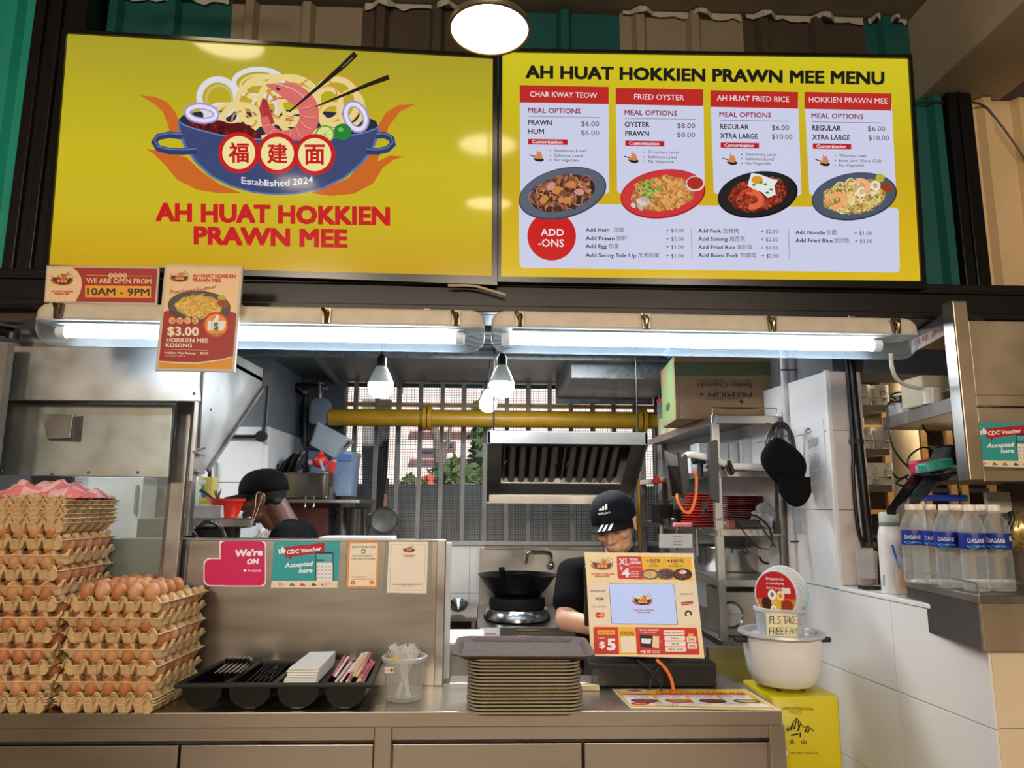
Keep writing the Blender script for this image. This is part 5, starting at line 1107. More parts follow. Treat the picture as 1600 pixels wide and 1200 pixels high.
g = G(); g.tube(smooth_pts([P(1392, 552, 2.06), P(1394, 575, 2.08), P(1404, 595, 2.12), P(1430, 606, 2.2), P(1470, 608, 2.3)], 5), .006, 8); one('lamp_cable', 'white cable drooping from the right end of the tube light', 'cable', g, whitep)
g = G(); g.tube(smooth_pts([P(700, 446, 2.12), P(740, 447, 2.12), P(770, 455, 2.12), P(790, 461, 2.12)], 5), .004, 6); one('loose_cable', 'pale loose cable end under the gap between the two screens', 'cable', g, mat('pale_cable', (190, 176, 150)))
# fan guard hanging behind the gap between the tube lights
fc = P(770, 490, 2.56); fan = thing('hanging_fan', 'black wire fan guard behind the gap between the tube lights', 'fan', fc); g = G()
Mf = Matrix.Rotation(R(-20), 3, 'X')
for r in [.03 + .018 * i for i in range(11)]: g.tube([fc + Mf @ V((r * math.cos(t), .06 * (r / .21) ** 2 - .06, r * .75 * math.sin(t))) for t in [2 * math.pi * i / 32 for i in range(32)]], .0022, 4, closed=True)
for i in range(12): t_ = 2 * math.pi * i / 12; g.tube([fc + Mf @ V((r * math.cos(t_), .06 * (r / .21) ** 2 - .06, r * .75 * math.sin(t_))) for r in (.03, .12, .21)], .0025, 4)
g.build('guard', blackp, fan, kind='stuff'); G().sph(fc + V((0, .05, 0)), (.06, .06, .06), 14).cyl(fc + V((0, .05, 0)), V((fc.x, fc.y + .05, KZ)), .015, 8).build('motor', blackp, fan)

def bulb(px, py, Y, d_, label):
    c = P(px, py, Y); r = d_ / 2; t = thing('led_bulb', label, 'bulb', c, 'bare bulbs hanging from the kitchen ceiling')
    G().lathe([(.001, -r * .95), (r * .55, -r * .88), (r * .85, -r * .62), (r * .98, -r * .2), (r, 0), (r, r * .25), (.001, r * .26)], c, 24).build('glowing_dome', lamp('bulb_glow', (226, 240, 255), 55), t)
    G().lathe([(r, r * .25), (r * .98, r * .4), (r * .7, r * 1.1), (r * .42, r * 1.6), (r * .36, r * 1.7)], c, 24).build('body', mat('bulb_body', (214, 214, 206), .4), t)
    G().lathe([(.001, r * 2.7), (r * .22, r * 2.6), (r * .40, r * 2.3), (r * .42, r * 1.65), (.001, r * 1.65)], c, 16).build('socket', blackp, t)
    G().tube([c + V((0, 0, r * 2.6)), V((c.x + .01, c.y, KZ))], .004, 6).build('cord', blackp, t)
bulb(595, 604, 3.0, .106, 'glowing bulb hanging at left under the kitchen ceiling'); bulb(784, 603, 2.9, .104, 'largest glowing bulb in the middle, in front of another'); bulb(762.5, 631, 3.7, .092, 'small glowing bulb partly behind the middle one')
# round hall lamp hanging in front of the screens, with its sisters further back in the hall
def hall(c, r, label):
    t = thing('pendant_lamp', label, 'lamp', c, 'round lamps under the hall ceiling')
    G().lathe([(.001, .0), (r * .93, .0), (r * .93, .006), (.001, .006)], c, 40).build('diffuser', lamp('hall_lamp_glow', (255, 236, 196), 14), t)
    G().lathe([(r * .93, -.004), (r, -.004), (r * 1.01, .002), (r * .97, .012), (r * .5, .022), (r * .2, .03), (.001, .03)], c, 40).build('shade', mat('lamp_shade_bronze', (96, 84, 66), .4, .4), t)
    G().tube([c + V((0, 0, .03)), V((c.x, c.y, 3.29))], .006, 8).build('rod', blackm, t)
def reflp(px, py):                                      # where a lamp must hang to be mirrored in the screens at this point
    q = PP(px, py, TO, TN); d = (q - CAM).normalized(); return q, d - 2 * d.dot(TN) * TN
lc = P(765, 48, 1.62); lc = P(765, 46, 1.52); hall(lc, .098, 'round glowing lamp hanging in front of the gap between the screens')
for (px, py, H) in ((356, 66, 3.17), (762, 226, 3.0), (464, 286, 3.0)):
    q, d = reflp(px, py); k = min((H - q.z) / d.z if abs(d.z) > 1e-4 else 3, 9); c = q + d * k
    if k > 0 and c.y > -5.8: hall(c, .14 if px != 464 else .11, 'round lamp under the hall ceiling behind the viewer')

# ---- left cooking station: hood front, glass, post
YH = 2.36
hd = thing('extractor_hood', 'large stainless extractor hood over the left cooking station', 'hood', (-1.4, 2.7, 1.85))
q = [P(30, 480, YH), P(306, 480, YH), P(312, 627, YH), P(12, 625, YH)]
G().prism([q[0], q[1], q[2], q[3]], (0, .012, 0)).build('front_sheet', hoodm, hd, bevel=.002)
for x, y in ((17, 619), (303, 615), (22, 570), (300, 520)): G().sph(P(x, y, YH - .002), (.005, .004, .005), 8).build('rivet', steeld, hd)
# right side of the hood: stands square to the front, lower edge rising to the rear
xs_ = P(308, 640, 2.36).x
def HS(x, y): return PP(x, y, V((xs_, 2.4, 2)), V((1, 0, 0)))
pts = [HS(306, 500), HS(345, 540), HS(411, 576), HS(409, 606), HS(322, 735), HS(300, 752)]
pts[0] = V((xs_, YH, pts[0].z)); pts[-1] = V((xs_, max(pts[-1].y, YH), pts[-1].z))
G().prism(pts, (-.012, 0, 0)).build('side_sheet', hoodm, hd, bevel=.002)
g = G(); g.bar(pts[3] + V((.006, 0, 0)), pts[4] + V((.006, 0, 0)), .010, .012); g.build('side_lip', steelw, hd)
for a, b in ((HS(316, 560), HS(309, 700)), (HS(318, 700), HS(300, 706))): G().bar(a + V((.004, 0, 0)), b + V((.004, 0, 0)), .006, .004).build('seam', steeld, hd)
for x, y in ((318, 582), (329, 640)): G().sph(HS(x, y) + V((.001, 0, 0)), (.003, .005, .005), 8).build('rivet', steeld, hd)
yb_ = pts[2].y
q = [P(8, 630, 2.44), P(270, 632, 2.44), P(262, 746, 2.44), P(-20, 742, 2.44)]
G().prism(q, (0, .012, 0)).build('grease_baffle', mat('greasy_baffle', (170, 175, 168), .42, .7, .2, 7, .08, rv=.1, dirt=((158, 158, 140), 10, .5)), hd, bevel=.002)
for x, y in ((7, 684), (81, 741), (138, 738), (215, 738), (2, 737)): G().sph(P(x, y, 2.437), (.005, .004, .005), 8).build('rivet', steeld, hd)
G().prism([P(64, 647, 2.425), P(114, 648, 2.425), P(109, 685, 2.425), P(74, 686, 2.425)], (0, .01, 0)).build('cover_plate', steelw, hd, bevel=.001)
G().prism([P(74, 655, 2.434), P(129, 650, 2.434), P(125, 690, 2.434), P(76, 688, 2.434)], (0, .005, 0)).build('opening', steeld, hd)
G().box((-2.3, YH, 2.02), (xs_, yb_, 2.035)).build('top_sheet', steelw, hd)
for x, y in ((304, 707), (302, 735)):
    G().bar(HS(x - 2, y) + V((.01, 0, 0)), HS(x + 10, y + 4) + V((.012, 0, 0)), .012, .008).build('hinge', steelp, hd)
gp = thing('glass_screen', 'grease-filmed glass sneeze guard over the left of the counter', 'glass screen', (-1.4, 2.55, .9))
q = [P(-10, 630, 2.562), P(278, 628, 2.562), P(253, 1065, 2.562), P(-10, 1065, 2.562)]
G().prism(q, (0, .006, 0)).build('pane', dusty, gp)
G().prism([P(-10, 626, 2.556), P(280, 624, 2.556), P(279, 629, 2.556), P(-10, 631, 2.556)], (0, .016, 0)).build('top_channel', steelw, gp)
xp0, xp1 = P(281, 700, 2.33).x, P(298, 700, 2.33).x
a_ = P(283, 620, 2.54); b_ = P(258, 845, 2.54)
G().bar((a_.x + .02, 2.54, a_.z), (b_.x + .024, 2.54, .903), .05, .024, up=(0, 1, 0)).build('post', steelw, gp, bevel=.003)
G().bar((a_.x - .014, 2.548, a_.z), (b_.x - .010, 2.548, .903), .012, .012, up=(0, 1, 0)).build('edge_channel', steelp, gp, bevel=.002)
G().box((a_.x + .05, 2.53, 1.4), (a_.x + .065, 2.57, a_.z)).build('edge_channel', steelp, gp, bevel=.002)
# dark corner at far left: neighbour's stall side and pipes
g = G(); g.box((-2.6, 2.262, 1.4), (P(8, 570, 2.26).x, 2.295, P(0, 535, 2.26).z)); one('stall_partition', 'grey partition of the neighbouring stall at the left edge', 'panel', g, mat('dull_grey_panel', (128, 122, 112), .5, .2))
g = G(); a = P(-10, 515, 2.3); b = P(26, 521, 2.3); g.tube([a, b], .018, 10); g.tube([b + V((-.01, 0, 0)), b + V((-.01, 0, -.02))], .022, 10); one('pipe', 'dark pipe with a joint at the left edge', 'pipe', g, blackm)
g = G(); g.prism([P(-10, 440, 2.2), P(55, 470, 2.2), P(75, 490, 2.2), P(28, 503, 2.2), P(-10, 500, 2.2)], (0, .05, 0)); one('bracket_plate', 'brown metal plate at the left edge under the teal strip', 'plate', g, brownc)

# things seen through the glass
g = G(); g.box((P(50, 756, 3.86).x, 3.85, P(50, 768, 3.86).z), (P(113, 756, 3.86).x, 3.895, P(50, 744, 3.86).z)); t = one('serving_hatch', 'small dark hatch frame behind the glass above the egg trays', 'hatch', g, steeld)
t, p = sheetprint('wall_notice', 'white typed notice taped on the wall behind the glass', 'notice', [(97, 735), (142, 735), (132, 800), (90, 790)], 3.88, (206, 206, 206))
for i in range(9): p.rect(104, 748 + i * 4.4, 131 - (i % 3) * 3, 749.2 + i * 4.4, (110, 110, 116), 1)
p.build('print', t)
for (x0, x1, y0, y1, Y, m_, lb) in ((215, 262, 810, 842, 3.3, steel, 'steel cabinet end behind the glass beside the post'), (138, 216, 745, 842, 3.7, whitep, 'white fridge door behind the glass'),):
    a, b = P(x0, y0, Y), P(x1, y1, Y); g = G(); g.box((a.x, Y, .5), (b.x, Y + .16, a.z)); t = thing('cabinet', lb, 'cabinet', ((a.x + b.x) / 2, Y, .5)); g.build('body', m_, t, bevel=.004)
    G().box((b.x - .03, Y - .015, a.z - .18), (b.x - .018, Y, a.z - .04)).build('handle', greyp, t); G().box((a.x, Y + .02, 0), (b.x, Y + .14, .5)).build('plinth', steeld, t)
# ================================================================== PEOPLE
def flesh(name, mat_, prim, parent, voxel=.006, sm=3):
    """one continuous skin from overlapping ellipsoids (c, r, M) and tapered limbs (a, ra, b, rb)"""
    g = G()
    for q in prim:
        if q[0] == 'e': g.sph(q[1], q[2], 18, M=q[3] if len(q) > 3 else None)
        else:
            _, a, ra, b, rb = q; a = V(a); b = V(b); n = 5; g.tube([a.lerp(b, i / n) for i in range(n + 1)], [ra + (rb - ra) * i / n for i in range(n + 1)], 14)
            g.sph(a, ra, 14); g.sph(b, rb, 14)
    o = g.build('tmp', mat_); base = o.matrix_world.copy() if False else WM[o]
    m = o.modifiers.new('r', 'REMESH'); m.mode = 'VOXEL'; m.voxel_size = voxel; m.use_smooth_shade = True
    m = o.modifiers.new('s', 'SMOOTH'); m.iterations = sm; m.factor = .5
    dg = bpy.context.evaluated_depsgraph_get(); dg.update(); me = bpy.data.meshes.new_from_object(o.evaluated_get(dg))
    me.transform(base); bpy.data.objects.remove(o)
    me.transform(WM[parent].inverted()); me.materials.clear(); me.materials.append(mat_); me.name = name
    me.polygons.foreach_set('use_smooth', [True] * len(me.polygons))
    r = bpy.data.objects.new(name, me); C.objects.link(r); r.parent = parent; WM[r] = WM[parent]; return r
def frame(fw, up=(0, 0, 1), roll=0):
    f = V(fw).normalized(); r = f.cross(V(up)).normalized(); u = r.cross(f); return Matrix((r, f, u)).transposed() @ Matrix.Rotation(R(roll), 3, 'Y')
def headprims(c, M):
    T = lambda x, y, z: c + M @ V((x, y, z)); e = lambda x, y, z, a, b, d: ('e', T(x, y, z), (a, b, d), M)
    pr = [e(0, -.012, .028, .075, .094, .088), e(0, .025, -.02, .063, .068, .085), e(0, .028, -.075, .054, .052, .040), e(0, .066, -.102, .022, .018, .017), ('l', T(0, .090, .004), .0085, T(0, .112, -.034), .0115),
          e(.013, .096, -.040, .009, .012, .008), e(-.013, .096, -.040, .009, .012, .008), e(0, .078, .022, .052, .018, .012), e(.040, .062, -.026, .024, .022, .020), e(-.040, .062, -.026, .024, .022, .020),
          e(0, .085, -.064, .023, .013, .0065), e(0, .083, -.076, .020, .012, .0065), e(0, .078, -.070, .03, .014, .022)]
    for s in (-1, 1): pr += [e(s * .077, -.008, -.012, .009, .019, .030), e(s * .083, -.016, .004, .007, .012, .014), e(s * .078, -.004, -.036, .007, .009, .010), e(s * .030, .082, -.004, .014, .010, .009)]
    return pr, T
def hand_prims(w, d, side, L=.085):
    """palm and five bent fingers from wrist w pointing along d; side = thumb side"""
    d = V(d).normalized(); s = V(side).normalized(); n = d.cross(s); pr = [('l', w, .022, w + d * .05, .026), ('l', w + s * .018, .016, w + d * .078 + s * .022, .014), ('l', w - s * .018, .016, w + d * .072 - s * .024, .013)]
    for k, (o, l_) in enumerate(((.030, .040), (.011, .046), (-.009, .042), (-.028, .033))):
        a = w + d * .080 + s * o; b = a + d * l_ * .6 + n * .008; c = b + d * l_ * .35 + n * .024; e = c + n * .020; pr += [('l', a, .0085, b, .008), ('l', b, .008, c, .0072), ('l', c, .0072, e, .0065)]
    a = w + d * .02 + s * .026; b = a + d * .03 + s * .022 + n * .01; c = b + d * .028 + s * .004 + n * .008; return pr + [('l', a, .013, b, .010), ('l', b, .010, c, .008)]
def cap(c, M, parent, m, tilt=8, logo_=False, brimcurve=.030):
    T = lambda v: c + M @ v; Mt = Matrix.Rotation(R(-tilt), 3, 'X'); zc = .040
    def dome(u, v):
        a = 2 * math.pi * u; ph = v * math.pi / 2; r = math.cos(ph) ** .78 if v < 1 else .0005; f_ = 1 + .012 * math.cos(6 * a) * (1 - v)
        return T(Mt @ V((.0865 * r * math.sin(a) * f_, .106 * r * math.cos(a) * f_ - .010, .094 * math.sin(ph) ** .9 if v > 0 else -.012)) + V((0, 0, zc - .012)))
    g = G(); g.sheet(dome, 48, 16); g.sph(dome(0, 1), .006, 8); cp_ = g.build('cap', m, parent, solid=.003)
    def brim(u, v):
        a = R(68) * (u * 2 - 1); x = .088 * math.sin(a); y = .108 * math.cos(a) - .010; k = v * (.064 * math.cos(a * 1.1) ** .6 if abs(u * 2 - 1) < .999 else 0)
        return T(Mt @ V((x * (1 + .02 * v), y + k, -.008 - brimcurve * (u * 2 - 1) ** 2 * (.4 + v) - .006 * v)) + V((0, 0, zc - .008)))
    g = G(); g.sheet(brim, 24, 8); g.build('brim', m, cp_, solid=.0035)
    for k in range(6):
        g = G(); g.tube([dome(k / 6 + .0833, v / 8) + (dome(k / 6 + .0833, v / 8) - c).normalized() * .0005 for v in range(9)], .0011, 5); g.build('seam', mat('cap_seam', (8, 8, 10), .9), cp_)
    g = G(); g.tube([dome(u / 40, .02) for u in range(40)], .0022, 6, closed=True); g.build('sweatband_edge', m, cp_)
    if logo_:
        wm = ink((232, 232, 234))
        for k in range(3):                                     # three white stripes over the brim
            u0 = .36 + k * .095; g = G(); N_ = Matrix.Identity(3); fn = lambda u, v, u0=u0: brim(u0 + u * .050, .02 + v * .97) + (M @ Mt @ V((0, 0, 1))) * .0045
            g.sheet(fn, 4, 8); g.build('stripe', wm, cp_)
        out = lambda a, v: dome(a, v) + (dome(a, v) - (c + M @ V((0, 0, .0)))).normalized() * .0045
        sgn = -1 if (out(.02, .3) - out(-.02, .3)).dot(V((1, 0, 0))) > 0 else -1
        g = G()
        for k, h_ in enumerate((.06, .11, .16)):               # mountain of three slanted bars
            a0 = -.042 + k * .026; sh = .022
            P_ = lambda a, v: out(-a * 1 + .0, v); g.add([P_(a0, .34), P_(a0 + .019, .34), P_(a0 + .019 + sh * h_ * 4 * .2 + .004, .34 + h_), P_(a0 + .006, .34 + h_ * 1.02)], [(0, 1, 2, 3)])
        vs, fs = glyphs('adidas', .008); mx = max(v[0] for v in vs); g.add([out(-(-.050 + v[0] / mx * .096), .235 + v[1] * .085) for v in vs], fs); g.build('logo', wm, cp_)
    return cp_
def legs(hip, floorz, parent, m, sh):
    pr = []
    for s in (-1, 1):
        h = hip + V((sh.x * s * .09, sh.y * s * .09, 0)); k = V((h.x, h.y - .02, .48)); f = V((h.x, h.y, .08)); pr += [('l', h, .078, k, .055), ('l', k, .053, f, .040)]
    pr.append(('e', hip + V((0, 0, .03)), (.15, .13, .12))); o = flesh('trousers', m, pr, parent, .012)
    for s in (-1, 1): h = hip + V((sh.x * s * .09, sh.y * s * .09, 0)); flesh('shoe', blackp, [('l', (h.x, h.y + .05, .04), .036, (h.x, h.y - .10, .034), .032)], parent, .01)

# ---- cook behind the payment display, looking down
hc = P(960, 817, 2.88); M = frame((-.38, -.84, -.36), roll=9)
p2 = thing('person', 'cook in navy cap and black t-shirt looking down behind the payment display', 'person', (hc.x + .03, 2.95, 0))
pr, T = headprims(hc, M)
nb = V((hc.x + .028, 2.965, hc.z - .15)); pr += [('l', T(0, -.03, -.04), .053, nb, .056)]
shl, shr = V((hc.x - .165, 2.965, nb.z - .055)), V((hc.x + .205, 2.98, nb.z - .045))
el = P(884, 968, 2.86); wl = P(950, 985, 2.745); elr = V((shr.x + .05, 2.93, el.z)); wr2 = V((hc.x + .06, 2.755, wl.z + .01))
pr += [('l', nb, .058, nb - V((0, 0, .10)), .09), ('l', shl, .046, el, .040), ('l', el, .043, wl, .027), ('l', shr, .046, elr, .040), ('l', elr, .042, wr2, .027)]
pr += [('e', V((nb.x, nb.y, nb.z - .22)), (.155, .09, .20)), ('l', nb - V((0, 0, .1)), .09, V((nb.x, nb.y, .92)), .12), ('l', nb + V((-.13, 0, -.06)), .04, nb + V((.13, 0, -.06)), .04)]
pr += hand_prims(wl, (wl - el).normalized() + V((0, -.2, 0)), (0, -.4, .9)) + hand_prims(wr2, (wr2 - elr).normalized() + V((0, -.2, 0)), (0, -.4, .9))
flesh('body', skin2, pr, p2, .0048, 4)
tp = [('l', shl + V((.0, 0, .002)), .060, shl.lerp(el, .62), .062), ('l', shr, .060, shr.lerp(elr, .62), .062), ('e', V((nb.x, nb.y, nb.z - .24)), (.185, .115, .24)), ('l', shl + V((.03, 0, 0)), .066, nb + V((-.03, .005, -.035)), .058), ('l', shr + V((-.03, 0, 0)), .066, nb + V((.03, .005, -.035)), .058),
      ('l', nb - V((0, 0, .12)), .11, V((nb.x, nb.y, .86)), .15), ('l', V((nb.x - .07, nb.y, .95)), .12, V((nb.x + .07, nb.y, .95)), .12)]
flesh('t_shirt', cloth, tp, p2, .009, 4); legs(V((nb.x, nb.y, .82)), 0, p2, mat('dark_trousers', (30, 30, 36), .9), V((1, 0, 0)))
hr = [('e', hc + M @ V((0, -.028, .026)), (.080, .084, .086), M)] + [('e', hc + M @ V((s * .070, .010, -.002)), (.010, .020, .030), M) for s in (-1, 1)]; flesh('hair', hairm, hr, p2, .006, 2)
cap(hc, M, p2, capn, -4, True, .020)
dk = mat('eyelash_black', (26, 18, 16), .6)
for s in (-1, 1):
    G().tube([T(s * (.030 + x), .0935 - abs(x) * .35 - .0005, -.008 - .10 * (.016 - abs(x))) for x in (-.016, -.008, 0, .008, .016)], [.0008, .0016, .0018, .0016, .0008], 6).build('eyelid_line', dk, p2)
    G().tube([T(s * (.032 + x), .0935 - abs(x) * .45, .014 - x * x * 12) for x in (-.018, -.009, 0, .009, .018)], [.0012, .0026, .003, .0026, .001], 6).build('eyebrow', hairm, p2)
G().tube([T(x, .0965 - abs(x) * .5, -.0695 - abs(x) * -.1) for x in (-.022, -.011, 0, .011, .022)], [.0006, .0013, .0015, .0013, .0006], 6).build('mouth_line', mat('lip_shadow', (120, 62, 54), .6), p2)
mk = mat('black_mask_fabric', (20, 20, 22), .85)
def mask2(u, v): a = R(-75 + 150 * u); return T(.062 * math.sin(a), .020 + .076 * math.cos(a) + .004, -.088 - .046 * v - .01 * math.cos(a))
g = G(); g.sheet(mask2, 16, 5); msk = g.build('face_mask', mk, p2, solid=.003)
for s in (-1, 1):
    for dz in (-.0, -.03): G().tube(smooth_pts([T(s * .060, .035, -.095 + dz), T(s * .072, .012, -.05), T(s * .086, -.016, .012 if dz == 0 else -.03)], 4), .0014, 5).build('ear_loop', mk, msk)

# ---- kitchen helper in profile at the left
hc = P(410, 776, 3.3); M = frame((-.95, -.12, -.17), roll=0)
p1 = thing('person', 'kitchen helper in black cap seen in profile at left with lowered white mask', 'person', (hc.x + .1, 3.35, 0))
pr, T = headprims(hc, M)
nb = V((hc.x + .105, 3.33, hc.z - .125)); pr += [('l', T(0, -.045, -.03), .054, nb, .056), ('l', T(0, .0, -.075), .035, nb + V((-.04, 0, -.02)), .045)]
shl, shr = nb + V((.04, -.18, -.07)), nb + V((.04, .18, -.07)); el = shl + V((-.04, -.02, -.28)); wl = el + V((-.22, .02, -.02)); er = shr + V((-.04, .02, -.28)); wr3 = er + V((-.22, -.02, -.02))
pr += [('l', nb, .058, nb + V((.03, 0, -.12)), .09), ('l', shl, .046, el, .040), ('l', el, .042, wl, .027), ('l', shr, .046, er, .040), ('l', er, .042, wr3, .027), ('l', nb + V((.02, 0, -.1)), .09, V((nb.x + .05, nb.y, .95)), .11), ('l', shl, .045, shr, .045)]
pr += hand_prims(wl, (-1, 0, -.1), (0, .3, .9)) + hand_prims(wr3, (-1, 0, -.1), (0, .3, .9)); flesh('body', skin1, pr, p1, .0048, 4)
tp = [('l', shl, .060, shl.lerp(el, .6), .062), ('l', shr, .060, shr.lerp(er, .6), .062), ('l', shl + V((0, .03, .01)), .072, nb + V((.03, -.035, -.035)), .066), ('l', shr + V((0, -.03, .01)), .072, nb + V((.03, .035, -.035)), .066), ('e', nb + V((.045, 0, -.24)), (.115, .18, .22)), ('e', nb + V((.03, 0, -.035)), (.075, .082, .05)), ('l', nb + V((.04, 0, -.15)), .10, V((nb.x + .05, nb.y, .88)), .14)]
ts = flesh('t_shirt', cloth, tp, p1, .009, 4); legs(V((nb.x + .05, nb.y, .84)), 0, p1, mat('dark_trousers', (30, 30, 36)), V((0, 1, 0)))
hr = [('e', hc + M @ V((0, -.030, .024)), (.0785, .082, .084), M), ('e', hc + M @ V((0, -.060, -.03)), (.06, .036, .035), M)] + [('e', hc + M @ V((s * .070, .012, .010)), (.010, .020, .026), M) for s in (-1, 1)]; flesh('hair', hairm, hr, p1, .006, 2)
cap(hc, M, p1, capm, -2, False, .020)
for s in (-1, 1):
    G().tube([T(s * (.030 + x), .0925 - abs(x) * .35, -.004 - .1 * (.016 - abs(x))) for x in (-.016, -.008, 0, .008, .016)], [.0008, .002, .0022, .002, .0008], 6).build('eyelid_line', dk, p1)
    G().tube([T(s * (.034 + x), .0925 - abs(x) * .45, .014 - x * x * 12) for x in (-.02, -.01, 0, .01, .02)], [.0012, .0028, .0032, .0028, .001], 6).build('eyebrow', hairm, p1)
wmk = mat('white_mask_fabric', (222, 220, 216), .85)
def mask1(u, v): a = R(-70 + 140 * u); return T(.058 * math.sin(a), .020 + .078 * math.cos(a) + .006, -.080 - .045 * v)
g = G(); g.sheet(mask1, 16, 5); msk = g.build('face_mask', wmk, p1, solid=.003)
lp_ = mat('cream_elastic', (232, 212, 176), .7)
for s in (-1, 1):
    for k in range(2): G().tube(smooth_pts([T(s * .055, .046, -.092 - .02 * k), T(s * .078, .022 - .015 * k, -.045), T(s * (.089), .008 - .026 * k, .012 - .006 * k), T(s * .090, -.012 - .014 * k, .018 - .02 * k)], 5), .0016, 6).build('ear_loop', lp_, msk)
G().tube(smooth_pts([nb + V((.075, -.055, .005)), nb + V((.03, -.082, -.012)), nb + V((-.02, -.080, -.05)), nb + V((-.05, -.05, -.085))], 6), .0014, 6).build('neck_chain', mat('gold_chain', (220, 190, 140), .3, .6), p1)
g = G(); c_ = P(479, 826, 3.15)
for i, (dx, dz, a, b) in enumerate(((0, .012, .006, .014), (.006, -.006, .009, .010), (.004, -.020, .007, .010))): g.sph(V((nb.x + .115 + dx, 3.19, nb.z - .11 + dz)), (a, .006, b), 8)
g.build('shirt_emblem', ink((214, 130, 90)), ts)
# ================================================================== KITCHEN BEHIND THE COUNTER
def bx(name, label, cat, x0, y0, x1, y1, Y, dep, m, bevel=.004, group=None, z0=None):
    a, b = P(x0, y0, Y), P(x1, y1, Y); g = G(); g.box((a.x, Y, b.z if z0 is None else z0), (b.x, Y + dep, a.z)); return one(name, label, cat, g, m, group, bevel)
# gas main and its riser
a, b = P(500, 657, 4.36), P(1036, 657, 4.36); r = .034 * 1.12; c_ = P(800, 655, 4.36)
z_ = c_.z; t = thing('gas_main', 'thick yellow horizontal gas main across the barred opening', 'pipe', (c_.x, 4.36, z_ - r))
G().cyl((P(515, 655, 4.36).x, 4.36, z_), (b.x, 4.36, z_), r * 1.35, 20).build('pipe_run', yelpipe, t)
for x in (664, 672, 998, 1006): q = P(x, 655, 4.36); G().cyl((q.x - .012, 4.36, z_), (q.x + .012, 4.36, z_), r * 2.0, 24).build('flange', yelpipe, t)
for x in (668, 1002):
    q = P(x, 655, 4.36)
    for k in range(8): a_ = k * math.pi / 4 + .3; G().cyl((q.x - .03, 4.36 + r * 1.7 * math.cos(a_), z_ + r * 1.7 * math.sin(a_)), (q.x + .03, 4.36 + r * 1.7 * math.cos(a_), z_ + r * 1.7 * math.sin(a_)), .006, 6).build('bolt', steeld, t)
q = P(1012, 760, 4.36); G().tube([(q.x, 4.592, .0), (q.x, 4.592, z_), (q.x, 4.36, z_)], .017, 12).build('riser', yelpipe, t)
# gas meter and pipework in the left rear corner
q0, q1 = P(472, 595, 4.5), P(532, 690, 4.5); t = thing('meter_cabinet', 'dark grey pipe cabinet in the rear left corner', 'cabinet', (q0.x, 4.5, q1.z))
G().box((q0.x, 4.56, q1.z), (q1.x, 4.63, KZ - .001)).build('back_board', mat('slate_board', (78, 82, 88), .6), t)
t = thing('gas_meter', 'grey gas meter hanging at the left end of the yellow gas main', 'meter', P(500, 665, 4.36))
G().rloft(P(500, 664, 4.38), [(.05, .05, .02, 0), (.062, .055, .02, .02), (.062, .055, .02, .13), (.04, .04, .02, .16)], 3, cap1=True).build('meter_body', mat('meter_grey', (112, 120, 130), .5), t)
G().cyl(P(500, 628, 4.38), P(500, 600, 4.38), .018, 10).build('valve_neck', steelw, t)
g = G(); g.tube([P(452, 602, 4.4), P(500, 602, 4.4)], .012, 8); g.tube([P(452, 602, 4.4), P(476, 620, 4.4)], .012, 8); g.tube([P(478, 605, 4.4), P(476, 700, 4.4)], .011, 8); g.build('dark_pipe', blackm, t)
for x, y in ((503, 598), (508, 606), (478, 612)): G().cyl(P(x - 4, y, 4.37), P(x + 4, y, 4.37), .02, 10).build('valve', steelw, t)
# black conduit with round junction box on the pier
g = G(); g.tube([P(352, 682, 3.875), P(404, 682, 3.875)], .010, 8); t = thing('conduit', 'black wall conduit meeting a round junction box on the white pier', 'conduit', P(408, 682, 3.87)); g.build('pipe', blackp, t)
G().tube([P(411, 676, 3.875), P(417, 603, 3.875)], .010, 8).build('pipe', blackp, t); c_ = P(409, 682, 3.875); G().cyl(c_ + V((0, -.02, 0)), c_ + V((0, .004, 0)), .030, 18).build('junction_box', blackp, t)
g = G(); g.tube([P(328, 715, 3.86), P(327, 790, 3.86)], .010, 8); one('wall_pipe', 'thin black upright pipe on the tiled pier behind the red colander', 'pipe', g, blackp)
# preparation shelf at the left with colander, boxes, jar
zs = 1.448; a = P(286, 812, 3.0); b = P(395, 812, 3.0)
t = thing('prep_table', 'steel preparation table behind the glass post', 'table', (a.x, 3.3, 0)); G().prism([(a.x - .12, 3.0, zs), (b.x, 3.0, zs), (P(381, 800, 3.6).x, 3.6, zs), (P(381, 800, 3.6).x, 3.7, zs), (a.x - .12, 3.7, zs)], (0, 0, -.035)).build('table_top', steel, t, bevel=.003)
G().box((a.x - .1, 3.05, zs - .09), (P(368, 820, 3.05).x, 3.10, zs - .036)).build('under_rail', blackp, t)
for x in (a.x - .1, b.x - .16): G().box((x, 3.2, 0), (x + .035, 3.235, zs - .036)).build('leg', steelw, t)
for i, (x0, x1, y0) in enumerate(((282, 306, 838), (303, 345, 826))): g = G(); g.tube(smooth_pts([P(x0, y0, 3.0), P((x0 + x1) / 2, y0 - 12, 2.98), P(x1, y0 - 2, 3.0), P(x1 + 8, y0 + 14, 3.0)], 5), .008, 8); one('drain_hose', 'grey hose looping under the preparation table, %s one' % ('left' if i == 0 else 'right'), 'hose', g, steelp)
c_ = P(353, 815, 3.12); c_.z = zs + .001; rr = .068; t = thing('colander', 'bright red plastic colander holding green onions', 'colander', c_)
G().lathe([(.0, 0), (rr * .62, .0), (rr * .68, .008), (rr * .95, .066), (rr * 1.08, .069), (rr * 1.1, .080), (rr * 1.02, .080), (rr * .9, .068), (rr * .62, .008), (0, .005)], c_, 32).build('bowl', redp, t)
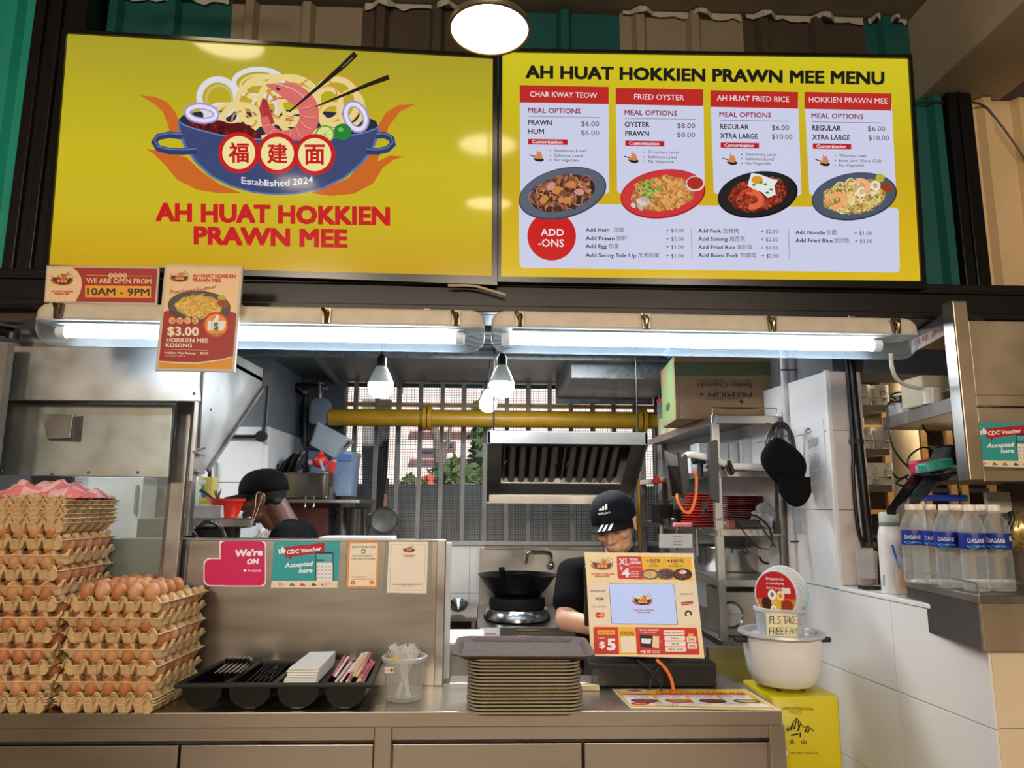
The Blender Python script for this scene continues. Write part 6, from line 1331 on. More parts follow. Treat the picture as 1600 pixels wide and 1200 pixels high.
for i in range(28):
    an = 2 * math.pi * i / 28; G().bar(c_ + V((rr * .70 * math.cos(an), rr * .70 * math.sin(an), .012)), c_ + V((rr * .955 * math.cos(an), rr * .955 * math.sin(an), .063)), .004, .003).build('rib', redp, t)
gr_ = mat('spring_onion_green', (70, 96, 50), .6)
for i in range(9): an = rnd.uniform(-1, 1); g = G(); g.tube(smooth_pts([c_ + V((-.03, 0, .06)), c_ + V((-.05 + an * .03, -.01, .09)), c_ + V((-.06 + an * .06, -.01, .108 + rnd.random() * .012))], 3), .0025, 5); one('spring_onion', 'green onion stalk sticking out of the red colander', 'onion', g, gr_, 'green onions in the colander')
bx('storage_box', 'white translucent box beside the red colander', 'box', 300, 789, 345, 813, 3.04, .2, frost, z0=zs + .001)
q = P(317, 783, 3.35); t = thing('carton', 'yellow and white carton with blue dots on the preparation table', 'carton', (q.x, 3.35, zs + .001)); a, b = P(310, 745, 3.35), P(323, 783, 3.35)
G().box((a.x, 3.35, zs + .001), (b.x + .02, 3.42, a.z)).build('box', ink((226, 200, 110)), t, bevel=.002); p = Print(V((a.x, 3.348, 1.5)), (0, -1, 0)); p.rect(310, 768, 324, 783, (236, 190, 40), 1); p.ell(315, 763, 4, 5, (60, 110, 180), 2); p.ell(319, 774, 5, 4, (60, 110, 180), 2); p.rect(311, 750, 322, 756, (240, 236, 220), 2); p.build('print', t)
c_ = P(294, 800, 3.25); c_.z = zs + .001; t = thing('jar', 'tall clear jar on the preparation table beside the glass post', 'jar', c_); G().lathe([(.0, .001), (.045, .001), (.05, .01), (.05, .16), (.044, .175), (.044, .19)], c_, 24).build('body', clr, t); G().lathe([(.0, .21), (.048, .21), (.05, .18), (.0, .18)], c_, 24).build('lid', frost, t); G().lathe([(.0, .004), (.044, .004), (.044, .14), (.0, .14)], c_, 20).build('contents', mat('pale_green_grain', (206, 212, 180), .8, 0, .2, 40), t)
g = G()
def bagf(u, v): x, y = u * 2 - 1, v * 2 - 1; return V((P(396, 843, 3.15).x + x * .05 + .02 * v, 3.15 + .02 * mnoise.noise(V((x * 3, y * 3, 3))), zs - .20 + v * .15 + .02 * mnoise.noise(V((x * 4, y * 2, 7))) - .10 * max(0, -x) * v))
g.sheet(bagf, 20, 20); one('white_cloth', 'white cloth hanging in front of the kitchen helper', 'cloth', g, mat('white_cloth_fabric', (214, 214, 212), .9, 0, .05, 10, .1), solid=.004)
# wall shelf, steel pan of utensils, storage bins
YS = 4.05; a, b = P(436, 772, YS), P(560, 778, YS); zsf = P(480, 780, YS).z
t = thing('wall_shelf', 'steel wall shelf with hooks under the gastronorm pan', 'shelf', (a.x, YS, zsf)); G().box((xp + .012, YS - .06, zsf - .02), (P(565, 775, YS).x, 4.55, zsf)).build('shelf_board', steel, t, bevel=.002)
for x in (442, 478, 491): q = P(x, 775, YS - .05); G().tube(smooth_pts([q, q - V((0, 0, .05)), q - V((0, .012, .066)), q - V((0, .022, .052))], 4), .0035, 6).build('hook', steelp, t)
c_ = P(478, 776, 4.12); c_.z = zsf + .001; a_ = (P(524, 740, 4.05).x - P(430, 740, 4.05).x) / 2
t = thing('steel_pan', 'deep stainless steel pan full of lids and utensils on the wall shelf', 'pan', c_)
G().rloft(c_, [(a_ * .86, .10, .03, 0), (a_ * .90, .11, .035, .008), (a_ * .97, .125, .04, .135), (a_ * 1.04, .135, .045, .14), (a_ * 1.04, .135, .045, .144), (a_ * .94, .118, .038, .138), (a_ * .86, .10, .03, .006)], 5, cap1=True).build('pan_body', steelp, t)
for i, (x, y, tl) in enumerate(((449, 728, .5), (459, 727, .35), (469, 727, .3), (441, 733, .6))):
    q = P(x, y, 4.12); Mx = Matrix.Rotation(tl, 3, 'Y') @ Matrix.Rotation(R(90), 3, 'Y'); t2 = thing('cookware_piece', 'dark round lid standing in the steel pan, %s from the left' % ('second', 'third', 'fourth', 'first')[i], 'lid', q)  # each of these is a pot lid with a knob
    G().lathe([(.0, .014), (.04, .010), (.078, .0), (.082, -.003), (.078, -.004), (0, .008)], q, 24, M=Mx).build('disc', steeld, t2); G().lathe([(.079, -.004), (.084, -.001), (.079, .003)], q, 24, M=Mx).build('rim', steelp, t2); G().sph(q + Mx @ V((0, 0, .022)), .012, 8).build('knob', blackp, t2)
q = P(500, 720, 4.08); g = G(); g.sph(q, (.045, .03, .04), 12); g.cyl(q, q + V((.01, 0, .055)), .012, 8); one('ladle', 'red plastic scoop with pointed top in the steel pan', 'scoop', g, redp)
q = P(518, 730, 4.08); g = G(); g.rbox(q, (.04, .03, .07), Matrix.Rotation(.2, 3, 'Y')); one('spatula', 'red block-shaped tool handle at the right of the steel pan', 'tool', g, redp, bevel=.01)
g = G(); g.tube([P(426, 722, 4.1), P(436, 732, 4.08)], .014, 8); one('cookware_piece', 'black frying pan handle sticking out at the left of the steel pan', 'handle', g, blackp)  # only the handle of a pan is modelled here
g = G(); g.bar(P(505, 735, 4.06), P(500, 718, 4.02), .014, .006); one('knife_handle', 'white knife handle standing in the steel pan', 'handle', g, whitep)  # a knife's handle alone, no blade modelled
def bin_(nm, label, x0, y0, x1, y1, Y, dep, m, n=1):
    a, b = P(x0, y0, Y), P(x1, y1, Y); hx, h = (b.x - a.x) / 2, a.z - b.z; c = V(((a.x + b.x) / 2, Y + dep / 2, b.z)); t = thing(nm, label, 'storage box', c)
    G().rloft(c, [(hx * .88, dep * .44, .02, 0), (hx * .97, dep * .485, .025, h * .9), (hx, dep / 2, .025, h * .9), (hx, dep / 2, .025, h), (hx * .95, dep * .46, .02, h), (hx * .85, dep * .42, .02, .01)], 4, cap1=True).build('tub', m, t)
    return t, c, hx, h
t, c, hx, h = bin_('storage_bin', 'bluish clear storage bin stack behind the steel pan', 480, 705, 552, 775, 4.32, .24, frostb); G().rbox(c + V((0, -.122, h * .86)), (hx * 1.7, .006, .04)).build('blue_band', mat('blue_plastic_band', (90, 130, 190), .4), t)
for x, y in ((522, 709), (522, 720)): q = P(x, y, 4.315); G().rbox(q, (.03, .003, .02)).build('label', whitep, t)
q = P(488, 722, 4.31); G().rbox(q, (.05, .003, .03)).build('label', ink((222, 190, 170)), t)
q = P(516, 690, 4.3); Mb = Matrix.Rotation(R(28), 3, 'Y'); g = G(); g.rloft(q + Mb @ V((0, 0, -.07)), [(.085, .07, .02, 0), (.11, .09, .025, .13), (.115, .095, .025, .13), (.115, .095, .025, .14), (.105, .085, .02, .138), (.08, .066, .02, .01)], 4, M=Mb, cap1=False); one('clear_bin', 'empty clear bin lying tilted on top of the bluish bins', 'storage box', g, frost)
g = G(); g.bar(P(530, 702, 4.25), P(545, 690, 4.25), .03, .02); one('black_clip', 'black clamp handle beside the tilted clear bin', 'clamp', g, blackp, bevel=.004)
bx('blue_lid', 'flat dark blue lid under the tilted bin', 'lid', 474, 700, 500, 706, 4.34, .15, mat('navy_plastic', (36, 50, 80), .4))  # thin slab modelled as a loose lid
bx('cutting_board', 'reddish brown cutting board hanging under the wall shelf', 'board', 449, 783, 511, 846, 4.2, .02, mat('mahogany_board', (104, 48, 42), .5, 0, .25, 5, stretch=(14, 1, 1)), bevel=.006)
g = G(); q = P(470, 780, 4.15); g.rbox(q, (.09, .01, .012)); one('knife_rack', 'dark knife bar above the brown cutting board', 'bar', g, blackm)
# shelf under: back ledge with stock pot and strainers
def pot(label, px, py, Y, r, h, name='stock_pot', m=None):
    c = P(px, py, Y); t = thing(name, label, 'pot', c); G().lathe([(.0, .0), (r * .97, .0), (r, .01), (r, h - .006), (r * 1.03, h), (r * 1.0, h + .002), (r * .96, h - .01), (r * .95, .012), (0, .008)], c, 36).build('pot_body', m or mat('spun_steel', (190, 188, 184), .24, 1, .12, 3, stretch=(1, 1, 9)), t)
    for s in (-1, 1): G().tube(smooth_pts([c + V((s * r * .98, -.03, h * .86)), c + V((s * (r + .028), -.022, h * .88)), c + V((s * (r + .028), .022, h * .88)), c + V((s * r * .98, .03, h * .86))], 4), .005, 6).build('handle', steelp, t)
    return c, t
bs = thing('rear_shelf', 'low steel ledge along the rear wall carrying the stock pot', 'shelf', (-.8, 4.4, 0)); zz = P(548, 858, 4.45).z
G().box((xp + .02, 4.22, zz - .03), (P(645, 850, 4.4).x, 4.60, zz)).build('board', steel, bs)
for x in (xp + .05, P(636, 850, 4.4).x): G().box((x, 4.3, 0), (x + .03, 4.33, zz - .03)).build('leg', steelw, bs)
c, t = pot('shiny steel stock pot standing in front of the mesh at left', 549, 856, 4.42, .098, P(549, 797, 4.32).z - zz, m=None); c.z = zz
for i, (x, y, r, lb) in enumerate(((601, 812, .080, 'front'), (598, 838, .096, 'rear'))):
    q = P(x, y, 4.40 + .06 * i); t = thing('strainer', '%s wire strainer with long handle hanging on the window bars' % lb, 'strainer', q, 'strainers on the bars'); g = G(); g.tube([q + V((r * math.cos(a_), 0, r * .92 * math.sin(a_))) for a_ in [2 * math.pi * k / 28 for k in range(28)]], .0042, 6, closed=True); g.build('hoop', steeld, t)
    g = G(); g.lathe([(.001, .03), (r * .6, .022), (r, .0)], q, 24, M=Matrix.Rotation(R(-90), 3, 'X')); g.build('wire_bowl', clear('fine_wire_gauze', (120, 120, 116), .5, .4), t)
    if i == 0:
        g = G(); g.bar(q + V((0, 0, r)), P(603, 772, 4.4), .020, .012); g.build('wooden_grip', mat('worn_wood_grip', (130, 92, 66), .7), t); g = G(); g.bar(P(603, 775, 4.4), P(606, 747, 4.4), .016, .010); g.build('black_grip', blackp, t)
    G().cyl(q + V((0, .002, 0)), q + V((.0, .2, 0)), .003, 6).build('hanger', steeld, t)
# cooker hood with baffle filters
ht = thing('cooker_hood', 'stainless cooker hood with slanting baffle filters over the wok range', 'hood', P(880, 730, 3.8)); YF_, YR = 3.5, 3.95
a, b = P(762, 673, YF_), P(1012, 677, YF_); x0, x1 = a.x, b.x; zt2 = a.z; zb2 = P(880, 694, YF_).z; zr = P(880, 775, YR).z; zr2 = P(880, 787, YR).z
G().box((x0, YF_, zb2), (x1, YF_ + .012, zt2)).build('front_fascia', steelw, ht, bevel=.002); G().box((x0, YF_ + .012, zt2 - .012), (x1, YR, zt2)).build('top_sheet', steelw, ht)
for xx in (x0, x1 - .012): G().prism([(xx, YF_, zt2), (xx, YF_, zb2), (xx, YR, zr2), (xx, YR, zt2)], (.012, 0, 0)).build('side_sheet', steelw, ht)
G().box((x0, YR - .012, zr2), (x1, YR, zr)).build('rear_lip', steelp, ht); G().box((x0, YR, zr2), (x1, YR + .012, zt2)).build('rear_sheet', steelw, ht)
for i, (xx) in enumerate((x0 + .012, x1 - .075)): G().prism([(xx, YF_ + .03, zb2 + .006), (xx + .062, YF_ + .03, zb2 + .006), (xx + .062, YR - .03, zr + .01), (xx, YR - .03, zr + .01)], (0, 0, .006)).build('inner_flange', steelw, ht)
G().prism([(x0, YF_ + .03, zb2 + .004), (x1, YF_ + .03, zb2 + .004), (x1, YF_ + .07, zb2 - .008), (x0, YF_ + .07, zb2 - .008)], (0, 0, .006)).build('inner_flange', steeld, ht)
G().prism([(x0 + .012, YR - .10, zr + .065), (x1 - .012, YR - .10, zr + .065), (x1 - .012, YR - .02, zr + .01), (x0 + .012, YR - .02, zr + .01)], (0, 0, .006)).build('inner_flange', steelw, ht)
fl_ = mat('baffle_steel', (150, 146, 138), .45, .8, .12, 10); dk_ = mat('baffle_gap', (30, 28, 26), .8)
A0 = V((x0 + .08, YF_ + .07, zb2 + .03)); A1 = V((x1 - .09, YF_ + .07, zb2 + .03)); B0 = V((x0 + .08, YR - .09, zr + .085)); dd = B0 - A0
G().prism([A0 + V((0, .03, .02)), A1 + V((0, .03, .02)), A1 + dd + V((0, .03, .02)), A0 + dd + V((0, .03, .02))], (0, .004, .006)).build('filter_back', dk_, ht)
for f_ in range(2):
    w_ = (A1.x - A0.x) / 2; xa = A0.x + f_ * w_; fr = G().prism([V((xa + .004, A0.y, A0.z)), V((xa + .012, A0.y, A0.z)), V((xa + .012, A0.y, A0.z)) + dd, V((xa + .004, A0.y, A0.z)) + dd], (0, .01, .012)).build('filter', fl_, ht)
    for k in range(5): xx = xa + .03 + (w_ - .04) / 5 * (k + .35); s_ = V((xx, A0.y, A0.z)); G().tube([s_, s_ + dd], .017, 10).build('baffle', fl_, fr)
    for hx_ in ((xa + .02, xa + w_ - .03) if f_ == 0 else (xa + .03,)): s_ = V((hx_, A0.y, A0.z)) + dd * .45 - V((0, .016, .016)); G().tube([s_, s_ + V((-.012, -.012, -.012)) + dd * .03, s_ + V((-.012, -.012, -.012)) + dd * .1, s_ + dd * .13], .0028, 6).build('grip', steeld, fr)
for xx in (x0 + .03, x1 - .04): G().cyl((xx, YF_ + .05, zt2), (xx, YF_ + .05, KZ), .005, 6).build('hanging_rod', blackm, ht)
# wok range with splashback
YW = 4.2; a, b = P(750, 855, 4.56), P(1035, 975, 4.56); b.x = P(1124, 800, 3.0).x - .06
rt = thing('wok_range', 'stainless wok range with tall splashback against the rear wall', 'range', (.3, 4.2, 0)); zc = P(800, 968, 4.2).z
G().box((a.x, 4.55, zc - .05), (b.x, 4.565, a.z)).build('splashback', steelw, rt, bevel=.002); G().box((P(757, 855, 4.53).x, 4.535, a.z - .012), (b.x, 4.56, a.z + .008)).build('splashback_lip', steelp, rt)
xa = P(745, 975, 3.92).x; zf = P(800, 980, 3.92).z
G().prism([(xa, 3.92, zf), (b.x, 3.92, zf), (b.x, 4.55, zf + .03), (xa, 4.55, zf + .03)], (0, 0, -.045)).build('worktop', steel, rt, bevel=.002)
G().box((xa + .02, 3.96, .1), (b.x - .02, 3.98, zf - .05)).build('front_panel', steelw, rt); 
for x in (xa + .04, b.x - .08): G().box((x, 3.97, 0), (x + .04, 4.01, .12)).build('leg', steelw, rt)
c_ = P(808, 973, 4.16); c_.z = zf + .012
G().lathe([(.19, .0), (.185, .035), (.17, .055), (.13, .062), (.001, .062)], c_, 32).build('burner_ring', steelp, rt); G().lathe([(.155, .06), (.16, .075), (.155, .115), (.12, .12), (.10, .07)], c_, 28).build('burner_collar', mat('sooted_iron', (30, 28, 28), .6, .4, .3, 30, .2), rt)
for x, y, w2 in ((822, 985, .05), (818, 995, .03), (838, 985, .02)): q = P(x, y, 3.93); G().cyl(q + V((-w2, 0, 0)), q + V((w2, 0, 0)), .012, 10).build('gas_valve', mat('aged_brass', (128, 104, 72), .35, .9), rt)
q = P(822, 985, 3.93); G().cyl(q, q - V((0, 0, .09)), .011, 10).build('gas_pipe', mat('aged_brass', (128, 104, 72)), rt); G().box((xa + .16, 3.945, zf - .075), (b.x - .1, 3.955, zf - .05)).build('trim_strip', mat('rusty_strip', (110, 76, 54), .7, .3, .3, 20), rt)
t, p = sheetprint('range_notice', 'white notice hanging from the front of the wok range', 'notice', [(750, 981), (781, 981), (781, 1010), (747, 1010)], 3.90, (226, 224, 222), thick=.002)
for i in range(4): p.rect(756, 990 + i * 4, 775, 991.5 + i * 4, (190, 90, 90), 1)
p.build('print', t)
g = G(); p0 = P(822, 880, 4.45); 
ft_ = thing('tap', 'chrome swan-neck tap on the splashback above the wok', 'tap', P(860, 885, 4.5)); G().tube(smooth_pts([P(822, 880, 4.42), P(826, 862, 4.42), P(836, 861, 4.43), P(855, 862, 4.47), P(861, 867, 4.5), P(861, 882, 4.52)], 5), .009, 10).build('spout', chrome, ft_); G().sph(P(861, 883, 4.52), (.022, .022, .028), 12).build('valve_body', chrome, ft_)
wc_ = c_ + V((0, 0, .085)); wk = thing('wok', 'large black iron wok on the burner', 'wok', wc_); rW = .222; iron = mat('black_iron', (20, 20, 22), .38, .5, .2, 20)
G().lathe([(.001, .0), (.07, .008), (.12, .03), (.165, .075), (rW, .15), (rW + .004, .152), (rW - .006, .150), (.155, .075), (.10, .03), (.001, .014)], wc_, 44).build('bowl', iron, wk)
q = wc_ + V((.02, -.19, .155)); G().tube(smooth_pts([q + V((-.04, .01, -.012)), q + V((-.038, -.012, .018)), q + V((.038, -.012, .018)), q + V((.04, .01, -.012))], 4), .007, 8).build('ear_handle', iron, wk)
G().tube([wc_ + V((-.075, -.16, .12)), wc_ + V((-.095, -.22, .20))], [.010, .017], 10).build('long_handle', iron, wk)
# narrow steel side table and ladle left of the range, white end panel
t = thing('side_table', 'narrow steel table left of the wok range', 'table', P(722, 1000, 4.0)); a, b = P(703, 965, 4.0), P(745, 965, 4.0); G().box((a.x - .1, 4.0, a.z - .02), (b.x, 4.55, a.z)).build('table_top', steel, t)
for x in (a.x - .08, b.x - .03): G().box((x, 4.04, 0), (x + .025, 4.07, a.z - .021)).build('leg', steelw, t)
G().box((a.x - .1, 4.5, .2), (b.x, 4.52, a.z - .03)).build('back_sheet', steeld, t)
q = P(716, 945, 4.15); t = thing('ladle', 'steel ladle lying bowl-up on the narrow side table', 'ladle', q); G().lathe([(.001, -.035), (.03, -.028), (.05, -.01), (.056, .005), (.05, .0), (.001, -.028)], q, 20, M=Matrix.Rotation(.5, 3, 'X')).build('bowl', steelp, t); G().tube([q + V((-.03, -.02, 0)), q + V((-.10, -.10, -.03))], .006, 8).build('handle', steelp, t)
g = G(); a = P(693, 960, 2.66); g.box((a.x, 2.66, .90), (P(703, 960, 2.66).x, 2.70, P(693, 848, 2.66).z)); one('door_jamb', 'white upright jamb at the right end of the steel panel', 'post', g, whitep, bevel=.003)
g = G(); a = P(703, 960, 3.0); g.box((a.x - .02, 3.0, .3), (P(757, 960, 3.0).x, 3.3, P(720, 1003, 3.0).z)); one('ice_box', 'cream plastic box behind the tray stack', 'box', g, mat('cream_plastic', (222, 214, 196), .5), bevel=.01)
g = G(); a = P(620, 838, 2.9); q = P(520, 840, 2.80); g.box((q.x - .02, 2.66, P(520, 843, 2.66).z - .002), (P(612, 840, 2.66).x, 2.80, P(520, 843, 2.66).z + .008)); one('paper_pad', 'white sheets lying on top of the steel panel shelf', 'paper', g, nap)
g = G(); g.box((-1.6, 2.62, 1.29), (P(640, 840, 2.66).x, 2.84, P(520, 843, 2.66).z - .004)); one('pass_shelf', 'steel shelf behind the top of the sticker panel', 'shelf', g, steel)
# ================================================================== RIGHT SIDE: RACK, HANGING THINGS, NEIGHBOUR'S SHELVES
YR0, YR1 = 3.0, 4.45
rk = thing('storage_rack', 'tall stainless storage rack against the right wall', 'rack', (1.1, 3.6, 0)); xL = P(1124, 800, YR0).x; xR = P(1224, 800, YR0).x
ztop = P(1170, 650, YR0).z; zsh = [P(1170, y, YR0).z for y in (735, 827, 906, 1000)]
xB = xR - .135
for x, y in ((xL, YR0), (xR, YR0), (xL - .0, YR1), (xB, YR1)): G().box((x - .016, y, 0), (x + .016, y + .03, ztop)).build('post', steelw, rk, bevel=.002)
def shelf(z, th=.028):
    s_ = G().prism([(xL - .016, YR0 - .004, z - .006), (xR + .016, YR0 - .004, z - .006), (xB + .016, YR1 + .03, z - .006), (xL - .016, YR1 + .03, z - .006)], (0, 0, .006)).build('shelf', steelw, rk)
    G().box((xL, YR0 - .008, z - th), (xR, YR0 + .004, z + .001)).build('front_edge', steelw, s_, bevel=.002); G().box((xL - .02, YR0, z - th), (xL - .010, YR1, z + .001)).build('side_edge', steelp, s_, bevel=.002)
shelf(ztop, .034)
for z in zsh: shelf(z)
G().tube([V((xL - .01, YR0 + .01, ztop)), V((xL - .01, YR0 + .01, ztop + .035)), V((xR, YR0 + .01, ztop + .035)), V((xR, YR0 + .01, ztop))], .004, 6).build('guard_rail', steelp, rk)
# cardboard carton upside down
a, b = P(1053, 563, 3.16), P(1215, 645, 3.16); zb = ztop + .002; bxm = G(); t = thing('cardboard_box', 'large brown and green cardboard carton standing upside down on the rack', 'box', ((a.x + b.x) / 2, 3.3, zb))
zt3 = P(1130, 558, 3.16).z; pl_ = P(1037, 600, 3.5).x
V0 = [V((a.x, 3.16, zb)), V((b.x, 3.16, zb)), V((b.x - .05, 3.55, zb)), V((pl_, 3.55, zb))]; G().prism(V0, (0, 0, zt3 - zb)).build('carton', cardb, t, bevel=.003)
grn = mat('green_carton_print', (92, 104, 66), .8, 0, .06, 20)
p = Print(V((0, 3.16, 2)), (0, -1, 0), eps=.0005, base=.002); h1 = P(1130, 566, 3.16).z
p.poly([(1053, 565), (1217, 566), (1217, 586), (1054, 588)], (84, 92, 62), 1)
hk2 = (50, 40, 34)
p.T('HIGH QUALITY MANUFACTURING', 1088, 1175, 597.2, 3.6, hk2, 2, .008, up=True); p.T('Bamboo Chopsticks', 1090, 1175, 606, 8, hk2, 2, .014, up=True); p.T('PREMIUM +', 1092, 1175, 620.5, 8, hk2, 2, .02, up=True); p.T('Green Factory', 1103, 1160, 627, 6.5, (96, 86, 60), 2, .008, up=True)
p.poly([(1155, 628), (1158, 624), (1162, 627), (1160, 631)], hk2, 2); p.line([(1068, 632), (1090, 632), (1090, 638), (1068, 638)], .6, (100, 80, 60), 2, closed=True); p.build('print', t)
n_ = (V((a.x, 3.16, 0)) - V((pl_, 3.55, 0))).cross(V((0, 0, 1))).normalized(); p = Print(V((a.x, 3.16, 2)), n_, eps=.0005, base=.002); o3 = V((pl_, 3.55, 0)); e3 = V((a.x, 3.16, 0)) - o3
def at_(u, v, l=0): return o3 + e3 * u + V((0, 0, zb + (zt3 - zb) * (1 - v))) + p.n * (.001 + l * .0004)
p.at = at_; p.poly([(.02, .0), (.98, .0), (.98, .97), (.02, .97)], (108, 124, 84), 1); p.poly([(.02, .0), (.4, .0), (.4, .30), (.02, .30)], (142, 112, 84), 2); p.ell(.5, .72, .16, .07, (60, 66, 44), 2); p.build('side_print', t)
G().box((a.x + .02, 3.158, zb + .002), (a.x + .06, 3.162, zb + .07)).build('packing_tape', mat('brown_tape', (120, 90, 64), .3), t)
def crum(c, r, m, name, label, cat, seed=1, n=20, am=.35):
    g = G(); g.sph((0, 0, 0), (1, 1, 1), n); g.v = [V(c) + V((v.x * r[0], v.y * r[1], v.z * r[2])) * (1 + am * mnoise.noise(v * 2.6 + V((seed, seed, 0)))) for v in g.v]; return one(name, label, cat, g, m)
crum(P(1060, 553, 3.3) + V((0, 0, .01)), (.07, .09, .03), mat('blue_bag_film', (50, 90, 180), .3, 0, .3, 8), 'blue_bag', 'blue plastic bag on top of the cardboard carton', 'bag', 3)
crum(P(1105, 555, 3.3) + V((0, 0, .008)), (.12, .09, .026), frost, 'clear_bag', 'clear plastic bag lying flat on the cardboard carton', 'bag', 5)
for i, (x, Y) in enumerate(((1013, 4.0), (1026, 3.8))):
    c = P(x, 672, Y); c.z = ztop + .001; c.x = max(c.x, xL + .045); t = thing('food_jar', ('rear', 'front')[i] + ' clear jar of grain with red lid on the rack beside the carton', 'jar', c); h = .20
    G().lathe([(0, 0), (.046, 0), (.05, .01), (.052, h), (.048, h)], c, 24).build('body', clr, t); G().lathe([(0, .004), (.044, .004), (.045, h * .5), (0, h * .52)], c, 20).build('contents', mat('pale_grain', (196, 190, 140), .9, 0, .3, 60, .3), t); G().lathe([(0, h + .02), (.054, h + .016), (.055, h), (0, h)], c, 24).build('lid', redp, t)
# second shelf
z = zsh[0] + .002
def boxz(name, label, cat, x0, x1, ytop, Y, dep, z, m, bevel=.003, group=None, parent=None):
    a, b = P(x0, 700, Y), P(x1, 700, Y); g = G(); g.box((a.x, Y, z), (b.x, Y + dep, P((x0 + x1) / 2, ytop, Y).z)); return one(name, label, cat, g, m, group, bevel)
for i in range(6):
    c = P(1092 + i * 16, 700, 3.42 + .0 * i); t = thing('takeaway_container', 'clear ribbed takeaway container on the second rack shelf, %s from the left' % ORD[i].replace('lowest', 'first'), 'container', (c.x, c.y, z + .09))
    G().rloft((c.x, c.y, z + .03), [(.020, .06, .01, 0), (.026, .07, .012, .11), (.028, .072, .012, .112)], 3, cap0=True).build('tub', mat('cloudy_plastic', (196, 200, 202), .3, 0, .08), t)
boxz('container_tray', 'flat clear tray under the takeaway containers', 'tray', 1078, 1180, 716, 3.36, .25, z, frost)
t, p = sheetprint('leaning_board', 'pale leaning board on the second rack shelf', 'board', [(1155, 688), (1216, 664), (1216, 726), (1158, 724)], 3.3, (200, 204, 206), thick=.01)
for i in range(5): p.line([(1162 + i * 11, 692 - i * 4), (1162 + i * 11, 722)], 1, (170, 174, 178), 1)
p.build('print', t)
for i in range(3): crum(V((P(1122 + i * 18, 720, 3.12).x, 3.14, z + .018 + .006 * (i % 2))), (.045, .06, .013), mat('red_packet_film', (150, 40, 48), .25, 0, .35, 14), 'food_packet', 'red plastic-wrapped packet on the second shelf, %s' % ('left', 'middle', 'right')[i], 'packet', i + 8)
g = G(); g.tube(smooth_pts([P(1068, 718, 3.02), P(1075, 711, 2.97), P(1095, 713, 2.955), P(1115, 718, 2.955), P(1132, 724, 2.955), P(1150, 729, 2.96), P(1214, 728, 2.97)], 6), .014, 10); one('hose', 'thick white hose running along the second rack shelf', 'hose', g, whitep)
g = G(); g.tube(smooth_pts([P(1138, 720, 2.93), P(1142, 728, 2.93), P(1145, 738, 2.93), P(1140, 738, 2.93), P(1136, 726, 2.93)], 5), .008, 8); one('black_strap', 'black strap tied around the white hose', 'strap', g, blackp)
# third shelf: red plates, crates, bag
z = zsh[1] + .002; rp = mat('red_melamine', (170, 34, 34), .3, 0, .08); rp2 = mat('dark_red_melamine', (118, 26, 26), .35, 0, .08)
def plate(c, r, m, label, group):
    t = thing('plate', label, 'plate', c, group); G().lathe([(0, 0), (r * .55, 0), (r * .6, .003), (r, .008), (r * 1.0, .010), (r * .6, .006), (0, .004)], c, 28).build('dish', m, t); return t
pc = P(1160, 800, 3.22); base_p = plate(V((pc.x, 3.24, z + .02)), .098, rp2, 'dark red plate, lowest of the tall plate stack on the third shelf', 'dark red plates on the rack')
for i in range(1, 12): dup(base_p, d=(rnd.uniform(-.001, .001), 0, .0098 * i), label='dark red plate, %s from the bottom of the tall plate stack' % ORD[i])
pc = P(1101, 815, 3.4); b2 = plate(V((P(1102, 800, 3.3).x, 3.35, z)), .095, mat('bright_red_melamine', (206, 44, 38), .3), 'bright red plate, lowest of the plate stack left of the rack post', 'bright red plates on the rack')
for i in range(1, 12): dup(b2, d=(rnd.uniform(-.004, .004), 0, .0125 * i), label='bright red plate, %s from the bottom of the stack left of the post' % ORD[i])
crum(V((P(1197, 806, 3.1).x, 3.12, z + .05)), (.05, .05, .045), clear('bag_film', (220, 222, 226), .3, .2), 'clear_bag', 'crumpled clear plastic bag beside the dark red plates', 'bag', 2, am=.7)
boxz('lunch_box', 'dark flat box under the crumpled bag on the third shelf', 'box', 1148, 1182, 812, 3.08, .1, z, blackp); boxz('brown_cup', 'small brown cup beside the rack post on the third shelf', 'cup', 1134, 1144, 814, 3.06, .04, z, mat('brown_ceramic', (110, 62, 44)))
def basket(x0, x1, ytop, Y, dep, label):
    a, b = P(x0, 800, Y), P(x1, 800, Y); zt = P(x0, ytop, Y).z; t = thing('wire_basket', label, 'basket', ((a.x + b.x) / 2, Y, z)); g = G(); n = 7
    for k in range(n): xx = a.x + (b.x - a.x) * k / (n - 1); g.box((xx - .002, Y, z), (xx + .002, Y + .004, zt))
    for k in range(8): zz_ = z + (zt - z) * k / 7; g.box((a.x, Y, zz_ - .002), (b.x, Y + .004, zz_ + .002))
    g.build('front_grid', blackp, t, kind='stuff'); G().box((a.x, Y + .01, z + .001), (b.x, Y + dep, zt - .02)).build('tub', blackm, t)
basket(1031, 1052, 783, 3.75, .2, 'black grid basket at the left end of the third shelf'); basket(1056, 1084, 790, 3.6, .2, 'black grid basket beside the bright red plates')
c = P(1030, 815, 3.95); c.z = z; g = G(); g.lathe([(.0, .003), (.03, .003), (.008, .05), (.006, .08)], c, 16); one('funnel', 'pink funnel at the left end of the third shelf', 'funnel', g, mat('pink_plastic', (190, 60, 96), .4))
c = P(1047, 815, 3.5); c.z = z; g = G(); g.lathe([(0, 0), (.022, 0), (.036, .03), (.038, .03), (.024, .003), (0, .003)], c, 20); one('bowl', 'small steel bowl on the third shelf', 'bowl', g, steelp)
for i, x in enumerate((1060, 1073)): c = P(x, 818, 3.25); c.z = z; g = G(); g.rloft(c, [(.024, .02, .01, 0), (.024, .02, .01, .014), (.02, .016, .008, .017)], 3, cap1=True); one('soap_box', 'pink oval box on the shelf edge, %s one' % ('left', 'right')[i], 'box', g, mat('salmon_plastic', (214, 120, 120), .4))
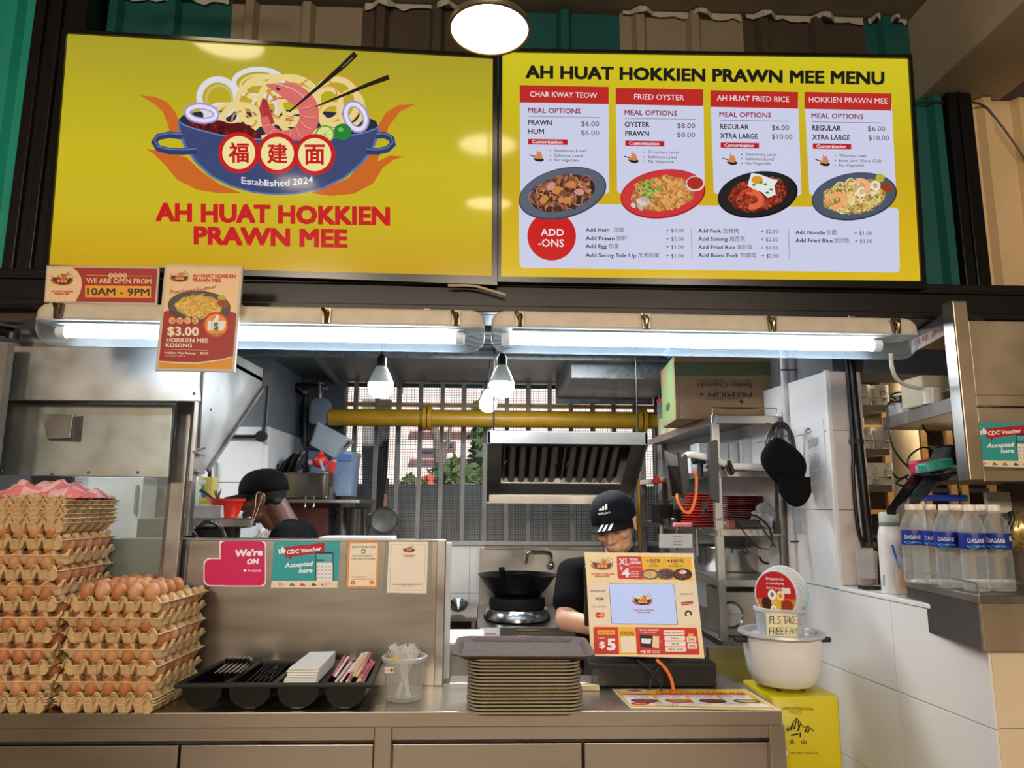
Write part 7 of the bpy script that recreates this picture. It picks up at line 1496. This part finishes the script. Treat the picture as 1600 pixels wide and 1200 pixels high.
g = G(); g.lathe([(.0, .0), (.03, .01), (.006, .05)], P(1026, 757, 3.9), 12); one('red_funnel', 'red plastic funnel above the baskets at the left of the rack', 'funnel', g, redp)
# tablets and their holder on the rack's left face
def slab(name, label, q, th, m, cat='tablet'):
    g = G(); g.prism(q, th); return one(name, label, cat, g, m, bevel=.003)
slab('steel_plate', 'grey metal plate hanging on the left face of the rack', [P(1037, 702, 3.0), P(1063, 712, 2.95), P(1066, 780, 2.95), P(1045, 775, 3.0)], (0, .01, 0), steelp, 'plate')
slab('tablet', 'black tablet hanging at the left of the rack', [P(1044, 727, 2.92), P(1064, 729, 2.9), P(1066, 772, 2.9), P(1051, 776, 2.92)], (0, .015, 0), blackg)
slab('charging_cradle', 'black forked cradle beside the hanging tablet', [P(1059, 705, 2.88), P(1063, 707, 2.88), P(1066, 716, 2.88), P(1070, 708, 2.88), P(1074, 712, 2.88), P(1078, 760, 2.88), P(1068, 780, 2.88), P(1063, 740, 2.88)], (0, .02, 0), blackp, 'cradle')
slab('card_terminal', 'tall black device hanging on the rack post', [P(1108, 692, 2.90), P(1120, 686, 2.90), P(1122, 690, 2.90), P(1125, 786, 2.90), P(1111, 780, 2.90)], (0, .035, 0), mat('charcoal_plastic', (46, 50, 52), .45), 'device')
g = G(); g.lathe([(.0, .03), (.03, .025), (.036, .0), (.03, -.02), (0, -.02)], P(1092, 718, 3.1), 16); g.cyl(P(1094, 722, 3.08), P(1094, 745, 3.08), .014, 10); one('desk_lamp', 'small black and white clamp lamp between the tablet and the post', 'lamp', g, blackp)
g = G(); g.tube(smooth_pts([P(1082, 735, 2.9), P(1088, 745, 2.88), P(1087, 775, 2.87), P(1080, 798, 2.87), P(1070, 800, 2.87), P(1060, 785, 2.88), P(1058, 772, 2.9)], 7), .006, 8); one('orange_cable', 'orange cable looping below the hanging tablet', 'cable', g, orange)
g = G(); g.tube([P(1102, 795, 2.9), P(1112, 812, 2.9)], .004, 6); g.tube([P(1102, 795, 2.9), P(1095, 808, 2.9)], .004, 6); g.rbox(P(1101, 789, 2.9), (.02, .02, .03)); one('mini_tripod', 'small black tripod hanging at the foot of the rack post', 'tripod', g, blackp)
# below: ladles, big pot, sockets
for i, (x, h, m_) in enumerate(((1040, 862, whitep), (1065, 868, steelp), (1097, 874, steelp))):
    g = G(); Yq = 3.0 * 363 / (x - 761); q = P(x, 834, Yq); q.x = xL - .028; q.z = zsh[1] - .012; g.tube([q, q - V((0, 0, (h - 834) / 1110 * Yq))], [.006, .009], 8); g.tube(arc(q + V((.008, 0, 0)), .008, 0, 300, 8, V((1, 0, 0)), V((0, 0, 1))), .003, 6); one('hanging_ladle', ('white', 'steel striped', 'large steel')[i] + ' utensil handle hanging from the third shelf', 'utensil', g, m_)
c = V((P(1066, 870, 3.4).x + .02, 3.44, zsh[2] + .002)); pot('big steel stock pot under the hanging utensils', *((0, 0, 3)), 0.1, .1) if False else None
t = thing('stock_pot', 'big steel stock pot under the hanging utensils', 'pot', c); h = P(1066, 856, 3.25).z - c.z; G().lathe([(0, 0), (.16, 0), (.165, .01), (.165, h - .01), (.172, h), (.162, h), (.158, .012), (0, .01)], V((xL + .19 - .0, 3.44, c.z)), 36).build('pot_body', mat('spun_steel', (190, 188, 184)), t)
G().tube(smooth_pts([V((xL + .14, 3.275, c.z + h * .8)), V((xL + .14, 3.24, c.z + h * .8)), V((xL + .22, 3.24, c.z + h * .8)), V((xL + .22, 3.275, c.z + h * .8))], 4), .006, 8).build('handle', steelp, t)
z = zsh[3] + .002; c = V((xL + .17, 3.25, z)); t = thing('lidded_pan', 'square steel lidded pan with round recessed grip on the lowest rack shelf', 'pan', c)
a, b = P(1130, 935, 3.06), P(1208, 995, 3.06); G().box((a.x, 3.06, z), (b.x, 3.3, a.z + .03)).build('pan_body', steel, t, bevel=.006)
q = P(1142, 961, 3.055); G().lathe([(.001, .004), (.045, .002), (.052, .008), (.056, .0)], q, 28, M=Matrix.Rotation(R(90), 3, 'X')).build('recess', steelp, t); G().bar(q + V((-.05, -.006, 0)), q + V((.05, -.006, 0)), .012, .012).build('grip', steelp, t)
bx('lower_panel', 'brushed steel panel behind the cash drawer and rice cooker', 'panel', 1105, 1010, 1228, 1090, 2.92, .02, steel, z0=.3)
t = thing('socket_panel', 'switched socket panel with plug behind the hand fans', 'socket', P(1205, 868, 3.3)); a, b = P(1182, 846, 3.3), P(1226, 895, 3.3); G().box((a.x, 3.3, b.z), (b.x, 3.32, a.z)).build('plate', steelw, t, bevel=.002)
for i in range(3): q = P(1190 + i * 13, 858, 3.295); G().rbox(q, (.024, .012, .03)).build('switch', whitep, t, bevel=.002)
for x in (1209, 1218): q = P(x, 862, 3.27); G().rbox(q, (.035, .05, .045)).build('plug', blackp, t, bevel=.006)
for i, (pts, lb) in enumerate(([[(1132, 808), (1150, 803), (1180, 806), (1200, 822), (1206, 840), (1206, 855)], 'thick black cable from the shelf down to the plug'], [[(1150, 812), (1165, 835), (1185, 855), (1200, 858)], 'thin black cable hanging under the third shelf'], [[(1183, 812), (1200, 838), (1212, 855)], 'thin black cable slanting towards the plug'], [[(1212, 745), (1212, 780), (1214, 815), (1214, 828)], 'black power lead hanging below the cap'], [[(1186, 870), (1192, 878), (1204, 880), (1212, 872)], 'coiled black lead under the plug'])):
    g = G(); g.tube(smooth_pts([P(x, y, 2.9 if i < 4 else 3.2) for x, y in pts], 5), (.005, .0028, .0028, .0035, .005)[i], 6)
    if i == 3: g.rbox(P(1214, 824, 2.9), (.026, .016, .05))
    one('power_lead', lb, 'cable', g, blackp)
t, p = sheetprint('rack_notice', 'white typed sheet behind the rack above the lidded pan', 'notice', [(1166, 838), (1180, 838), (1181, 905), (1167, 905)], 3.36, (206, 206, 204))
for i in range(12): p.rect(1169, 842 + i * 5, 1178, 843 + i * 5, (120, 120, 122), 1)
p.build('print', t)
bx('white_splash', 'white panel behind the lower rack shelves', 'panel', 1130, 832, 1184, 912, 3.42, .02, mat('pale_panel', (190, 190, 188), .3))
t, p = sheetprint('pot_notice', 'white label sheet behind the hanging utensils', 'notice', [(1030, 834), (1082, 834), (1082, 856), (1030, 856)], 3.2, (196, 196, 196)); 
for i in range(4): p.rect(1052, 838 + i * 4, 1066, 839 + i * 4, (130, 130, 130), 1)
p.build('print', t)
# conduits on the wall corner
for i, (xa, ya, xb, yb, r, lb) in enumerate(((1224, 545, 1244, 985, .016, 'left white conduit running down beside the rack'), (1236, 545, 1257, 985, .018, 'right white conduit running down beside the rack'))):
    pts = [P(xa + (xb - xa) * k / 6 + (1.5 if k in (2, 3) else 0), ya + (yb - ya) * k / 6, 2.96) for k in range(7)]; pts[0] = V((pts[0].x, pts[0].y, KZ)); g = G(); g.tube(smooth_pts(pts, 3), r, 12); one('conduit', lb, 'conduit', g, mat('white_conduit', (196, 192, 194), .4), 'conduits beside the rack')
for i, y in enumerate((578, 681, 846, 983)): a = P(1220 + i * 3.5 + (y - 578) * .03, y, 2.935); b = P(1249 + (y - 578) * .035, y, 2.935); g = G(); g.bar(a, b, .006, .006); one('cable_tie', 'black cable tie around the white conduits, %s from the top' % ('first', 'second', 'third', 'fourth')[i], 'cable tie', g, blackp)
# paper notice and switch strip on the tiled wall
def wallprint(quad, name, label, cat, col):
    return sheetprint(name, label, cat, quad, 0, col, plane=(W(0, 1.6, .008), WN), thick=.001)
t, p = wallprint([(1256, 669), (1286, 655), (1293, 762), (1260, 770)], 'wall_sheet', 'white typed sheet taped to the tiled right wall', 'notice', (214, 214, 216))
p.line([(1261, 672), (1266, 670)], 2, (60, 60, 64), 1); p.ring(1263, 673, 3.5, 4, 1.2, (70, 70, 74), 1); p.T('AHH', 1266, 1269, 676, 3, (80, 80, 84), 1)
for i in range(6): p.line([(1262, 689 + i * 2.4), (1279, 683 + i * 2.4)], 1.1, (120, 120, 124), 1)
for i in range(14): p.line([(1263 + i * .25, 712 + i * 3), (1276 + (i * 7) % 8, 709 + i * 3)], .7, (140, 140, 144), 1)
p.build('print', t)
g = G(); wslab(g, *[(PP(1256, 840, W(0, 1, 0), WN) - WA).dot(WD) + k for k in (-.03, .03)], 1.41, 1.50, .008, .022); one('wall_bracket', 'small clear plastic holder on the tiled wall beside the conduits', 'holder', g, frost)
# black caps hanging with cable loops
hc = P(1226, 730, 2.8); t = thing('baseball_cap', 'black cap hanging by its strap against the white conduits', 'cap', hc)
def capf(u, v):
    a = u * 2 * math.pi; k = math.sin(v * math.pi) ** .6 if 0 < v < 1 else .02; zz = .12 - v * .24; sx = .075 + .018 * math.sin(v * 5); return hc + V((k * sx * math.cos(a) + (v - .5) * .05, k * .05 * math.sin(a), zz))
g = G(); g.sheet(capf, 32, 20); g.build('crown', capm, t); q = hc + V((.012, -.03, -.085)); g = G()
g.sheet(lambda u, v: q + V(((u - .5) * .125, -.02 - .012 * math.cos((u - .5) * 3), .045 - v * .115 * math.cos((u - .5) * 2.6) ** .5)), 14, 8); g.build('brim', capm, t, solid=.006)
g = G(); g.tube(smooth_pts([hc + V((-.03, 0, .11)), hc + V((-.015, 0, .16)), hc + V((.02, 0, .15)), hc + V((.028, 0, .105))], 5), .006, 6); g.build('strap', blackp, t)
G().tube([hc + V((-.012, .0, .158)), V((hc.x + .01, YR0 - .02, ztop - .03))], .003, 5).build('hook', steeld, t)
for i, (x0, x1) in enumerate(((1196, 1240), (1201, 1244))):
    g = G(); g.tube(smooth_pts([P(x0, 712, 2.86), P(x0 + 2, 685, 2.86), P(x0 + 14, 664, 2.86), P(x0 + 26, 662, 2.86), P(x1 - 6, 680, 2.86), P(x1, 710, 2.86)], 6), .005, 8); one('cable_loop', 'black cable loop hanging from the rack corner, %s one' % ('outer', 'inner')[i], 'cable', g, blackp)

# ---- neighbour's side: conduits on the jamb, cup shelves, column, shelving
ja = W(sc_ - .03, 0, -.10)
for i, (xa, xb, r) in enumerate(((1327, 1358, .017), (1322, 1342, .007))):
    pts = [P(xa, 552, 2.66), P(xa + (xb - xa) * .45, 690, 2.66), P(xb - (0 if i == 0 else -8), 800 if i else 855, 2.66)]; pts = pts if i == 0 else [P(1322, 552, 2.65), P(1333, 700, 2.65), P(1333, 740, 2.65), P(1340, 820, 2.65), P(1350, 855, 2.65)]
    g = G(); g.tube(smooth_pts(pts, 5), r, 10); one('black_conduit', ('thick black conduit', 'thin black cable')[i] + ' running down the tiled jamb at right', 'conduit', g, blackp)
for y in (690, 851): q = P(1338 + (y - 690) * .12, y, 2.655); g = G(); g.rbox(q, (.05, .02, .018)); one('pipe_clamp', 'clamp on the thick black conduit, %s one' % ('upper' if y == 690 else 'lower'), 'clamp', g, steeld)
wood = mat('warm_brass_strip', (150, 118, 76), .4, .3, .1, 12); 
bw_ = thing('back_shelving', 'brass-edged dark shelving unit at the rear of the neighbouring stall', 'shelving', (2.2, 4.4, 0))
a0, a1 = P(1338, 700, 4.0).x, P(1560, 700, 4.0).x
G().box((a0, 4.2, 0), (a1 + 1.2, 4.24, KZ - .001)).build('back_board', mat('dim_panel', (120, 108, 92), .7, 0, .15, 4), bw_)
for i, y in enumerate((561, 575, 592, 630, 668, 700, 727, 766, 800, 838, 866, 900)): zz_ = P(1400, y, 4.0).z; G().box((a0, 3.98, zz_ - .012), (a1 + 1, 4.2, zz_ + .012)).build('shelf', (wood if i % 2 == 0 else steeld), bw_)
for x in (1344, 1382, 1440, 1480, 1497, 1540): xx = P(x, 700, 4.0).x; G().box((xx - .018, 3.97, 0), (xx + .018, 4.0, KZ - .001)).build('post', wood if x != 1344 else steelw, bw_)
g = G(); g.cyl((P(1409, 680, 3.3).x + .005, 3.3, 0), (P(1402, 600, 3.3).x + .012, 3.3, KZ), .062, 28); one('column', 'round beige column wrapped in film behind the cup shelves', 'column', g, mat('film_wrapped_beige', (196, 182, 156), .3, 0, .12, 8, .1))
cup = mat('cream_mug_ceramic', (226, 220, 206), .25)
for i, (y, n_) in enumerate(((632, 2), (700, 2), (757, 2))):
    Y = 2.95; a, b = P(1344 + i * 3, y, Y), P(1386 + i * 4 if i != 3 else 1380, y, Y); t = thing('cup_shelf', 'small steel cup shelf beside the jamb, %s from the top' % ('first', 'second', 'third', 'fourth')[i], 'shelf', ((a.x + b.x) / 2, Y, a.z)); G().box((a.x, Y, a.z - .03), (b.x, Y + .26, a.z)).build('tray', steelw, t, bevel=.002)
    G().tube([V((a.x, Y + .2, a.z)), V((a.x, Y, a.z + .03)), V((b.x, Y, a.z + .03)), V((b.x, Y + .2, a.z))], .003, 5).build('wire_rail', steelp, t); G().box((a.x, Y + .262, a.z - .15 if i < 2 else .001), (a.x + .02, Y + .28, a.z + .02)).build('upright', steelw, t)
    for k in range(n_ if i < 3 else 0):
        for l_ in range(1 if i else 1):
            c = V((a.x + .045 + k * .082, Y + .07, a.z + .001)); m_ = thing('mug', 'cream mug on the %s cup shelf, %s one' % (('top', 'middle', 'lower')[i], ('left', 'right')[k]), 'mug', c, 'mugs on the cup shelves')
            G().lathe([(0, 0), (.030, 0), (.034, .006), (.037, .092), (.034, .092), (.031, .008), (0, .005)], c, 24).build('cup', cup, m_)
            G().tube(smooth_pts([c + V((-.034, -.01, .075)), c + V((-.055, -.016, .07)), c + V((-.058, -.016, .04)), c + V((-.032, -.01, .022))], 4), .005, 8).build('handle', cup, m_)
            if (i + k) % 2: pj = [(V((math.cos(t_) * .018, 0, math.sin(t_) * .016)) + c + V((0, -.039, .05))) for t_ in [0, .8, 1.6, 2.6, 3.4, 4.2, 5.2]]; G().tube(pj, .0015, 4).build('mug_drawing', blackp, m_)
# neighbour's stainless front frame
YN = 2.0; nfm = thing('steel_frame_unit', 'stainless shelving unit of the neighbouring drinks stall at far right', 'shelving', (1.7, YN, 1.5))
warmst = mat('warm_steel_sheet', (184, 168, 146), .38, .85, .1, 4, .03, rv=.08)
x0, x1 = P(1503, 620, YN).x, P(1526, 620, YN).x; zt_, zb_ = P(1510, 470, YN).z, P(1530, 750, YN).z
G().box((x0 - .0, YN, zb_), (x1 - .0, YN + .045, zt_)).build('post', warmst, nfm, bevel=.003)
G().box((x0 - .004, YN, zb_), (x0 - .0005, YN + .045, zt_)).build('post_side', steelp, nfm)
for (ya, yb) in ((500, 617), (636, 734)): G().box((x1 + .006, YN + .012, P(1560, yb, YN).z), (2.3, YN + .02, P(1560, ya, YN).z)).build('panel', warmst, nfm, bevel=.002)
for (ya, yb) in ((617, 634), (734, 752)): G().box((x1, YN + .004, P(1560, yb, YN).z), (2.3, YN + .03, P(1560, ya, YN).z)).build('rail', warmst, nfm, bevel=.002)
for y, YB_, lb in ((505, 2.75, 'top'), (640, 2.78, 'middle'), (748, 2.6, 'bottom')):
    zz_ = P(1505, y, YN).z; q = PZ(1380 if y == 640 else 1420, 672 if y == 640 else 546, zz_) if y != 748 else V((P(1460, 757, 2.5).x, 2.6, zz_)); sh = G().prism([(x1, YN + .02, zz_), (x0, YN + .02, zz_), (q.x, min(q.y, 2.95), zz_), (q.x + .45, min(q.y, 2.95), zz_), (2.2, YN + .6, zz_)], (0, 0, .045 if y != 748 else .02)).build('shelf', steelw, nfm, bevel=.002)
zsm = P(1505, 640, YN).z + .046
g = G(); g.tube([P(1390, 650, 2.7), P(1505, 598, 2.02)], .003, 6); g.tube([P(1390, 650, 2.7), P(1392, 665, 2.7)], .003, 6); g.build('wire_rail', steelp, nfm)
# things on the frame's shelves
pst = thing('hanging_menu', 'white strip sign with red characters behind the top shelf of the steel unit', 'sign', P(1455, 530, 2.15)); q = [P(1424, 532, 2.3), P(1482, 504, 2.05), P(1482, 520, 2.05), P(1424, 552, 2.3)]; G().prism(q, (.004, .006, 0)).build('board', ink((226, 214, 206)), pst)
nq = (q[1] - q[0]).cross(q[3] - q[0]); p = Print(q[0], nq, eps=.0006, base=.003)
for i, ch in enumerate('咖啡茶点'): p.T(ch, 1428 + i * 13, 1437 + i * 13, 542 - i * 6.5, 11, (190, 50, 60), 1, k=-.4, box=True)
p.build('print', pst)
for i in range(5): c = P(1402 + i * 14, 655 - i * 5, 2.62 - i * .10); c.z = zsm + .001; g = G(); g.lathe([(0, 0), (.03, 0), (.032, .05), (.024, .055), (0, .055)], c, 16); one('tea_cup', 'white cup with red rim on the middle shelf, %s from the left' % ('first', 'second', 'third', 'fourth', 'fifth')[i], 'cup', g, cup, 'cups on the middle shelf')
g = G(); c = P(1475, 612, 2.25); c.z = zsm; g.rbox(c + V((0, .05, .05)), (.16, .12, .10)); one('goods_box', 'cream box with pink lid on the middle shelf of the steel unit', 'box', g, mat('cream_box', (206, 196, 166), .6), bevel=.006)
g = G(); g.rbox(P(1418, 624, 2.45), (.10, .05, .022), Matrix.Rotation(.15, 3, 'Z')); one('adapter', 'black power adapter lying on the middle shelf edge', 'adapter', g, blackp, bevel=.004)
for i, pts in enumerate(([(1395, 625), (1386, 635), (1388, 660), (1392, 690), (1405, 715), (1425, 735)], [(1436, 632), (1436, 650), (1448, 675), (1465, 690), (1473, 712)], [(1400, 624), (1392, 618), (1405, 613), (1425, 616), (1438, 625)], [(1425, 740), (1418, 720), (1430, 705), (1450, 700), (1480, 725)], [(1395, 740), (1405, 748), (1420, 742), (1400, 755), (1425, 760), (1415, 745)])):
    g = G(); g.tube(smooth_pts([P(x, y, 2.4) for x, y in pts], 6), .0032, 6); one('black_wire', 'thin black wire dangling from the middle shelf, %s' % ('leftmost long one', 'right one beside the column', 'small loop at the adapter', 'arching over the card readers', 'tangle at the lower left')[i], 'cable', g, blackp)
g = G(); g.bar(P(1425, 742, 2.35), P(1520, 728, 2.02), .004, .02); one('steel_bar', 'thin steel bar holding the hanging payment devices', 'bar', g, steelp)
for i, (q, lb, m_) in enumerate((([P(1385, 795, 2.15), P(1400, 796, 2.15), P(1446, 743, 2.3), P(1424, 741, 2.3)], 'left black tablet hanging slanted over the bottles', blackg), ([P(1420, 780, 2.2), P(1438, 778, 2.2), P(1478, 738, 2.3), P(1450, 736, 2.3)], 'right black tablet hanging slanted over the bottles', mat('charcoal_plastic', (46, 50, 52))))):
    g = G(); g.prism(q, (.005, .012, -.018)); one('hanging_tablet', lb, 'tablet', g, m_, 'tablets over the bottles', .003)
g = G(); g.rbox(P(1480, 722, 2.2), (.07, .10, .10), Matrix.Rotation(.5, 3, 'Y')); one('card_reader', 'bulky black card reader beside the steel post', 'card reader', g, blackp, bevel=.018)
g = G(); g.rbox(P(1462, 727, 2.16), (.09, .05, .03), Matrix.Rotation(-.2, 3, 'Y')); one('card_reader', 'teal card reader behind the steel bar', 'card reader', g, mat('teal_plastic', (50, 150, 130), .4), bevel=.006)
g = G(); g.rbox(P(1440, 728, 2.3), (.06, .05, .04), Matrix.Rotation(-.2, 3, 'Y')); one('card_reader', 'black card reader with pink edge behind the steel bar', 'card reader', g, mat('pink_edge_plastic', (206, 50, 90), .4), bevel=.006)
bx('paper_label', 'white slip on the pink-edged card reader', 'label', 1431, 727, 1445, 739, 2.26, .003, nap, bevel=0)
cdc('voucher_sign', 'teal CDC Voucher sign on the steel unit at the right edge', (V((0, YN + .002, 1.7)), V((0, -1, 0))), (lambda x, y: (1523 + (280 + x * .2625 - 428) * .97 + (830 + y * .2625 - 845) * .06, 660 + (830 + y * .2625 - 845) * .94 + .02 * (280 + x * .2625 - 428))), [(1523, 660), (1623, 662), (1626, 733), (1529, 729)])
# ---- counter box carrying water bottles
YN = 1.93
zt_ = P(1560, 930, YN).z; zb_ = P(1530, 1019, YN).z; xa = P(1531, 950, YN).x; qb = PP(1414, 905, V((0, 0, zt_)), V((0, 0, 1)))
bd = V((qb.x, qb.y, 0)); st = thing('bottle_counter', 'stainless counter box of the drinks stall carrying water bottles', 'counter', (xa + .1, YN + .1, zb_)); dl = mat('dark_laminated_steel', (96, 96, 94), .32, .7, .1, 5)
z3 = zb_ + .002
G().prism([(xa, YN, z3), (xa, YN + .001, z3), (bd.x, bd.y, z3), (bd.x + .02, bd.y, z3), (xa + .02, YN, z3)], (0, 0, zt_ - z3 - .02)).build('side_panel', dl, st)
G().box((xa, YN - .004, z3), (2.3, YN + .006, zt_ - .02)).build('front_panel', warmst, st, bevel=.001)
G().prism([(xa - .004, YN - .006, zt_ - .022), (2.3, YN - .006, zt_ - .022), (2.3, bd.y, zt_ - .022), (bd.x - .004, bd.y, zt_ - .022)], (0, 0, .022)).build('top_sheet', steelw, st, bevel=.002)
G().prism([(xa + .04, YN + .02, z3), (2.3, YN + .02, z3), (2.3, bd.y - .01, z3), (bd.x + .04, bd.y - .01, z3)], (0, 0, .01)).build('bottom_sheet', steeld, st)
g = G(); g.tube([V((xa + .008, YN + .01, zt_)), V((xa + .004, YN + .01, zt_ + .03)), V((bd.x + .006, bd.y - .02, zt_ + .03)), V((bd.x + .006, bd.y - .02, zt_))], .0025, 6); g.build('guard_rail', steelp, st)
lbm = mat('blue_bottle_label', (24, 46, 140), .3, 0, .25, 14); capw = mat('white_bottle_cap', (232, 222, 206), .4)
def bottle(px, Y, k):
    c = P(px, 880, Y); c.z = zt_ + .001; lb = ('front right bottle', 'front bottle beside the front right one', 'second-row bottle at right', 'second-row bottle in the middle', 'second-row bottle at left', 'third-row bottle at right', 'third-row bottle at left', 'rear bottle', 'rearmost left bottle beside the white flask')[k]
    t = thing('water_bottle', 'clear water bottle with blue label, ' + lb, 'bottle', c, 'water bottles on the drinks counter'); r = .0335; H = .226
    prof = [(0, .004), (r * .6, .0), (r * .95, .004)]
    for i in range(5): prof += [(r, .012 + i * .020), (r * .94, .020 + i * .020)]
    prof += [(r * .96, .112), (r * .99, .118), (r * .99, .160), (r, .163), (r * .94, .178), (r * .7, .200), (r * .42, .214), (r * .38, .226)]
    G().lathe(prof, c, 22).build('body', water, t); G().lathe([(r * 1.005, .116), (r * 1.01, .118), (r * 1.01, .158), (r * 1.005, .160)], c, 22).build('label', lbm, t); G().lathe([(0, .240), (r * .44, .239), (r * .46, .236), (r * .46, .222), (0, .222)], c, 18).build('bottle_cap', capw, t)
    vs, fs = glyphs('DASANI', .008); mx = max(v[0] for v in vs); g = G(); az0 = math.atan2(-c.y, -c.x) + (.25 if k % 2 else -.1)
    def cy(a, z): return c + V((r * 1.025 * math.cos(a), r * 1.025 * math.sin(a), z))
    g.add([cy(az0 - .62 + v[0] / mx * 1.24, .134 + v[1] * .017) for v in vs], fs); g.build('lettering', ink((236, 238, 244)), t)
    g = G(); g.add([cy(az0 - .7 + i * .2, .127 - .002 * (i % 2)) for i in range(8)] + [cy(az0 + .7 - i * .2, .121 + .003 * math.sin(i)) for i in range(8)], [tuple(range(16))]); g.build('wave_print', ink((70, 170, 210)), t)
    g = G(); g.add([cy(az0 + 1.25 + .2 * math.cos(q * .628), .146 + .008 * math.sin(q * .628)) for q in range(10)], [tuple(range(10))]); g.build('seal_print', ink((226, 200, 200)), t)
for k, (px, Y) in enumerate(((1562, 2.06), (1523, 2.06), (1542, 2.14), (1504, 2.14), (1483, 2.14), (1492, 2.215), (1462, 2.215), (1446, 2.25), (1430, 2.262))): bottle(px, Y - .055, k)
g = G(); c = P(1475, 778, 2.27); g.rbox(c, (.14, .03, .02)); t = one('blue_tray', 'blue ridged plastic strip behind the bottle caps', 'strip', g, mat('bright_blue_plastic', (30, 70, 200), .4), bevel=.003)
g = G(); g.rbox(P(1565, 785, 2.35), (.11, .02, .07)); one('patterned_pouch', 'grey zigzag patterned pouch behind the bottle caps', 'pouch', g, mat('zigzag_grey', (190, 188, 180), .7, 0, .4, 60, stretch=(1, 1, 6)), bevel=.004)
g = G(); pts = [P(1578 + 9 * math.sin(k * 1.1) * .4, 800 + k * 7, 2.12) for k in range(7)]; g.tube(smooth_pts(pts, 4), .008, 8); one('hair_tie', 'black looped tie hanging beside the rightmost bottle', 'tie', g, blackp)
crum(P(1594, 830, 2.18), (.04, .03, .05), mat('gold_foil', (206, 176, 110), .25, .7, .3, 10), 'gold_pouch', 'gold foil pouch at the right edge beside the bottles', 'pouch', 4, am=.5)
# ---- ledge: glass of brown drink, white flask, iced tea, clamp
def onledge(px, off=-.06):
    o = W(0, 0, off); p_ = PP(px, 900, o, WN); p_.z = ZL + .005; return p_
c = onledge(1356); t = thing('drinking_glass', 'tall clear glass with a little brown drink on the ledge', 'glass', c); r = .036
G().lathe([(0, .0), (r * .86, .0), (r, .13), (r * .94, .13), (r * .8, .012), (0, .01)], c, 28).build('glass_body', clr, t); G().lathe([(0, .012), (r * .78, .012), (r * .82, .034), (0, .034)], c, 24).build('drink', mat('milk_tea', (140, 104, 78), .3), t)
c = onledge(1396, -.055); t = thing('flask', 'white insulated flask with pale green lid on the ledge', 'flask', c); r = .040
G().lathe([(0, 0), (r * .96, 0), (r, .006), (r, .185), (r * .9, .208), (r * .80, .222), (0, .222)], c, 32).build('bottle_body', mat('matt_white_coating', (226, 222, 216), .35), t); G().lathe([(r * .81, .222), (r * .82, .236), (0, .236)], c, 28).build('grey_band', greyp, t); G().lathe([(r * .80, .236), (r * .80, .262), (r * .70, .27), (0, .27)], c, 28).build('lid', mat('pale_green_plastic', (186, 196, 178), .45), t)
p = Print(c + V((0, -r * 1.02, .06)), (0, -1, 0), base=.003); p.rect(1380, 898, 1382.5, 915, (90, 180, 200), 1); p.build('print', t)
c = onledge(1411, -.02); c.x -= .0; t = thing('iced_tea_glass', 'glass of milk tea with blue straw beside the flask', 'glass', c); r = .026
G().lathe([(0, .0), (r * .86, .0), (r, .12), (r * .94, .12), (r * .8, .012), (0, .01)], c, 24).build('glass_body', clr, t); G().lathe([(0, .012), (r * .8, .012), (r * .9, .085), (0, .085)], c, 20).build('drink', mat('orange_milk_tea', (200, 150, 104), .3), t); G().tube([c + V((.008, 0, .02)), c + V((-.028, 0, .165))], .0035, 8).build('straw', mat('blue_straw', (30, 90, 200), .4), t)
c = onledge(1352, -.05); g = G(); g.rbox(c + V((.0, -.05, .008)), (.10, .03, .012), Matrix.Rotation(.1, 3, 'Z')); one('clamp', 'black metal clamp lying on the ledge in front of the glass', 'clamp', g, blackm, bevel=.003)
